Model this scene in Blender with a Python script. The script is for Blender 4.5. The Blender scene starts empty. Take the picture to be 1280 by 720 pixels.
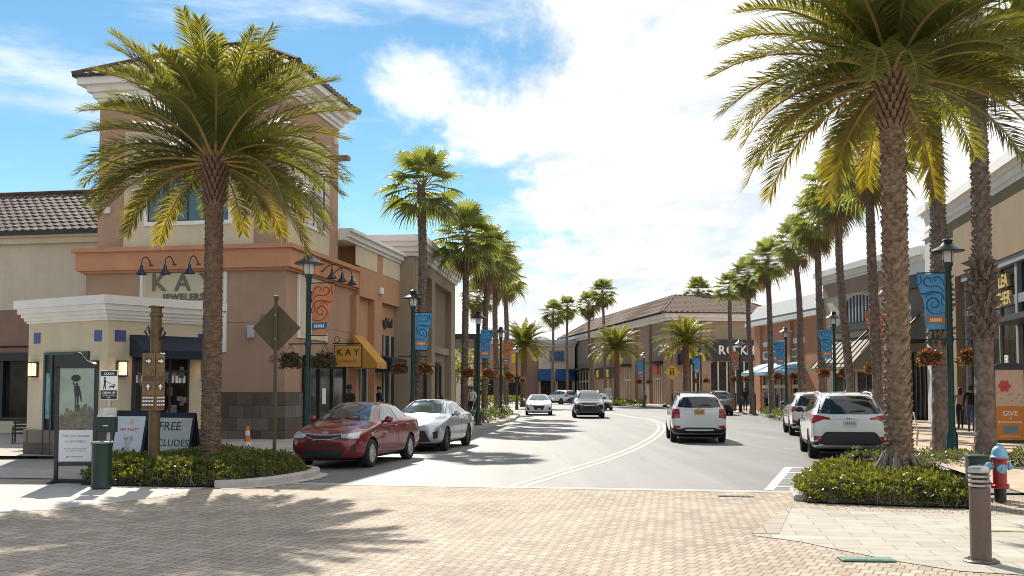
import bpy, bmesh, math, random
from mathutils import Vector, Matrix
from mathutils.bvhtree import BVHTree
R = math.radians
PI = math.pi
sc = bpy.context.scene
col = sc.collection
random.seed(7)

# ------------------------------------------------------------------ camera
F = 1245.0; CAMZ = 1.7; PIT = R(2.9); SHY = 0.05
cam_d = bpy.data.cameras.new('camera'); cam = bpy.data.objects.new('camera', cam_d)
col.objects.link(cam); sc.camera = cam
cam_d.sensor_width = 36; cam_d.lens = 36 * F / 1280
cam_d.shift_y = SHY; cam_d.clip_start = .1; cam_d.clip_end = 3000
cam.location = (0, 0, CAMZ); cam.rotation_euler = (R(90) + PIT, 0, 0)
sp, cp = math.sin(PIT), math.cos(PIT)
def ray(px, py):
    u = (px - 640) / F; v = (360 - py) / F + SHY * 1280 / F
    return Vector((u, cp - v * sp, sp + v * cp))
def G(px, py, z=0.0):                 # where the sight line meets the level z
    d = ray(px, py); k = (z - CAMZ) / d.z
    return Vector((d.x * k, d.y * k, z))
def ZAT(py, Y):
    d = ray(640, py); return CAMZ + d.z / d.y * Y
def hit(px, P, d):                    # distance along a ground line P + k d at image column px
    u = (px - 640) / F
    return (u * P[1] - P[0]) / (d[0] - u * d[1])
A = R(10.0)
SA, CA = math.sin(A), math.cos(A)
def ST(s, t, z=0.0):                  # street coordinates: s along, t to the right
    return Vector((s * SA + t * CA, s * CA - t * SA, z))

# ------------------------------------------------------------------ materials
def new_mat(name):
    m = bpy.data.materials.new(name); m.use_nodes = True
    nt = m.node_tree; b = nt.nodes['Principled BSDF']
    return m, nt, b
def N(nt, t, **kw):
    n = nt.nodes.new(t)
    for k, v in kw.items():
        if k in n.inputs: n.inputs[k].default_value = v
        else: setattr(n, k, v)
    return n
def c4(c): return (c[0], c[1], c[2], 1)
def M(name, c, rough=.75, metal=0., var=.12, scale=2.5, bump=0., bscale=80., spec=.5, emit=0., coat=0., c2=None):
    m, nt, b = new_mat(name)
    b.inputs['Roughness'].default_value = rough
    b.inputs['Metallic'].default_value = metal
    b.inputs['Specular IOR Level'].default_value = spec
    if coat: b.inputs['Coat Weight'].default_value = coat; b.inputs['Coat Roughness'].default_value = .04
    if emit:
        b.inputs['Emission Color'].default_value = c4(c); b.inputs['Emission Strength'].default_value = emit
    tc = N(nt, 'ShaderNodeTexCoord')
    if var:
        nz = N(nt, 'ShaderNodeTexNoise', Scale=scale, Detail=6., Roughness=.65)
        nt.links.new(tc.outputs['Object'], nz.inputs['Vector'])
        rp = N(nt, 'ShaderNodeValToRGB')
        d = c2 if c2 else tuple(x * (1 - var) for x in c)
        e = c if c2 else tuple(min(1, x * (1 + var)) for x in c)
        rp.color_ramp.elements[0].position = .32; rp.color_ramp.elements[1].position = .68
        rp.color_ramp.elements[0].color = c4(d); rp.color_ramp.elements[1].color = c4(e)
        nt.links.new(nz.outputs['Fac'], rp.inputs['Fac'])
        nt.links.new(rp.outputs['Color'], b.inputs['Base Color'])
    else: b.inputs['Base Color'].default_value = c4(c)
    if bump:
        n2 = N(nt, 'ShaderNodeTexNoise', Scale=bscale, Detail=4.)
        nt.links.new(tc.outputs['Object'], n2.inputs['Vector'])
        bp = N(nt, 'ShaderNodeBump', Strength=bump, Distance=.02)
        nt.links.new(n2.outputs['Fac'], bp.inputs['Height']); nt.links.new(bp.outputs['Normal'], b.inputs['Normal'])
    return m
def stucco(name, c):
    m = M(name, c, rough=.92, var=.08, scale=.8, bump=.35, bscale=55, spec=.2)
    nt = m.node_tree; b = nt.nodes['Principled BSDF']; tc = [n for n in nt.nodes if n.type == 'TEX_COORD'][0]
    mp = N(nt, 'ShaderNodeMapping'); mp.inputs['Scale'].default_value = (2.2, 2.2, .18); nt.links.new(tc.outputs['Object'], mp.inputs[0])
    nz = N(nt, 'ShaderNodeTexNoise', Scale=1.6, Detail=5., Roughness=.7); nt.links.new(mp.outputs[0], nz.inputs['Vector'])   # rain streaks
    mr = N(nt, 'ShaderNodeMapRange'); mr.inputs[1].default_value = .52; mr.inputs[2].default_value = .75; mr.inputs[3].default_value = 1.; mr.inputs[4].default_value = .91
    nt.links.new(nz.outputs['Fac'], mr.inputs[0])
    mu = N(nt, 'ShaderNodeMix', data_type='RGBA', blend_type='MULTIPLY'); mu.inputs[0].default_value = 1
    src = b.inputs['Base Color'].links[0].from_socket
    nt.links.new(src, mu.inputs[6]); nt.links.new(mr.outputs[0], mu.inputs[7]); nt.links.new(mu.outputs[2], b.inputs['Base Color'])
    return m
def leafmat(name, c, tr, mix=.4, rough=.45, var=.35, scale=1.2):
    m, nt, b = new_mat(name)
    tc = N(nt, 'ShaderNodeTexCoord'); nz = N(nt, 'ShaderNodeTexNoise', Scale=scale, Detail=3.)
    nt.links.new(tc.outputs['Object'], nz.inputs['Vector'])
    def ramp(cc):
        rp = N(nt, 'ShaderNodeValToRGB'); e = rp.color_ramp.elements
        e[0].position = .3; e[1].position = .7
        e[0].color = c4([x * (1 - var) for x in cc]); e[1].color = c4([min(1, x * (1 + var)) for x in cc])
        nt.links.new(nz.outputs['Fac'], rp.inputs['Fac']); return rp.outputs['Color']
    nt.links.new(ramp(c), b.inputs['Base Color']); b.inputs['Roughness'].default_value = rough
    t = N(nt, 'ShaderNodeBsdfTranslucent'); nt.links.new(ramp(tr), t.inputs['Color'])
    mx = N(nt, 'ShaderNodeMixShader', Fac=mix)
    nt.links.new(b.outputs[0], mx.inputs[1]); nt.links.new(t.outputs[0], mx.inputs[2])
    nt.links.new(mx.outputs[0], nt.nodes['Material Output'].inputs['Surface'])
    return m
def brickmat(name, c1, c2, mortar, bw, rh, ms, rot=0., rough=.85, bump=.5, stain=.25, vertical=False, offset=.5):
    m, nt, b = new_mat(name)
    tc = N(nt, 'ShaderNodeTexCoord'); mp = N(nt, 'ShaderNodeMapping')
    if vertical:                       # use x+y for the run and z for the rows of an upright wall
        sx = N(nt, 'ShaderNodeSeparateXYZ'); nt.links.new(tc.outputs['Object'], sx.inputs[0])
        ad = N(nt, 'ShaderNodeMath', operation='ADD'); nt.links.new(sx.outputs[0], ad.inputs[0]); nt.links.new(sx.outputs[1], ad.inputs[1])
        cb = N(nt, 'ShaderNodeCombineXYZ'); nt.links.new(ad.outputs[0], cb.inputs[0]); nt.links.new(sx.outputs[2], cb.inputs[1])
        nt.links.new(cb.outputs[0], mp.inputs['Vector'])
    else: nt.links.new(tc.outputs['Object'], mp.inputs['Vector'])
    mp.inputs['Rotation'].default_value = (0, 0, rot)
    br = N(nt, 'ShaderNodeTexBrick'); br.offset = offset
    br.inputs['Color1'].default_value = c4(c1); br.inputs['Color2'].default_value = c4(c2); br.inputs['Mortar'].default_value = c4(mortar)
    br.inputs['Scale'].default_value = 1; br.inputs['Mortar Size'].default_value = ms
    br.inputs['Brick Width'].default_value = bw; br.inputs['Row Height'].default_value = rh
    br.inputs['Mortar Smooth'].default_value = .2
    nt.links.new(mp.outputs[0], br.inputs['Vector'])
    nz = N(nt, 'ShaderNodeTexNoise', Scale=.6, Detail=6., Roughness=.7); nt.links.new(tc.outputs['Object'], nz.inputs['Vector'])
    mr = N(nt, 'ShaderNodeMapRange'); mr.inputs[1].default_value = .3; mr.inputs[2].default_value = .7
    mr.inputs[3].default_value = 1 - stain; mr.inputs[4].default_value = 1 + stain * .5
    nt.links.new(nz.outputs['Fac'], mr.inputs[0])
    mu = N(nt, 'ShaderNodeMix', data_type='RGBA', blend_type='MULTIPLY'); mu.inputs[0].default_value = 1
    nt.links.new(br.outputs['Color'], mu.inputs[6]); nt.links.new(mr.outputs[0], mu.inputs[7])
    nt.links.new(mu.outputs[2], b.inputs['Base Color'])
    b.inputs['Roughness'].default_value = rough; b.inputs['Specular IOR Level'].default_value = .35
    iv = N(nt, 'ShaderNodeMath', operation='SUBTRACT'); iv.inputs[0].default_value = 1; nt.links.new(br.outputs['Fac'], iv.inputs[1])
    n2 = N(nt, 'ShaderNodeTexNoise', Scale=50., Detail=3.); nt.links.new(tc.outputs['Object'], n2.inputs['Vector'])
    a2 = N(nt, 'ShaderNodeMath', operation='MULTIPLY_ADD'); a2.inputs[1].default_value = .4
    nt.links.new(n2.outputs['Fac'], a2.inputs[0]); nt.links.new(iv.outputs[0], a2.inputs[2])
    bp = N(nt, 'ShaderNodeBump', Strength=bump, Distance=.006); nt.links.new(a2.outputs[0], bp.inputs['Height'])
    nt.links.new(bp.outputs['Normal'], b.inputs['Normal'])
    return m

MT = {}
MT['stucco_tan'] = stucco('stucco_tan', (.40, .255, .178))
MT['stucco_rust'] = stucco('stucco_rust', (.45, .25, .145))
MT['stucco_brown'] = stucco('stucco_brown', (.27, .165, .125))
MT['stucco_cream'] = stucco('stucco_cream', (.60, .51, .37))
MT['stucco_pale'] = stucco('stucco_pale', (.58, .50, .39))
MT['stucco_orange'] = stucco('stucco_orange', (.52, .255, .145))
MT['stucco_mocha'] = stucco('stucco_mocha', (.35, .245, .175))
MT['stucco_taupe'] = stucco('stucco_taupe', (.31, .25, .18))
MT['stucco_taupe_dark'] = stucco('stucco_taupe_dark', (.22, .175, .135))
MT['stucco_khaki'] = stucco('stucco_khaki', (.25, .19, .12))
MT['trim_white'] = M('trim_white', (.74, .72, .69), rough=.8, var=.06, scale=1.5, bump=.1, bscale=30)
MT['trim_grey'] = M('trim_grey', (.42, .43, .44), rough=.7, var=.06)
MT['roof_metal_grey'] = M('roof_metal_grey', (.22, .235, .255), rough=.75, var=.08, spec=.3)
def tilemat():
    m, nt, b = new_mat('roof_tile')
    tc = N(nt, 'ShaderNodeTexCoord'); vo = N(nt, 'ShaderNodeTexVoronoi', Scale=2.6)
    nt.links.new(tc.outputs['Object'], vo.inputs['Vector'])
    rp = N(nt, 'ShaderNodeValToRGB'); e = rp.color_ramp.elements
    e[0].color = (.045, .027, .024, 1); e[1].color = (.11, .065, .05, 1)
    x = e.new(.5); x.color = (.09, .065, .058, 1)
    sx = N(nt, 'ShaderNodeSeparateColor'); nt.links.new(vo.outputs['Color'], sx.inputs[0])
    nt.links.new(sx.outputs[0], rp.inputs['Fac']); nt.links.new(rp.outputs['Color'], b.inputs['Base Color'])
    b.inputs['Roughness'].default_value = .78; b.inputs['Specular IOR Level'].default_value = .3
    return m
MT['roof_tile'] = tilemat()
MT['roof_tile_far'] = M('roof_tile_far', (.13, .088, .065), rough=.9, spec=.2, var=.25, scale=3)
MT['stone_base'] = brickmat('stone_base', (.095, .068, .055), (.20, .16, .135), (.07, .06, .05), .55, .40, .012, vertical=True, rough=.7, bump=.4)
MT['glass_dark'] = M('glass_dark', (.015, .019, .022), rough=.04, var=0, spec=.8)
MT['glass_sky'] = M('glass_sky', (.06, .085, .09), rough=.04, var=0, spec=1., coat=.5)
MT['glass_store'] = M('glass_store', (.028, .024, .021), rough=.10, var=.7, scale=1.4, spec=.13)
MT['frame_dark'] = M('frame_dark', (.022, .022, .024), rough=.45, var=.1)
MT['frame_grey'] = M('frame_grey', (.22, .23, .24), rough=.5, var=.05)
MT['steel_green'] = M('steel_green', (.006, .050, .048), rough=.38, var=.15, scale=6)
MT['blue_enamel'] = M('blue_enamel', (.012, .024, .065), rough=.3, var=.1)
MT['lamp_glass'] = M('lamp_glass', (.75, .72, .66), rough=.25, var=.05)
MT['black_iron'] = M('black_iron', (.015, .015, .016), rough=.45, var=.1)
MT['tile_blue'] = M('tile_blue', (.03, .045, .22), rough=.25, var=.4, scale=14)
MT['lamp_lit'] = M('lamp_lit', (1., .62, .26), rough=.5, var=0, emit=1.6)
MT['awning_navy'] = M('awning_navy', (.012, .018, .035), rough=.85, var=.15)
MT['awning_gold'] = M('awning_gold', (.50, .27, .05), rough=.85, var=.1)
MT['awning_sky'] = M('awning_sky', (.36, .52, .62), rough=.8, var=.05)
MT['awning_blue'] = M('awning_blue', (.015, .075, .20), rough=.8, var=.08)
MT['awning_khaki'] = M('awning_khaki', (.23, .20, .14), rough=.75, var=.05)
MT['sign_gold'] = M('sign_gold', (.55, .29, .05), rough=.6, var=.05)
MT['letter_olive'] = M('letter_olive', (.13, .13, .085), rough=.5, var=.1, scale=9)
MT['letter_dark'] = M('letter_dark', (.02, .025, .035), rough=.5, var=0)
MT['letter_white'] = M('letter_white', (.78, .77, .74), rough=.5, var=0)
MT['letter_brown'] = M('letter_brown', (.08, .04, .02), rough=.5, var=0)
MT['letter_red'] = M('letter_red', (.62, .08, .05), rough=.6, var=0)
MT['letter_grey'] = M('letter_grey', (.18, .19, .21), rough=.6, var=0)
MT['letter_gold'] = M('letter_gold', (.60, .46, .18), rough=.35, var=0, metal=.3)
MT['letter_yellow'] = M('letter_yellow', (.70, .50, .03), rough=.5, var=0)
MT['trunk_date'] = M('trunk_date', (.36, .25, .17), rough=.95, var=.4, scale=9, c2=(.13, .08, .05), bump=.5, bscale=40)
MT['trunk_date_grey'] = M('trunk_date_grey', (.23, .15, .10), rough=.95, var=.4, scale=9, c2=(.11, .07, .048), bump=.5, bscale=40)
MT['trunk_fan'] = M('trunk_fan', (.29, .22, .175), rough=.95, var=.4, scale=8, c2=(.10, .07, .055), bump=.5, bscale=40)
MT['trunk_smooth'] = M('trunk_smooth', (.26, .215, .17), rough=.95, var=.3, scale=5, bump=.6, bscale=25)
MT['date_leaf'] = leafmat('date_leaf', (.078, .108, .040), (.39, .36, .03), mix=.36, var=.35, scale=1.0)
MT['fan_leaf'] = leafmat('fan_leaf', (.09, .118, .045), (.36, .38, .05), mix=.40, var=.3, scale=1.5)
MT['date_leaf_old'] = leafmat('date_leaf_old', (.15, .145, .03), (.50, .38, .02), mix=.40, var=.35, scale=1.0)
MT['fan_leaf_dead'] = leafmat('fan_leaf_dead', (.22, .15, .08), (.3, .2, .08), mix=.25, var=.3, scale=1.5)
MT['rachis'] = M('rachis', (.30, .20, .06), rough=.6, var=.2)
MT['hedge_leaf'] = leafmat('hedge_leaf', (.065, .085, .016), (.29, .29, .02), mix=.34, var=.5, scale=6, rough=.35)
MT['shrub_leaf'] = leafmat('shrub_leaf', (.07, .10, .03), (.25, .27, .06), mix=.3, var=.4, scale=6)
MT['basket_leaf'] = leafmat('basket_leaf', (.05, .055, .02), (.14, .13, .03), mix=.3, var=.5, scale=9)
MT['flower_orange'] = leafmat('flower_orange', (.62, .13, .05), (.7, .2, .05), mix=.35, var=.3, scale=9)
MT['flower_pink'] = leafmat('flower_pink', (.30, .10, .08), (.4, .15, .1), mix=.3, var=.4, scale=9)
MT['flower_white'] = leafmat('flower_white', (.55, .55, .45), (.5, .5, .35), mix=.3, var=.2, scale=9)
MT['soil'] = M('soil', (.045, .03, .02), rough=1, var=.4, scale=8, bump=.8, bscale=20)
MT['basket_liner'] = M('basket_liner', (.07, .045, .025), rough=1, var=.4, scale=20)
MT['concrete'] = M('concrete', (.46, .43, .39), rough=.9, var=.12, scale=1.2, bump=.25, bscale=60)
MT['kerb'] = M('kerb', (.42, .39, .35), rough=.9, var=.18, scale=2.5, bump=.3, bscale=50)
MT['paint_cream'] = M('paint_cream', (.68, .57, .37), rough=.75, var=.12, scale=5)
MT['paint_white'] = M('paint_white', (.72, .72, .70), rough=.75, var=.15, scale=6)
MT['rubber'] = M('rubber', (.018, .018, .018), rough=.85, var=.2, scale=20)
MT['alloy'] = M('alloy', (.62, .62, .63), rough=.35, metal=.6, var=0)
MT['alloy_dark'] = M('alloy_dark', (.10, .10, .105), rough=.35, metal=.8, var=0)
MT['chrome'] = M('chrome', (.68, .68, .68), rough=.12, metal=1, var=0)
MT['plastic_black'] = M('plastic_black', (.018, .018, .02), rough=.55, var=.1, scale=10)
MT['lens_red'] = M('lens_red', (.36, .012, .015), rough=.12, var=0, coat=.6)
MT['lens_clear'] = M('lens_clear', (.42, .44, .46), rough=.08, var=.35, scale=22, coat=1., metal=.3)
MT['plate_yellow'] = M('plate_yellow', (.55, .30, .03), rough=.5, var=.1, scale=30)
MT['plate_white'] = M('plate_white', (.60, .60, .58), rough=.5, var=.2, scale=40)
MT['skin'] = M('skin', (.35, .20, .14), rough=.6, var=.05)
MT['skin_dark'] = M('skin_dark', (.10, .055, .038), rough=.6, var=.05)
MT['hair_dark'] = M('hair_dark', (.015, .012, .01), rough=.6, var=.2)
MT['hair_blond'] = M('hair_blond', (.42, .30, .14), rough=.6, var=.2)
def cloth(n, c): MT[n] = M(n, c, rough=.9, var=.15, scale=10); return MT[n]
cloth('cloth_black', (.012, .012, .014)); cloth('cloth_denim', (.05, .09, .16)); cloth('cloth_grey', (.22, .21, .21))
cloth('cloth_pink', (.42, .20, .20)); cloth('cloth_white', (.62, .62, .60)); cloth('cloth_navy', (.02, .025, .05)); cloth('cloth_khaki', (.30, .23, .14))

# ------------------------------------------------------------------ mesh builder
class MB:
    def __init__(s): s.v = []; s.f = []; s.m = []; s.ch = []; s.T = Matrix.Identity(4); s.mi = 0
    def add(s, vs, fs):
        o = len(s.v); T = s.T; s.ch.append((o, len(vs), len(s.f), len(fs)))
        s.v += [tuple(T @ Vector(p)) for p in vs]
        s.f += [tuple(i + o for i in f) for f in fs]; s.m += [s.mi] * len(fs); return s
    def box(s, x0, x1, y0, y1, z0, z1):
        v = [(x0,y0,z0),(x1,y0,z0),(x1,y1,z0),(x0,y1,z0),(x0,y0,z1),(x1,y0,z1),(x1,y1,z1),(x0,y1,z1)]
        return s.add(v, [(3,2,1,0),(4,5,6,7),(0,1,5,4),(1,2,6,5),(2,3,7,6),(3,0,4,7)])
    def bbox(s, x0, x1, y0, y1, z0, z1, b=.01, seg=2):
        bm = bmesh.new(); bmesh.ops.create_cube(bm, size=1)
        for v in bm.verts: v.co = Vector(((x0+x1)/2 + v.co.x*(x1-x0), (y0+y1)/2 + v.co.y*(y1-y0), (z0+z1)/2 + v.co.z*(z1-z0)))
        bmesh.ops.bevel(bm, geom=bm.edges[:], offset=b, segments=seg, affect='EDGES', profile=.5)
        return s.bm(bm)
    def bm(s, bm):
        bm.verts.index_update()
        s.add([v.co[:] for v in bm.verts], [[v.index for v in f.verts] for f in bm.faces]); bm.free(); return s
    def prism(s, poly, z0, z1, cap=True):
        n = len(poly); v = [(p[0], p[1], z0) for p in poly] + [(p[0], p[1], z1) for p in poly]
        f = [(i, (i+1) % n, (i+1) % n + n, i + n) for i in range(n)]
        if cap: f += [tuple(range(n-1, -1, -1)), tuple(range(n, 2*n))]
        return s.add(v, f)
    def extr(s, prof, axis, a0, a1):   # 2-D profile swept along an axis: 'x' takes (y,z), 'y' takes (x,z)
        n = len(prof)
        P = (lambda p, a: (a, p[0], p[1])) if axis == 'x' else (lambda p, a: (p[0], a, p[1]))
        v = [P(p, a0) for p in prof] + [P(p, a1) for p in prof]
        f = [(i, (i+1) % n, (i+1) % n + n, i + n) for i in range(n)] + [tuple(range(n-1, -1, -1)), tuple(range(n, 2*n))]
        return s.add(v, f)
    def quad(s, a, b, c, d): return s.add([a, b, c, d], [(0,1,2,3)])
    def lathe(s, prof, n=16, cx=0, cy=0):
        v = []; f = []
        for r, z in prof: v += [(cx + r*math.cos(2*PI*i/n), cy + r*math.sin(2*PI*i/n), z) for i in range(n)]
        for j in range(len(prof)-1):
            for i in range(n): f.append((j*n+i, j*n+(i+1)%n, (j+1)*n+(i+1)%n, (j+1)*n+i))
        f.append(tuple(range(n-1, -1, -1))); k = (len(prof)-1)*n; f.append(tuple(range(k, k+n)))
        return s.add(v, f)
    def tube(s, pts, r, n=8, cap=True):
        pts = [Vector(p) for p in pts]; k = len(pts)
        rr = r if isinstance(r, (list, tuple)) else [r]*k
        v = []; f = []; up = None
        for j, p in enumerate(pts):
            d = (pts[min(j+1, k-1)] - pts[max(j-1, 0)]).normalized()
            if up is None: up = Vector((0,0,1)) if abs(d.z) < .9 else Vector((1,0,0))
            a = d.cross(up).normalized(); b = a.cross(d).normalized(); up = b
            for i in range(n):
                t = 2*PI*i/n; v.append(tuple(p + rr[j]*(a*math.cos(t) + b*math.sin(t))))
        for j in range(k-1):
            for i in range(n): f.append((j*n+i, j*n+(i+1)%n, (j+1)*n+(i+1)%n, (j+1)*n+i))
        if cap: f.append(tuple(range(n-1,-1,-1))); f.append(tuple(range((k-1)*n, k*n)))
        return s.add(v, f)
    def ball(s, c, r, n=10, m=7, sq=(1,1,1)):
        prof = []
        v = []; f = []
        for j in range(m+1):
            th = PI*j/m
            for i in range(n):
                ph = 2*PI*i/n; v.append((c[0]+sq[0]*r*math.sin(th)*math.cos(ph), c[1]+sq[1]*r*math.sin(th)*math.sin(ph), c[2]+sq[2]*r*math.cos(th)))
        for j in range(m):
            for i in range(n): f.append((j*n+i, (j+1)*n+i, (j+1)*n+(i+1)%n, j*n+(i+1)%n))
        return s.add(v, f)
    def text(s, body, size, T, ext=.012, align='CENTER', bold=0., space=1.):
        cu = bpy.data.curves.new('t', 'FONT'); cu.body = body; cu.size = size; cu.extrude = ext
        cu.align_x = align; cu.offset = bold; cu.space_character = space; cu.resolution_u = 3
        o = bpy.data.objects.new('t', cu); col.objects.link(o)
        dg = bpy.context.evaluated_depsgraph_get(); me = bpy.data.meshes.new_from_object(o.evaluated_get(dg))
        s.add([T @ v.co for v in me.vertices], [tuple(p.vertices) for p in me.polygons])
        bpy.data.objects.remove(o); bpy.data.curves.remove(cu); bpy.data.meshes.remove(me); return s
    def build(s, name, mats, parent=None, smooth=None, loc=None, rot=0., fix=False):
        me = bpy.data.meshes.new(name); me.from_pydata(s.v, [], s.f)
        if not isinstance(mats, (list, tuple)): mats = [mats]
        for m in mats: me.materials.append(MT[m] if isinstance(m, str) else m)
        if len(mats) > 1: me.polygons.foreach_set('material_index', s.m)
        if fix:
            bm = bmesh.new(); bm.from_mesh(me); bmesh.ops.recalc_face_normals(bm, faces=bm.faces[:]); bm.to_mesh(me); bm.free()
        if smooth is not None:
            me.polygons.foreach_set('use_smooth', [True]*len(me.polygons))
            if smooth < 170: me.set_sharp_from_angle(angle=R(smooth))
        me.update()
        o = bpy.data.objects.new(name, me); col.objects.link(o)
        if parent is not None: o.parent = parent
        if loc is not None: o.location = loc
        o.rotation_euler.z = rot
        return o
    def sub(s, idx):                   # a builder holding only the chosen shapes
        r = MB()
        for k in idx:
            o, nv, fo, nf = s.ch[k]; q = len(r.v)
            r.v += s.v[o:o+nv]; r.f += [tuple(i - o + q for i in f) for f in s.f[fo:fo+nf]]; r.m += [0]*nf
        return r
    def each(s, name, mat, parent):    # every shape its own part
        return [s.sub([k]).build(name, mat, parent) for k in range(len(s.ch))]
    def frames(s, name, mat, hosts):   # the bars of several windows, each window's bars under its own pane
        g = {}
        for k, (o, nv, fo, nf) in enumerate(s.ch):
            c = sum((Vector(p) for p in s.v[o:o+nv]), Vector())/nv
            def dist(h):
                q = [max(0, min(v.co[i] for v in h.data.vertices)-c[i], c[i]-max(v.co[i] for v in h.data.vertices)) for i in range(3)]
                return sum(x*x for x in q)
            j = min(range(len(hosts)), key=lambda i: dist(hosts[i])); g.setdefault(j, []).append(k)
        for j, ks in g.items(): s.sub(ks).build(name, mat, hosts[j])
def TXT(x, y, z, face='-y'):           # frame for lettering: the side it is read from
    if face == '-y': r = Matrix.Rotation(R(90), 4, 'X')
    elif face == '+x': r = Matrix.Rotation(R(90), 4, 'Z') @ Matrix.Rotation(R(90), 4, 'X')
    elif face == '-x': r = Matrix.Rotation(R(-90), 4, 'Z') @ Matrix.Rotation(R(90), 4, 'X')
    elif face == '+y': r = Matrix.Rotation(R(180), 4, 'Z') @ Matrix.Rotation(R(90), 4, 'X')
    return Matrix.Translation((x, y, z)) @ r
def tag(o, label=None, cat=None, group=None, kind=None):
    if label: o['label'] = label
    if cat: o['category'] = cat
    if group: o['group'] = group
    if kind: o['kind'] = kind
    return o
def empty(name, loc, rz=0., label=None, cat=None, group=None):
    o = bpy.data.objects.new(name, None); col.objects.link(o); o.empty_display_size = .2
    o.location = loc; o.rotation_euler.z = rz
    return tag(o, label, cat, group)
KIDS = {}
def dup(o, loc=None, rz=None, label=None, group=None, parent=None):
    c = o.copy(); col.objects.link(c)
    if parent is not None: c.parent = parent
    if loc is not None: c.location = loc
    if rz is not None: c.rotation_euler.z = rz
    if label: c['label'] = label
    if group: c['group'] = group
    for ch in [x for x in list(bpy.data.objects) if x.parent == o]: dup(ch, parent=c)
    return c
def structure(o): o['kind'] = 'structure'; return o
# ------------------------------------------------------------------ world and sun
SUN_AZ, SUN_EL = R(14), R(40)          # azimuth counted from +Y towards -X
w = bpy.data.worlds.new('World'); sc.world = w; w.use_nodes = True
nt = w.node_tree; bg = nt.nodes['Background']; bg.inputs['Strength'].default_value = .068
sky = N(nt, 'ShaderNodeTexSky'); sky.sky_type = 'NISHITA'; sky.sun_disc = False
sky.sun_elevation = SUN_EL; sky.sun_rotation = -SUN_AZ; sky.air_density = 1.0; sky.dust_density = .05; sky.ozone_density = 3.0
tc = N(nt, 'ShaderNodeTexCoord'); sx = N(nt, 'ShaderNodeSeparateXYZ'); nt.links.new(tc.outputs['Generated'], sx.inputs[0])
def mth(op, a, b=None, c=None):
    n = N(nt, 'ShaderNodeMath', operation=op)
    for i, q in enumerate((a, b, c)):
        if q is None: continue
        if isinstance(q, (int, float)): n.inputs[i].default_value = q
        else: nt.links.new(q, n.inputs[i])
    return n.outputs[0]
def mapr(x, a, b, c, d, smooth=True):
    n = N(nt, 'ShaderNodeMapRange'); n.interpolation_type = 'SMOOTHSTEP' if smooth else 'LINEAR'
    for i, q in enumerate((a, b, c, d)): n.inputs[i+1].default_value = q
    nt.links.new(x, n.inputs[0]); return n.outputs[0]
X, Y, Z = sx.outputs
az = mth('ARCTAN2', X, Y); el = mth('ARCSINE', Z)     # radians
zz = mth('ADD', mth('MAXIMUM', Z, 0.), .10)
cb = N(nt, 'ShaderNodeCombineXYZ'); nt.links.new(mth('DIVIDE', X, zz), cb.inputs[0]); nt.links.new(mth('DIVIDE', Y, zz), cb.inputs[1])
def noise(vec, scale, detail=7., rough=.6, stretch=None, off=(0, 0, 0), rot=0.):
    mp = N(nt, 'ShaderNodeMapping'); nt.links.new(vec, mp.inputs['Vector'])
    mp.inputs['Location'].default_value = off; mp.inputs['Rotation'].default_value = (0, 0, rot)
    if stretch: mp.inputs['Scale'].default_value = stretch
    n = N(nt, 'ShaderNodeTexNoise', Scale=scale, Detail=detail, Roughness=rough, Distortion=.25); nt.links.new(mp.outputs[0], n.inputs['Vector'])
    return n.outputs['Fac']
big = noise(cb.outputs[0], .75, 8., .62, (1, .8, 1), (3.1, 1.7, 0))
fine = noise(cb.outputs[0], 2.6, 7., .65, (1, .55, 1), (8.2, 4.4, 0))
# a cloud bank fills the right of the view; its ragged edge leans left towards the horizon
edge = mth('ADD', az, mth('ADD', mth('MULTIPLY', mth('SUBTRACT', big, .5), .62), mth('MULTIPLY', mth('SUBTRACT', fine, .5), .28)))
bank = mapr(edge, -.10, .005, 0., 1.)
gap = mapr(mth('ADD', mth('MULTIPLY', big, .6), mth('MULTIPLY', fine, .4)), .30, .46, .0, 1.)
bank = mth('MULTIPLY', bank, mth('ADD', mth('MULTIPLY', gap, .55), .45))
cbw = N(nt, 'ShaderNodeCombineXYZ'); nt.links.new(az, cbw.inputs[0]); nt.links.new(el, cbw.inputs[1])
wisp = noise(cbw.outputs[0], 3.2, 8., .62, (1, 4.2, 1), (1.3, .2, 0), rot=R(-8))
wisp = mapr(wisp, .46, .80, 0., .8)
low = mapr(el, .0, .20, .62, 0.)       # brightening towards the horizon
cl = mth('MAXIMUM', bank, mth('MAXIMUM', wisp, low))
shade = mapr(mth('ADD', mth('MULTIPLY', fine, .7), mth('MULTIPLY', big, .3)), .38, .56, .2, 1.)
ccol = N(nt, 'ShaderNodeMix', data_type='RGBA')
ccol.inputs[6].default_value = (6.0, 6.6, 7.3, 1); ccol.inputs[7].default_value = (10.8, 10.8, 10.7, 1)
nt.links.new(shade, ccol.inputs[0])
hs = N(nt, 'ShaderNodeHueSaturation', Saturation=1.14, Value=1.0); tn = N(nt, 'ShaderNodeMix', data_type='RGBA', blend_type='MULTIPLY'); tn.inputs[0].default_value = 1; tn.inputs[7].default_value = (1.0, 1.10, 1.0, 1)
nt.links.new(sky.outputs[0], tn.inputs[6]); nt.links.new(tn.outputs[2], hs.inputs['Color'])
mx = N(nt, 'ShaderNodeMix', data_type='RGBA'); nt.links.new(cl, mx.inputs[0]); nt.links.new(hs.outputs[0], mx.inputs[6]); nt.links.new(ccol.outputs[2], mx.inputs[7])
nt.links.new(mx.outputs[2], bg.inputs['Color'])
sd = bpy.data.lights.new('sun', 'SUN'); so = bpy.data.objects.new('sun', sd); col.objects.link(so)
sd.energy = 4.1; sd.angle = R(.53); sd.color = (1., .93, .82)
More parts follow.
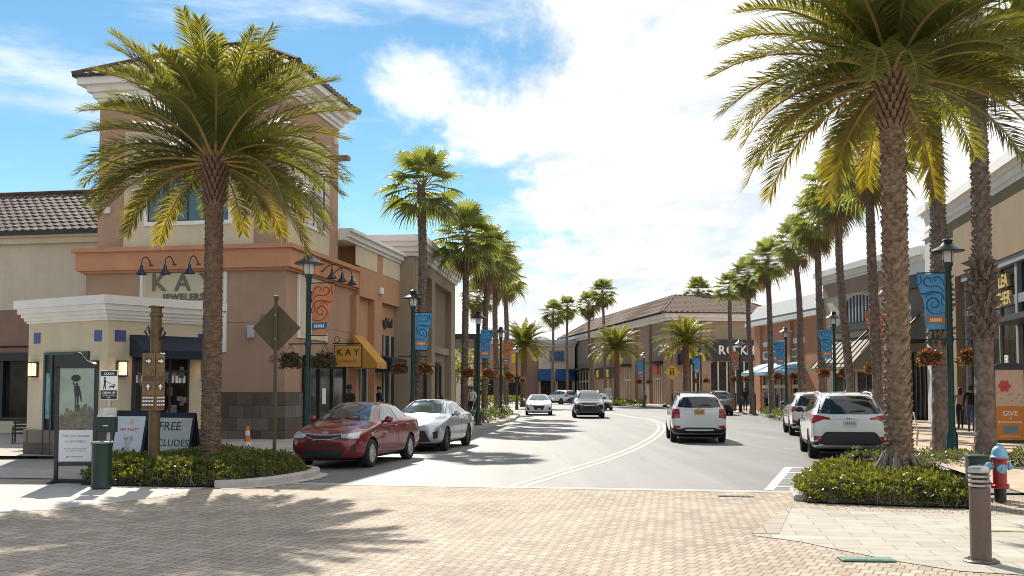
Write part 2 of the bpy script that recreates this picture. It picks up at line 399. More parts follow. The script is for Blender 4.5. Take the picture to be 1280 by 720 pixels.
dv = Vector((-math.sin(SUN_AZ)*math.cos(SUN_EL), math.cos(SUN_AZ)*math.cos(SUN_EL), math.sin(SUN_EL)))
so.rotation_euler = dv.to_track_quat('Z', 'Y').to_euler(); so.location = (-20, 60, 60)
sc.view_settings.view_transform = 'Standard'; sc.view_settings.look = 'None'
sc.view_settings.exposure = .85; sc.view_settings.gamma = 1; sc.view_settings.use_curve_mapping = False
sc.cycles.use_denoising = True; sc.cycles.pixel_filter_type = 'BLACKMAN_HARRIS'; sc.cycles.filter_width = .95
sc.cycles.max_bounces = 8; sc.cycles.transparent_max_bounces = 8; sc.cycles.sample_clamp_indirect = 6.

# ------------------------------------------------------------------ ground
def asphalt():
    m, nt, b = new_mat('asphalt'); tc = N(nt, 'ShaderNodeTexCoord')
    n1 = N(nt, 'ShaderNodeTexNoise', Scale=.22, Detail=6., Roughness=.7); n2 = N(nt, 'ShaderNodeTexNoise', Scale=90., Detail=2.)
    mp = N(nt, 'ShaderNodeMapping'); mp.inputs['Rotation'].default_value = (0, 0, A); mp.inputs['Scale'].default_value = (1, .25, 1)
    nt.links.new(tc.outputs['Object'], mp.inputs[0]); nt.links.new(mp.outputs[0], n1.inputs['Vector']); nt.links.new(tc.outputs['Object'], n2.inputs['Vector'])
    rp = N(nt, 'ShaderNodeValToRGB'); e = rp.color_ramp.elements; e[0].position = .35; e[1].position = .68
    e[0].color = (.175, .173, .168, 1); e[1].color = (.245, .241, .233, 1); nt.links.new(n1.outputs['Fac'], rp.inputs['Fac'])
    mu = N(nt, 'ShaderNodeMix', data_type='RGBA', blend_type='MULTIPLY'); mu.inputs[0].default_value = .35
    nt.links.new(rp.outputs[0], mu.inputs[6]); nt.links.new(n2.outputs['Fac'], mu.inputs[7])
    # tyre-worn wheel paths along the street, dark drips and hairline cracks
    mp2 = N(nt, 'ShaderNodeMapping'); mp2.inputs['Rotation'].default_value = (0, 0, A); mp2.inputs['Scale'].default_value = (1.1, .03, 1); nt.links.new(tc.outputs['Object'], mp2.inputs[0])
    n3 = N(nt, 'ShaderNodeTexNoise', Scale=.9, Detail=4., Roughness=.6); nt.links.new(mp2.outputs[0], n3.inputs['Vector'])
    r3 = N(nt, 'ShaderNodeMapRange'); r3.inputs[1].default_value = .38; r3.inputs[2].default_value = .66; r3.inputs[3].default_value = .80; r3.inputs[4].default_value = 1.08; nt.links.new(n3.outputs['Fac'], r3.inputs[0])
    n4 = N(nt, 'ShaderNodeTexNoise', Scale=1.7, Detail=6., Roughness=.75); nt.links.new(tc.outputs['Object'], n4.inputs['Vector'])
    r4 = N(nt, 'ShaderNodeMapRange'); r4.inputs[1].default_value = .26; r4.inputs[2].default_value = .40; r4.inputs[3].default_value = .72; r4.inputs[4].default_value = 1.; nt.links.new(n4.outputs['Fac'], r4.inputs[0])
    vo = N(nt, 'ShaderNodeTexVoronoi', Scale=.33); vo.feature = 'DISTANCE_TO_EDGE'; vm = N(nt, 'ShaderNodeMix', data_type='RGBA'); vm.inputs[0].default_value = .12
    nw = N(nt, 'ShaderNodeTexNoise', Scale=.8, Detail=5.); nt.links.new(tc.outputs['Object'], nw.inputs['Vector']); nt.links.new(tc.outputs['Object'], vm.inputs[6]); nt.links.new(nw.outputs['Color'], vm.inputs[7]); nt.links.new(vm.outputs[2], vo.inputs['Vector'])
    r5 = N(nt, 'ShaderNodeMapRange'); r5.inputs[1].default_value = .0; r5.inputs[2].default_value = .006; r5.inputs[3].default_value = .62; r5.inputs[4].default_value = 1.; nt.links.new(vo.outputs['Distance'], r5.inputs[0])
    m1 = N(nt, 'ShaderNodeMath', operation='MULTIPLY'); nt.links.new(r3.outputs[0], m1.inputs[0]); nt.links.new(r4.outputs[0], m1.inputs[1])
    m2 = N(nt, 'ShaderNodeMath', operation='MULTIPLY'); nt.links.new(m1.outputs[0], m2.inputs[0]); nt.links.new(r5.outputs[0], m2.inputs[1])
    mw = N(nt, 'ShaderNodeMix', data_type='RGBA', blend_type='MULTIPLY'); mw.inputs[0].default_value = 1
    nt.links.new(mu.outputs[2], mw.inputs[6]); nt.links.new(m2.outputs[0], mw.inputs[7])
    nt.links.new(mw.outputs[2], b.inputs['Base Color'])
    b.inputs['Roughness'].default_value = .62; b.inputs['Specular IOR Level'].default_value = .5
    bp = N(nt, 'ShaderNodeBump', Strength=.35, Distance=.01); nt.links.new(n2.outputs['Fac'], bp.inputs['Height']); nt.links.new(bp.outputs[0], b.inputs['Normal'])
    return m
MT['asphalt'] = asphalt()
MT['brick_pave'] = brickmat('brick_pave', (.48, .40, .315), (.355, .285, .215), (.19, .155, .125), .12, .20, .0075, rot=R(26), bump=.8, stain=.24)
MT['paver'] = brickmat('paver', (.40, .36, .30), (.47, .44, .375), (.20, .18, .15), .62, .31, .006, rot=A, bump=.5, stain=.22)
MT['paver_rose'] = brickmat('paver_rose', (.48, .34, .24), (.55, .43, .32), (.24, .19, .15), .42, .42, .006, rot=A, bump=.5, stain=.2)
MT['paver_edge'] = brickmat('paver_edge', (.36, .315, .26), (.42, .37, .31), (.2, .17, .14), .45, .45, .008, rot=A, bump=.5, stain=.2, offset=0)
MT['walk'] = brickmat('walk', (.40, .355, .31), (.45, .405, .36), (.22, .2, .18), 1.5, 1.5, .012, rot=A, bump=.4, stain=.22, offset=0)
MT['earth'] = M('earth', (.30, .26, .2), rough=1, var=.2, scale=.1)

def sheet(name, poly, z, mat):
    mb = MB(); n = len(poly); mb.add([(p[0], p[1], z) for p in poly], [tuple(range(n))])
    return structure(mb.build(name, mat))
sheet('ground', [(-700,-60),(700,-60),(700,900),(-700,900)], -.03, 'earth')
KL = [ST(22,-9.0), ST(30,-9.0), ST(38,-8.95), ST(44,-8.9), Vector((.1,54,0)), Vector((.5,64,0)), Vector((.2,80,0)), Vector((-1.5,95,0)), Vector((-6,112,0)), Vector((-14,130,0))]
KR = [ST(20,5.15), ST(30,5.1), ST(44,5.1), ST(60,5.05), Vector((16.1,66,0)), Vector((15.6,76,0)), Vector((13.7,88,0)), Vector((10.6,106,0)), Vector((6,128,0)), Vector((-3,150,0))]
sheet('road', [(-40,16.5),(40,16.5),(40,60),(60,150),(-60,170),(-40,60)], 0., 'asphalt')
f0 = G(300, 606); f1 = G(1010, 625)
edge_l = ST(17.05, -30); edge_r = ST(17.05, 30)
sheet('brick_crossing', [(-40, 3), (40, 3), edge_r, edge_l], .004, 'brick_pave')
# pale concrete band where the bricks meet the asphalt
sheet('concrete_band', [ST(17.0,-8.4), ST(17.0,4.3), ST(17.3,4.3), ST(17.3,-8.4)], .008, 'concrete')
arc = [G(-120, 652), G(0, 641), G(60, 638), G(130, 631), G(190, 623), G(240, 614), G(262, 609)]
sheet('corner_apron', [p.to_tuple() for p in arc] + [G(120, 606), G(-160, 606)], .008, 'concrete')
pr = [G(985, 636), G(1240, 645), ST(15.6, 16), ST(6.3, 16), ST(8.9,5.2), G(1280, 720), G(1200, 715), G(1130, 704), G(1042, 687), G(1000, 678), G(940, 670)]
sheet('paver_plaza', pr, .010, 'paver')
sheet('paver_edging', [G(985,634), G(990,634), G(974,668), G(939,668)], .014, 'paver_edge')
# sidewalks: strips between kerb and buildings, ramping up from the flush corner
def strip(name, inner, outer, zs, mat):
    mb = MB(); v = []; n = len(inner)
    for p, q, z in zip(inner, outer, zs): v += [(p[0], p[1], z), (q[0], q[1], z)]
    mb.add(v, [(2*i, 2*i+1, 2*i+3, 2*i+2) for i in range(n-1)]); return structure(mb.build(name, mat, fix=False))
SW = .13
strip('sidewalk', [ST(17.2,-30), ST(20,-30), ST(24,-30), ST(130,-40)], [ST(17.25,-8.6), ST(20,-8.6), ST(24,-9.0), ST(24.1,-9.0)], [.012,.012,SW,SW], 'walk')
strip('sidewalk', [Vector((-60, q.y+4, 0)) for q in KL], KL, [SW+.001]*len(KL), 'walk')
strip('sidewalk', [ST(15.3,5.4), ST(18.5,5.4), ST(21.5,5.15)] + KR[1:], [ST(15.5,40), ST(18.5,40), ST(21.5,40)] + [Vector((80, q.y, 0)) for q in KR[1:]], [.013,.013,SW,SW]+[SW]*8, 'paver_rose')
def kerb(name, pts, z=SW+.004, wd=.16, side=1):
    mb = MB(); prof = [(-.0, -.02), (-.0, z-.03), (.03*side, z), (wd*side, z), (wd*side, -.02)]
    v = []; n = len(pts); k = len(prof)
    for i, p in enumerate(pts):
        d = (Vector(pts[min(i+1,n-1)]) - Vector(pts[max(i-1,0)])); d.z = 0; d.normalize(); r = Vector((d.y, -d.x, 0))
        for a, zz in prof: v.append((p[0]+r.x*a, p[1]+r.y*a, zz))
    f = [(i*k+j, i*k+j+1, (i+1)*k+j+1, (i+1)*k+j) for i in range(n-1) for j in range(k-1)]
    f += [tuple(range(k)), tuple(range((n-1)*k+k-1, (n-1)*k-1, -1))]
    return structure(mb.add(v, f).build(name, 'kerb', smooth=30, fix=True))
kerb('kerb', KL, side=-1); kerb('kerb', [ST(21.5,5.15)] + KR[1:], side=1)
# bulb-out of the left planter
bl = [G(268, 610.5), G(300, 610), G(345, 605.5), G(392, 597.5), G(402, 592), Vector((-4.05, 20.55, 0)), Vector((-4.75, 21.6, 0)), ST(23.2,-9.0)]
def smoothline(p, n=3):
    p = [Vector(q) for q in p]
    for _ in range(n):
        o = [p[0]]
        for a, b in zip(p, p[1:]): o += [a.lerp(b, .25), a.lerp(b, .75)]
        p = o + [p[-1]]
    return p
bl_s = smoothline(bl, 2)
kerb('kerb', bl_s, side=-1, z=.135)
gut = [Vector(p) + Vector((.28*math.cos(-PI/4), .28*math.sin(-PI/4), 0)) for p in bl_s]
mb = MB(); v = []
for p, q in zip(bl_s, gut): v += [(p.x, p.y, .012), (q.x, q.y, .012)]
structure(mb.add(v, [(2*i, 2*i+1, 2*i+3, 2*i+2) for i in range(len(bl_s)-1)]).build('gutter', 'concrete'))
# bulb-out on the right
br_ = [Vector((7.1,14.0,0)), Vector((4.35,14.85,0)), Vector((4.3,15.3,0)), Vector((4.75,17.3,0)), Vector((5.9,18.9,0)), Vector((7.7,19.6,0)), ST(21.5,5.15)]
kerb('kerb', smoothline(br_[2:], 2), side=1, z=.10)
# painted lines
def line(name, pts, wd, z, mat):
    mb = MB(); v = []; n = len(pts)
    for i, p in enumerate(pts):
        d = (Vector(pts[min(i+1,n-1)]) - Vector(pts[max(i-1,0)])).normalized(); r = Vector((d.y, -d.x))
        v += [(p[0]-r.x*wd/2, p[1]-r.y*wd/2, z), (p[0]+r.x*wd/2, p[1]+r.y*wd/2, z)]
    return structure(mb.add(v, [(2*i, 2*i+1, 2*i+3, 2*i+2) for i in range(n-1)]).build(name, mat))
cl_ = smoothline([G(636,609), G(700,589.5), G(750,575), G(795,558), G(822,541), G(825,531), G(812,524), Vector((7.2,64,0)), Vector((6.9,76,0)), Vector((5.2,92,0)), Vector((1,112,0))], 2)
cl2 = []
for i, p in enumerate(cl_):
    d = (cl_[min(i+1,len(cl_)-1)] - cl_[max(i-1,0)]).normalized(); cl2.append(p + Vector((d.y, -d.x, 0))*.24)
line('centre_line', cl_, .11, .005, 'paint_cream'); line('centre_line', cl2, .11, .005, 'paint_cream')
h0, h1 = G(961, 613), G(986, 584)
line('bay_line', [h0, h1], .16, .005, 'paint_white')
for k in (.12, .42, .72, .98):
    p = h0.lerp(h1, k); line('hatch_line', [p, p + Vector((1.1, -.18, 0))], .11, .0055, 'paint_white')
for s in (28.2, 34.3, 40.6): line('bay_line', [ST(s,-9.0), ST(s,-6.6)], .1, .005, 'paint_white')
for s in (29.6, 36.2): line('bay_line', [ST(s,5.1), ST(s,2.7)], .1, .005, 'paint_white')
# metal and plastic covers set in the paving
mb = MB(); p = G(1083, 701); mb.box(-.26,.26,-.11,.11,0,.012); mb.box(-.235,-.01,-.085,.085,.012,.016); mb.box(.01,.235,-.085,.085,.012,.016)
tag(mb.build('utility_cover', M('cover_green', (.13,.24,.18), rough=.6, var=.15, scale=9), loc=(p.x,p.y,.012), rot=R(-4)), 'green rectangular utility cover set flush in the brick paving near the lower right', 'utility cover')
mb = MB(); p = G(1246, 663); mb.box(-.33,.33,-.2,.2,0,.008); mb.box(-.3,.3,-.17,.17,.008,.012)
tag(mb.build('utility_cover', M('cover_pale', (.50,.43,.30), rough=.8, var=.15, scale=9), loc=(p.x,p.y,.013), rot=-A), 'pale square utility cover set in the pavers beside the louvred bollard', 'utility cover')

def manhole(px, py, r, label):
    p = G(px, py); mb = MB(); mb.lathe([(r+.07,0),(r+.07,.004),(r+.01,.006),(r,.002),(r-.01,.006),(.02,.007)], 28)
    for i in range(5): q = -r*.6+r*.3*i; mb.box(-r*.7, r*.7, q-.012, q+.012, .006, .011)
    tag(mb.build('manhole_cover', M('iron_cover', (.10,.095,.09), rough=.6, metal=.4, var=.25, scale=8), loc=(p.x,p.y,.004), rot=.3), label, 'manhole cover')
p = G(920, 621); mb = MB(); mb.box(-.28,.28,-.09,.09,0,.006)
for i in range(6): mb.box(-.25+i*.085, -.21+i*.085, -.07, .07, .006, .010)
tag(mb.build('drain_grate', 'black_iron', loc=(p.x,p.y,.006), rot=-A), 'small dark drain grate at the edge of the brick crossing', 'drain grate')
# ------------------------------------------------------------------ barrel tile roofs
def tile_slope(mb, e0, e1, r0, r1, pitch=.30, row=.38, amp=.055, seg=5):
    """tiles on the plane quad eave e0-e1 (left to right) up to ridge r0-r1"""
    e0, e1, r0, r1 = map(Vector, (e0, e1, r0, r1))
    ax = (e1 - e0).normalized(); upv = ((r0 + r1) - (e0 + e1)) * .5
    upv = upv - ax * upv.dot(ax); H = upv.length; upv.normalize(); nrm = ax.cross(upv).normalized()
    rows = max(1, round(H / row))
    for j in range(rows):
        a, b = j / rows, (j + 1) / rows
        la, lb, ra, rb = e0.lerp(r0, a), e0.lerp(r0, b), e1.lerp(r1, a), e1.lerp(r1, b)
        xa0, xa1 = (la - e0).dot(ax), (ra - e0).dot(ax); xb0, xb1 = (lb - e0).dot(ax), (rb - e0).dot(ax)
        n = max(1, int((xa1 - xa0) / pitch)) * seg
        base_a = e0 + upv * (H * a); base_b = e0 + upv * (H * b + .05)
        v = []; f = []
        for i in range(n + 1):
            x = xa0 + (xa1 - xa0) * i / n; h = amp * (1 - abs(math.cos(PI * x / pitch)) ** 1.3)
            xb = min(max(x, xb0), xb1)
            v += [base_a + ax * x + nrm * (-.03), base_a + ax * x + nrm * (.035 + h), base_b + ax * xb + nrm * (.005 + h)]
        for i in range(n):
            q = 3 * i; f += [(q, q+3, q+4, q+1), (q+1, q+4, q+5, q+2)]
        mb.add(v, f)
def hip_roof(mb, x0, x1, y0, y1, z, rise, ridge=None, ix=None, **k):
    """hip roof over a rectangle, ridge along x"""
    w, d = x1 - x0, y1 - y0
    ins = d / 2 if ix is None else ix
    if w < 2 * ins: ins = w * .42
    yc = (y0 + y1) / 2; a = (x0 + ins, yc, z + rise); b = (x1 - ins, yc, z + rise)
    P = lambda x, y: (x, y, z)
    tile_slope(mb, P(x0,y0), P(x1,y0), a, b, **k); tile_slope(mb, P(x1,y1), P(x0,y1), b, a, **k)
    tile_slope(mb, P(x0,y1), P(x0,y0), a, a, **k); tile_slope(mb, P(x1,y0), P(x1,y1), b, b, **k)
    for p, q in ((P(x0,y0),a),(P(x1,y0),b),(P(x1,y1),b),(P(x0,y1),a),(a,b)):
        mb.tube([Vector(p)+Vector((0,0,.06)), Vector(q)+Vector((0,0,.06))], .09, 7)
def ring_cornice(mb, x0, x1, y0, y1, steps):
    """closed moulding round a rectangle: steps of (z0,z1,projection)"""
    for z0, z1, p in steps: mb.box(x0-p, x1+p, y0-p, y1+p, z0, z1)
def window(parent, face, a0, a1, z0, z1, at, frame='trim_white', glass='glass_sky', cols=2, fw=.1, proud=.05, mull='frame_dark', rows=1, name='window'):
    """frame, panes and mullions on a wall plane; face '-y','+x','-x'"""
    def bx(mb, b0, b1, c0, c1, d0, d1):
        if face == '-y': mb.box(b0, b1, at - d1, at - d0, c0, c1)
        elif face == '+x': mb.box(at + d0, at + d1, b0, b1, c0, c1)
        else: mb.box(at - d1, at - d0, b0, b1, c0, c1)
    mb = MB(); bx(mb, a0, a1, z0, z0+fw, -.02, proud); bx(mb, a0, a1, z1-fw, z1, -.02, proud)
    bx(mb, a0, a0+fw, z0+fw, z1-fw, -.02, proud); bx(mb, a1-fw, a1, z0+fw, z1-fw, -.02, proud)
    o = mb.build(name, frame, parent)
    g = MB(); bx(g, a0+fw, a1-fw, z0+fw, z1-fw, -.015, .012); g.build('pane', glass, o)
    if cols > 1 or rows > 1:
        m2 = MB(); W_ = a1-a0-2*fw; t = .03
        for i in range(cols + 1): c = a0+fw+W_*i/cols; bx(m2, max(a0+fw, c-t), min(a1-fw, c+t), z0+fw, z1-fw, .004, .03)
        for j in range(rows + 1): c = z0+fw+(z1-z0-2*fw)*j/rows; bx(m2, a0+fw, a1-fw, max(z0+fw, c-t), min(z1-fw, c+t), .004, .027)
        m2.build('mullion', mull, o)
    return o
def gooseneck(parent, T, reach=.55, drop=.28):
    """arm out of the wall along local -y, bell shade; T places it"""
    mb = MB(); mb.T = T
    mb.lathe([(.07,-.0),(.07,.02),(.05,.03)], 10); mb.T = T @ Matrix.Rotation(R(90), 4, 'X')
    mb.T = T
    pts = [(0, -.02 - reach*q, .18*math.sin(q*PI*1.0) + .12*q) for q in (0,.2,.4,.6,.8,1)] + [(0,-.02-reach*1.05,-.06)]
    mb.tube(pts, .018, 6); o = mb.build('wall_lamp', 'black_iron', parent, smooth=40)
    s = MB(); s.T = T @ Matrix.Translation((0, -.02-reach*1.05, -.06))
    s.lathe([(.045,0.),(.05,-.10),(.09,-.18),(.17,-.27),(.185,-.30),(.16,-.29),(.02,-.12)], 14)
    s.build('lamp_shade', 'blue_enamel', o, smooth=50)
def awning(parent, x0, x1, y, z1, z0, out, mat, face='+x', val=.22, sides=True, name='awning', t=.03):
    """sloped cloth from the wall line down to a valance; runs along x or y of the building"""
    mb = MB()
    def P(a, o, z):
        return (a, y - o, z) if face == '-y' else ((y + o, a, z) if face == '+x' else (y - o, a, z))
    def slab(p):   # p: list of 4 -> thin solid
        a, b, c, d = map(Vector, p); n = (b-a).cross(d-a).normalized()*t
        mb.add([a,b,c,d,a+n,b+n,c+n,d+n], [(0,1,2,3),(7,6,5,4),(0,4,5,1),(1,5,6,2),(2,6,7,3),(3,7,4,0)])
    slab([P(x0,.02,z1), P(x1,.02,z1), P(x1,out,z0+val), P(x0,out,z0+val)])
    slab([P(x0,out,z0+val-.01), P(x1,out,z0+val-.01), P(x1,out,z0), P(x0,out,z0)])
    if sides:
        for a in (x0, x1): 
            e = .012
            mb.add([P(a-e,.03,z1), P(a-e,out,z0+val), P(a-e,out,z0), P(a-e,.03,z0), P(a+e,.03,z1), P(a+e,out,z0+val), P(a+e,out,z0), P(a+e,.03,z0)],
                   [(0,1,2,3),(7,6,5,4),(0,4,5,1),(1,5,6,2),(2,6,7,3),(3,7,4,0)])
    return mb.build(name, mat, parent, fix=True)

# ------------------------------------------------------------------ corner jewellery building (tower and wing)
kay = empty('corner_building', ST(29.9, -12.6), -A, 'tan corner building with a hipped tile tower and jewellery sign, behind the left palm', 'building')
def kx(px): return hit(px, ST(29.9,-12.6), (CA, -SA))
def ky(px): return hit(px, ST(29.9,-12.6), (SA, CA))
xl, xt = kx(105), kx(118)
mb = MB()
mb.box(xl, 0, 0, 6.6, .0, 5.6)                       # lower block
mb.box(xt, 0, 0.02, 4.75, 5.6, 11.6)                 # tower
mb.build('tower_wall', 'stucco_tan', kay)
mb = MB(); mb.box(xt-5, -.03, 6.6, 12.5, 0, 7.25); mb.box(xt-5, -.5, 4.75, 6.6, 5.6, 7.25)
# piers of the wing stand proud, leaving two recesses
yr = [(ky(438), ky(461)), (ky(471), ky(494))]
e = [6.6, yr[0][0], yr[0][1], yr[1][0], yr[1][1], 12.5]
for a, b in ((e[0]+.004,e[1]),(e[2],e[3]),(e[4],e[5])): mb.box(-.04, .22, a, b, 0, 5.3)
mb.box(-.04, .22, 6.604, 12.5, 5.3, 7.2)
wing = mb.build('wing_wall', 'stucco_rust', kay)
mb = MB()                                            # coloured wall fields of the tower
mb.box(kx(152), kx(315), -.045, .03, 6.32, 10.2); mb.box(-.02, .045, .06, 3.75, 6.32, 10.2)
mb.box(kx(176), kx(281), -.045, .03, 2.9, 5.5); mb.box(-.02, .05, 1.0, 3.55, 3.4, 5.5)
for a, b in ((ky(436.5), ky(464)), (ky(471), ky(495))): mb.box(.20, .235, a, b, 6.45, 7.2)
mb.each('wall_panel', 'stucco_cream', kay)
mb = MB()
for a in (kx(176), kx(281)): mb.box(a-.05, a+.05, -.07, .03, 2.9, 5.5)
for a in (1.0, 3.55): mb.box(-.02, .07, a-.05, a+.05, 3.4, 5.5)
mb.each('panel_trim', 'trim_white', kay)
mb = MB()
for z0, z1, p in ((5.52,5.6,.12),(5.6,6.2,.24),(6.2,6.34,.34)):
    mb.box(xl-p, p, -p, 0.0, z0, z1); mb.box(0.0, p, 0.0, 6.5, z0, z1); mb.box(xl-p, xl, 0., 4., z0, z1)
mb.build('band', 'stucco_orange', kay)
mb = MB()
for z0, z1, p in ((11.25,11.38,.06),(11.38,11.55,.16),(11.55,11.75,.30),(11.75,12.0,.52)): mb.box(xt-p, p, -p, 4.75+p, z0, z1)
c = mb.build('cornice', 'trim_white', kay)
mb = MB(); mb.box(xt-.45, .45, 4.45, 4.8, 10.1, 10.25); mb.build('ledge', 'stucco_brown', kay)
mb = MB(); hip_roof(mb, xt-.62, .62, -.62, 5.37, 12.02, 1.75, ix=2.9); mb.build('roof', 'roof_tile', kay, smooth=40)
mb = MB(); mb.box(xt-.63, .63, -.63, 5.38, 11.98, 12.05); mb.build('gutter', 'frame_dark', kay)
mb = MB()
for z0, z1, p in ((7.2,7.32,.30),(7.32,7.5,.42),(7.5,7.62,.55)): mb.box(-.5, p, 4.78, 12.5+.1, z0, z1)
mb.build('wing_cornice', 'trim_white', kay)
mb = MB(); mb.box(xl-.06, .06, -.06, 5.5, .0, 1.62); mb.build('stone_base', 'stone_base', kay)
window(kay, '-y', kx(178), kx(289), 7.05, 9.3, -.045, cols=4, fw=.13, glass='glass_sky')
window(kay, '+x', 1.1, 3.3, 7.15, 9.3, .045, cols=2, fw=.12, glass='glass_sky')
mb = MB(); x = kx(227)
mb.text('K A Y', .80, TXT(x, -.05, 4.92), ext=.03, bold=.012, space=1.12); mb.text('JEWELERS', .30, TXT(x+.05, -.05, 4.60), ext=.03, bold=.008, space=1.12)
mb.build('sign_lettering', 'letter_olive', kay)
mb = MB(); mb.text('KAY', .56, TXT(.06, 2.45, 4.65, '+x'), ext=.03, bold=.01, space=1.3); mb.text('JEWELERS', .24, TXT(.06, 2.45, 4.3, '+x'), ext=.03)
mb.build('sign_lettering', 'letter_dark', kay)
for px in (192, 221, 251): gooseneck(kay, Matrix.Translation((kx(px), -.24, 5.72)))
for y in (1.5, 2.5, 3.5): gooseneck(kay, Matrix.Translation((.24, y, 5.75)) @ Matrix.Rotation(R(90), 4, 'Z'), reach=.7)
for px, z, f in ((132, 7.5, 0),): 
    mb = MB(); mb.bbox(kx(px)-.09, kx(px)+.09, -.2, .0, z, z+.22, .03); mb.build('security_light', 'trim_white', kay, smooth=40)
mb = MB(); mb.bbox(-.02, .16, 4.2, 4.4, 10.6, 10.95, .03); mb.build('security_light', 'trim_white', kay, smooth=40)
for y in (e[1]-.9, e[2]+.5): mb = MB(); mb.bbox(.22, .36, y, y+.3, 5.6, 5.85, .02); mb.build('security_light', 'trim_white', kay, smooth=40)
mb = MB(); mb.bbox(kx(315)-.1, kx(315)+.1, -.2, .0, 3.35, 3.75, .02); mb.build('wall_sconce', 'trim_grey', kay, smooth=40)
# shop front on the street side
mb = MB(); mb.box(.052, .075, 1.4, 5.4, .45, 2.75); g = mb.each('shop_window', 'glass_store', kay)
mb = MB()
for a in (1.4, 2.7, 4.0, 5.36): mb.box(.05, .14, a, a+.07, .1, 2.8)
mb.box(.05, .15, 1.4, 5.43, 2.75, 2.85); mb.box(.05, .15, 1.4, 5.43, .35, .45); mb.frames('window_frame', 'frame_dark', g)
mb = MB(); mb.box(.08, .085, 3.1, 3.45, 1.2, 1.75); mb.build('notice', 'letter_white', g[0])
mb = MB(); mb.box(-.035, -.01, e[1]+.3, e[2]-.3, .15, 2.6); mb.box(-.035, -.01, e[3]+.1, e[4]-.1, .15, 4.0); d = mb.each('shop_window', 'glass_store', kay)
mb = MB()
for a in (e[1]+.25, (e[1]+e[2])/2, e[2]-.3): mb.box(-.05, .05, a, a+.06, .1, 2.65)
for a in (e[3]+.06, (e[3]+e[4])/2-.4, (e[3]+e[4])/2+.4, e[4]-.12): mb.box(-.05, .05, a, a+.07, .1, 4.05)
mb.frames('window_frame', 'trim_grey', d)
awning(kay, ky(434), ky(447), .22, 3.75, 2.5, .95, 'awning_gold', '+x')
aw = awning(kay, ky(462), ky(482), .22, 3.1, 2.4, .7, 'awning_navy', '+x', val=.55)
mb = MB(); mb.text('anglehal', .22, TXT(.96, (ky(462)+ky(482))/2, 2.58, '+x'), ext=.006); mb.build('lettering', 'letter_white', aw)
mb = MB(); mb.text('anglehal', .52, TXT(-.02, (e[3]+e[4])/2, 4.38, '+x'), ext=.04, bold=.015); mb.build('sign_lettering', 'letter_dark', kay)
mb = MB(); mb.box(.12, 1.12, 4.2, 4.26, 2.52, 3.28); bs = mb.build('blade_sign', 'sign_gold', kay)
mb = MB(); mb.text('K A Y', .34, TXT(.62, 4.19, 2.93), ext=.008, bold=.004); mb.build('lettering', 'letter_brown', bs)
mb = MB(); mb.text('JEWELERS', .13, TXT(.62, 4.19, 2.68), ext=.008, space=1.25); mb.build('small_lettering', 'letter_red', bs)
mb = MB(); mb.box(.1,1.14,4.195,4.265,2.49,2.52); mb.box(.1,1.14,4.195,4.265,3.28,3.31); mb.box(.09,.12,4.195,4.265,2.49,3.31); mb.box(1.12,1.15,4.195,4.265,2.49,3.31)
mb.tube([(.05,4.23,3.36),(.5,4.23,3.36),(1.1,4.23,3.36)], .02, 6); mb.tube([(.2+.1*math.cos(q*.5),4.23,3.5+.1*math.sin(q*.5)) for q in range(13)], .015, 5)
mb.build('bracket', 'black_iron', bs)
mb = MB()                                            # control joints scored in the stucco
for z in (3.85,): mb.box(kx(283), -.01, -.004, .0, z, z+.015); mb.box(.0, .004, 3.6, 6.5, z, z+.015)
for z in (9.0,): mb.box(-1.08, -.0, .012, .019, z, z+.015); mb.box(xt, kx(152), .012, .019, z, z+.015)
mb.build('control_joint', M('joint', (.20,.13,.10), rough=1, var=.1), kay)
mb = MB()
for x, z in ((kx(330), 3.9), (kx(343), 2.6)): mb.bbox(x-.13, x+.13, -.06, 0, z, z+.2, .015)
mb.each('wall_vent', 'stucco_brown', kay)
# ------------------------------------------------------------------ low building on the far left with a pantile roof
lb = empty('tile_roof_building', ST(32.6, -12.6) + Vector((-CA*7.3, SA*7.3, 0)), -A, 'beige and brown low building with a brown pantile roof at the left edge', 'building')
mb = MB(); mb.box(-16, .4, 0, 10, 4.6, 7.15); mb.build('upper_wall', 'stucco_pale', lb)
mb = MB(); mb.box(-16, .4, .03, 10, 3.05, 4.6); mb.box(-2.2, .4, .03, 10, 0, 3.05); mb.build('lower_wall', 'stucco_brown', lb)
mb = MB(); mb.box(-16, .5, -.25, 0.0, 7.0, 7.2); mb.box(-16, .5, -.4, 0.1, 7.2, 7.36); mb.build('eaves_moulding', 'stucco_cream', lb)
mb = MB(); tile_slope(mb, (-16,-.55,7.4), (.6,-.55,7.4), (-16,3.4,9.55), (.6,3.4,9.55), pitch=.33, row=.42); mb.tube([(-16,3.4,9.6),(.6,3.4,9.6)], .12, 8); mb.build('roof', 'roof_tile', lb, smooth=40)
mb = MB(); mb.box(-16, .5, -.58, -.42, 7.28, 7.42); mb.build('gutter', 'frame_dark', lb)
mb = MB(); mb.box(-16, -2.25, .3, .35, .6, 2.75); g = mb.each('shop_window', 'glass_store', lb)
mb = MB(); mb.box(-16, -2.2, -.02, .36, 2.75, 3.05); mb.box(-16,-2.2,.1,.4,.55,.7); mb.box(-4.9,-4.8,.1,.4,.7,2.75); mb.frames('window_frame', 'frame_dark', g)
mb = MB(); mb.box(-16, -2.2, .05, 10, 0, .55); mb.build('knee_wall', 'stucco_cream', lb)
mb = MB(); mb.tube([(-8,-.3,3.25),(-1.8,-.3,3.25)], .04, 6); mb.build('awning_bar', 'black_iron', lb)

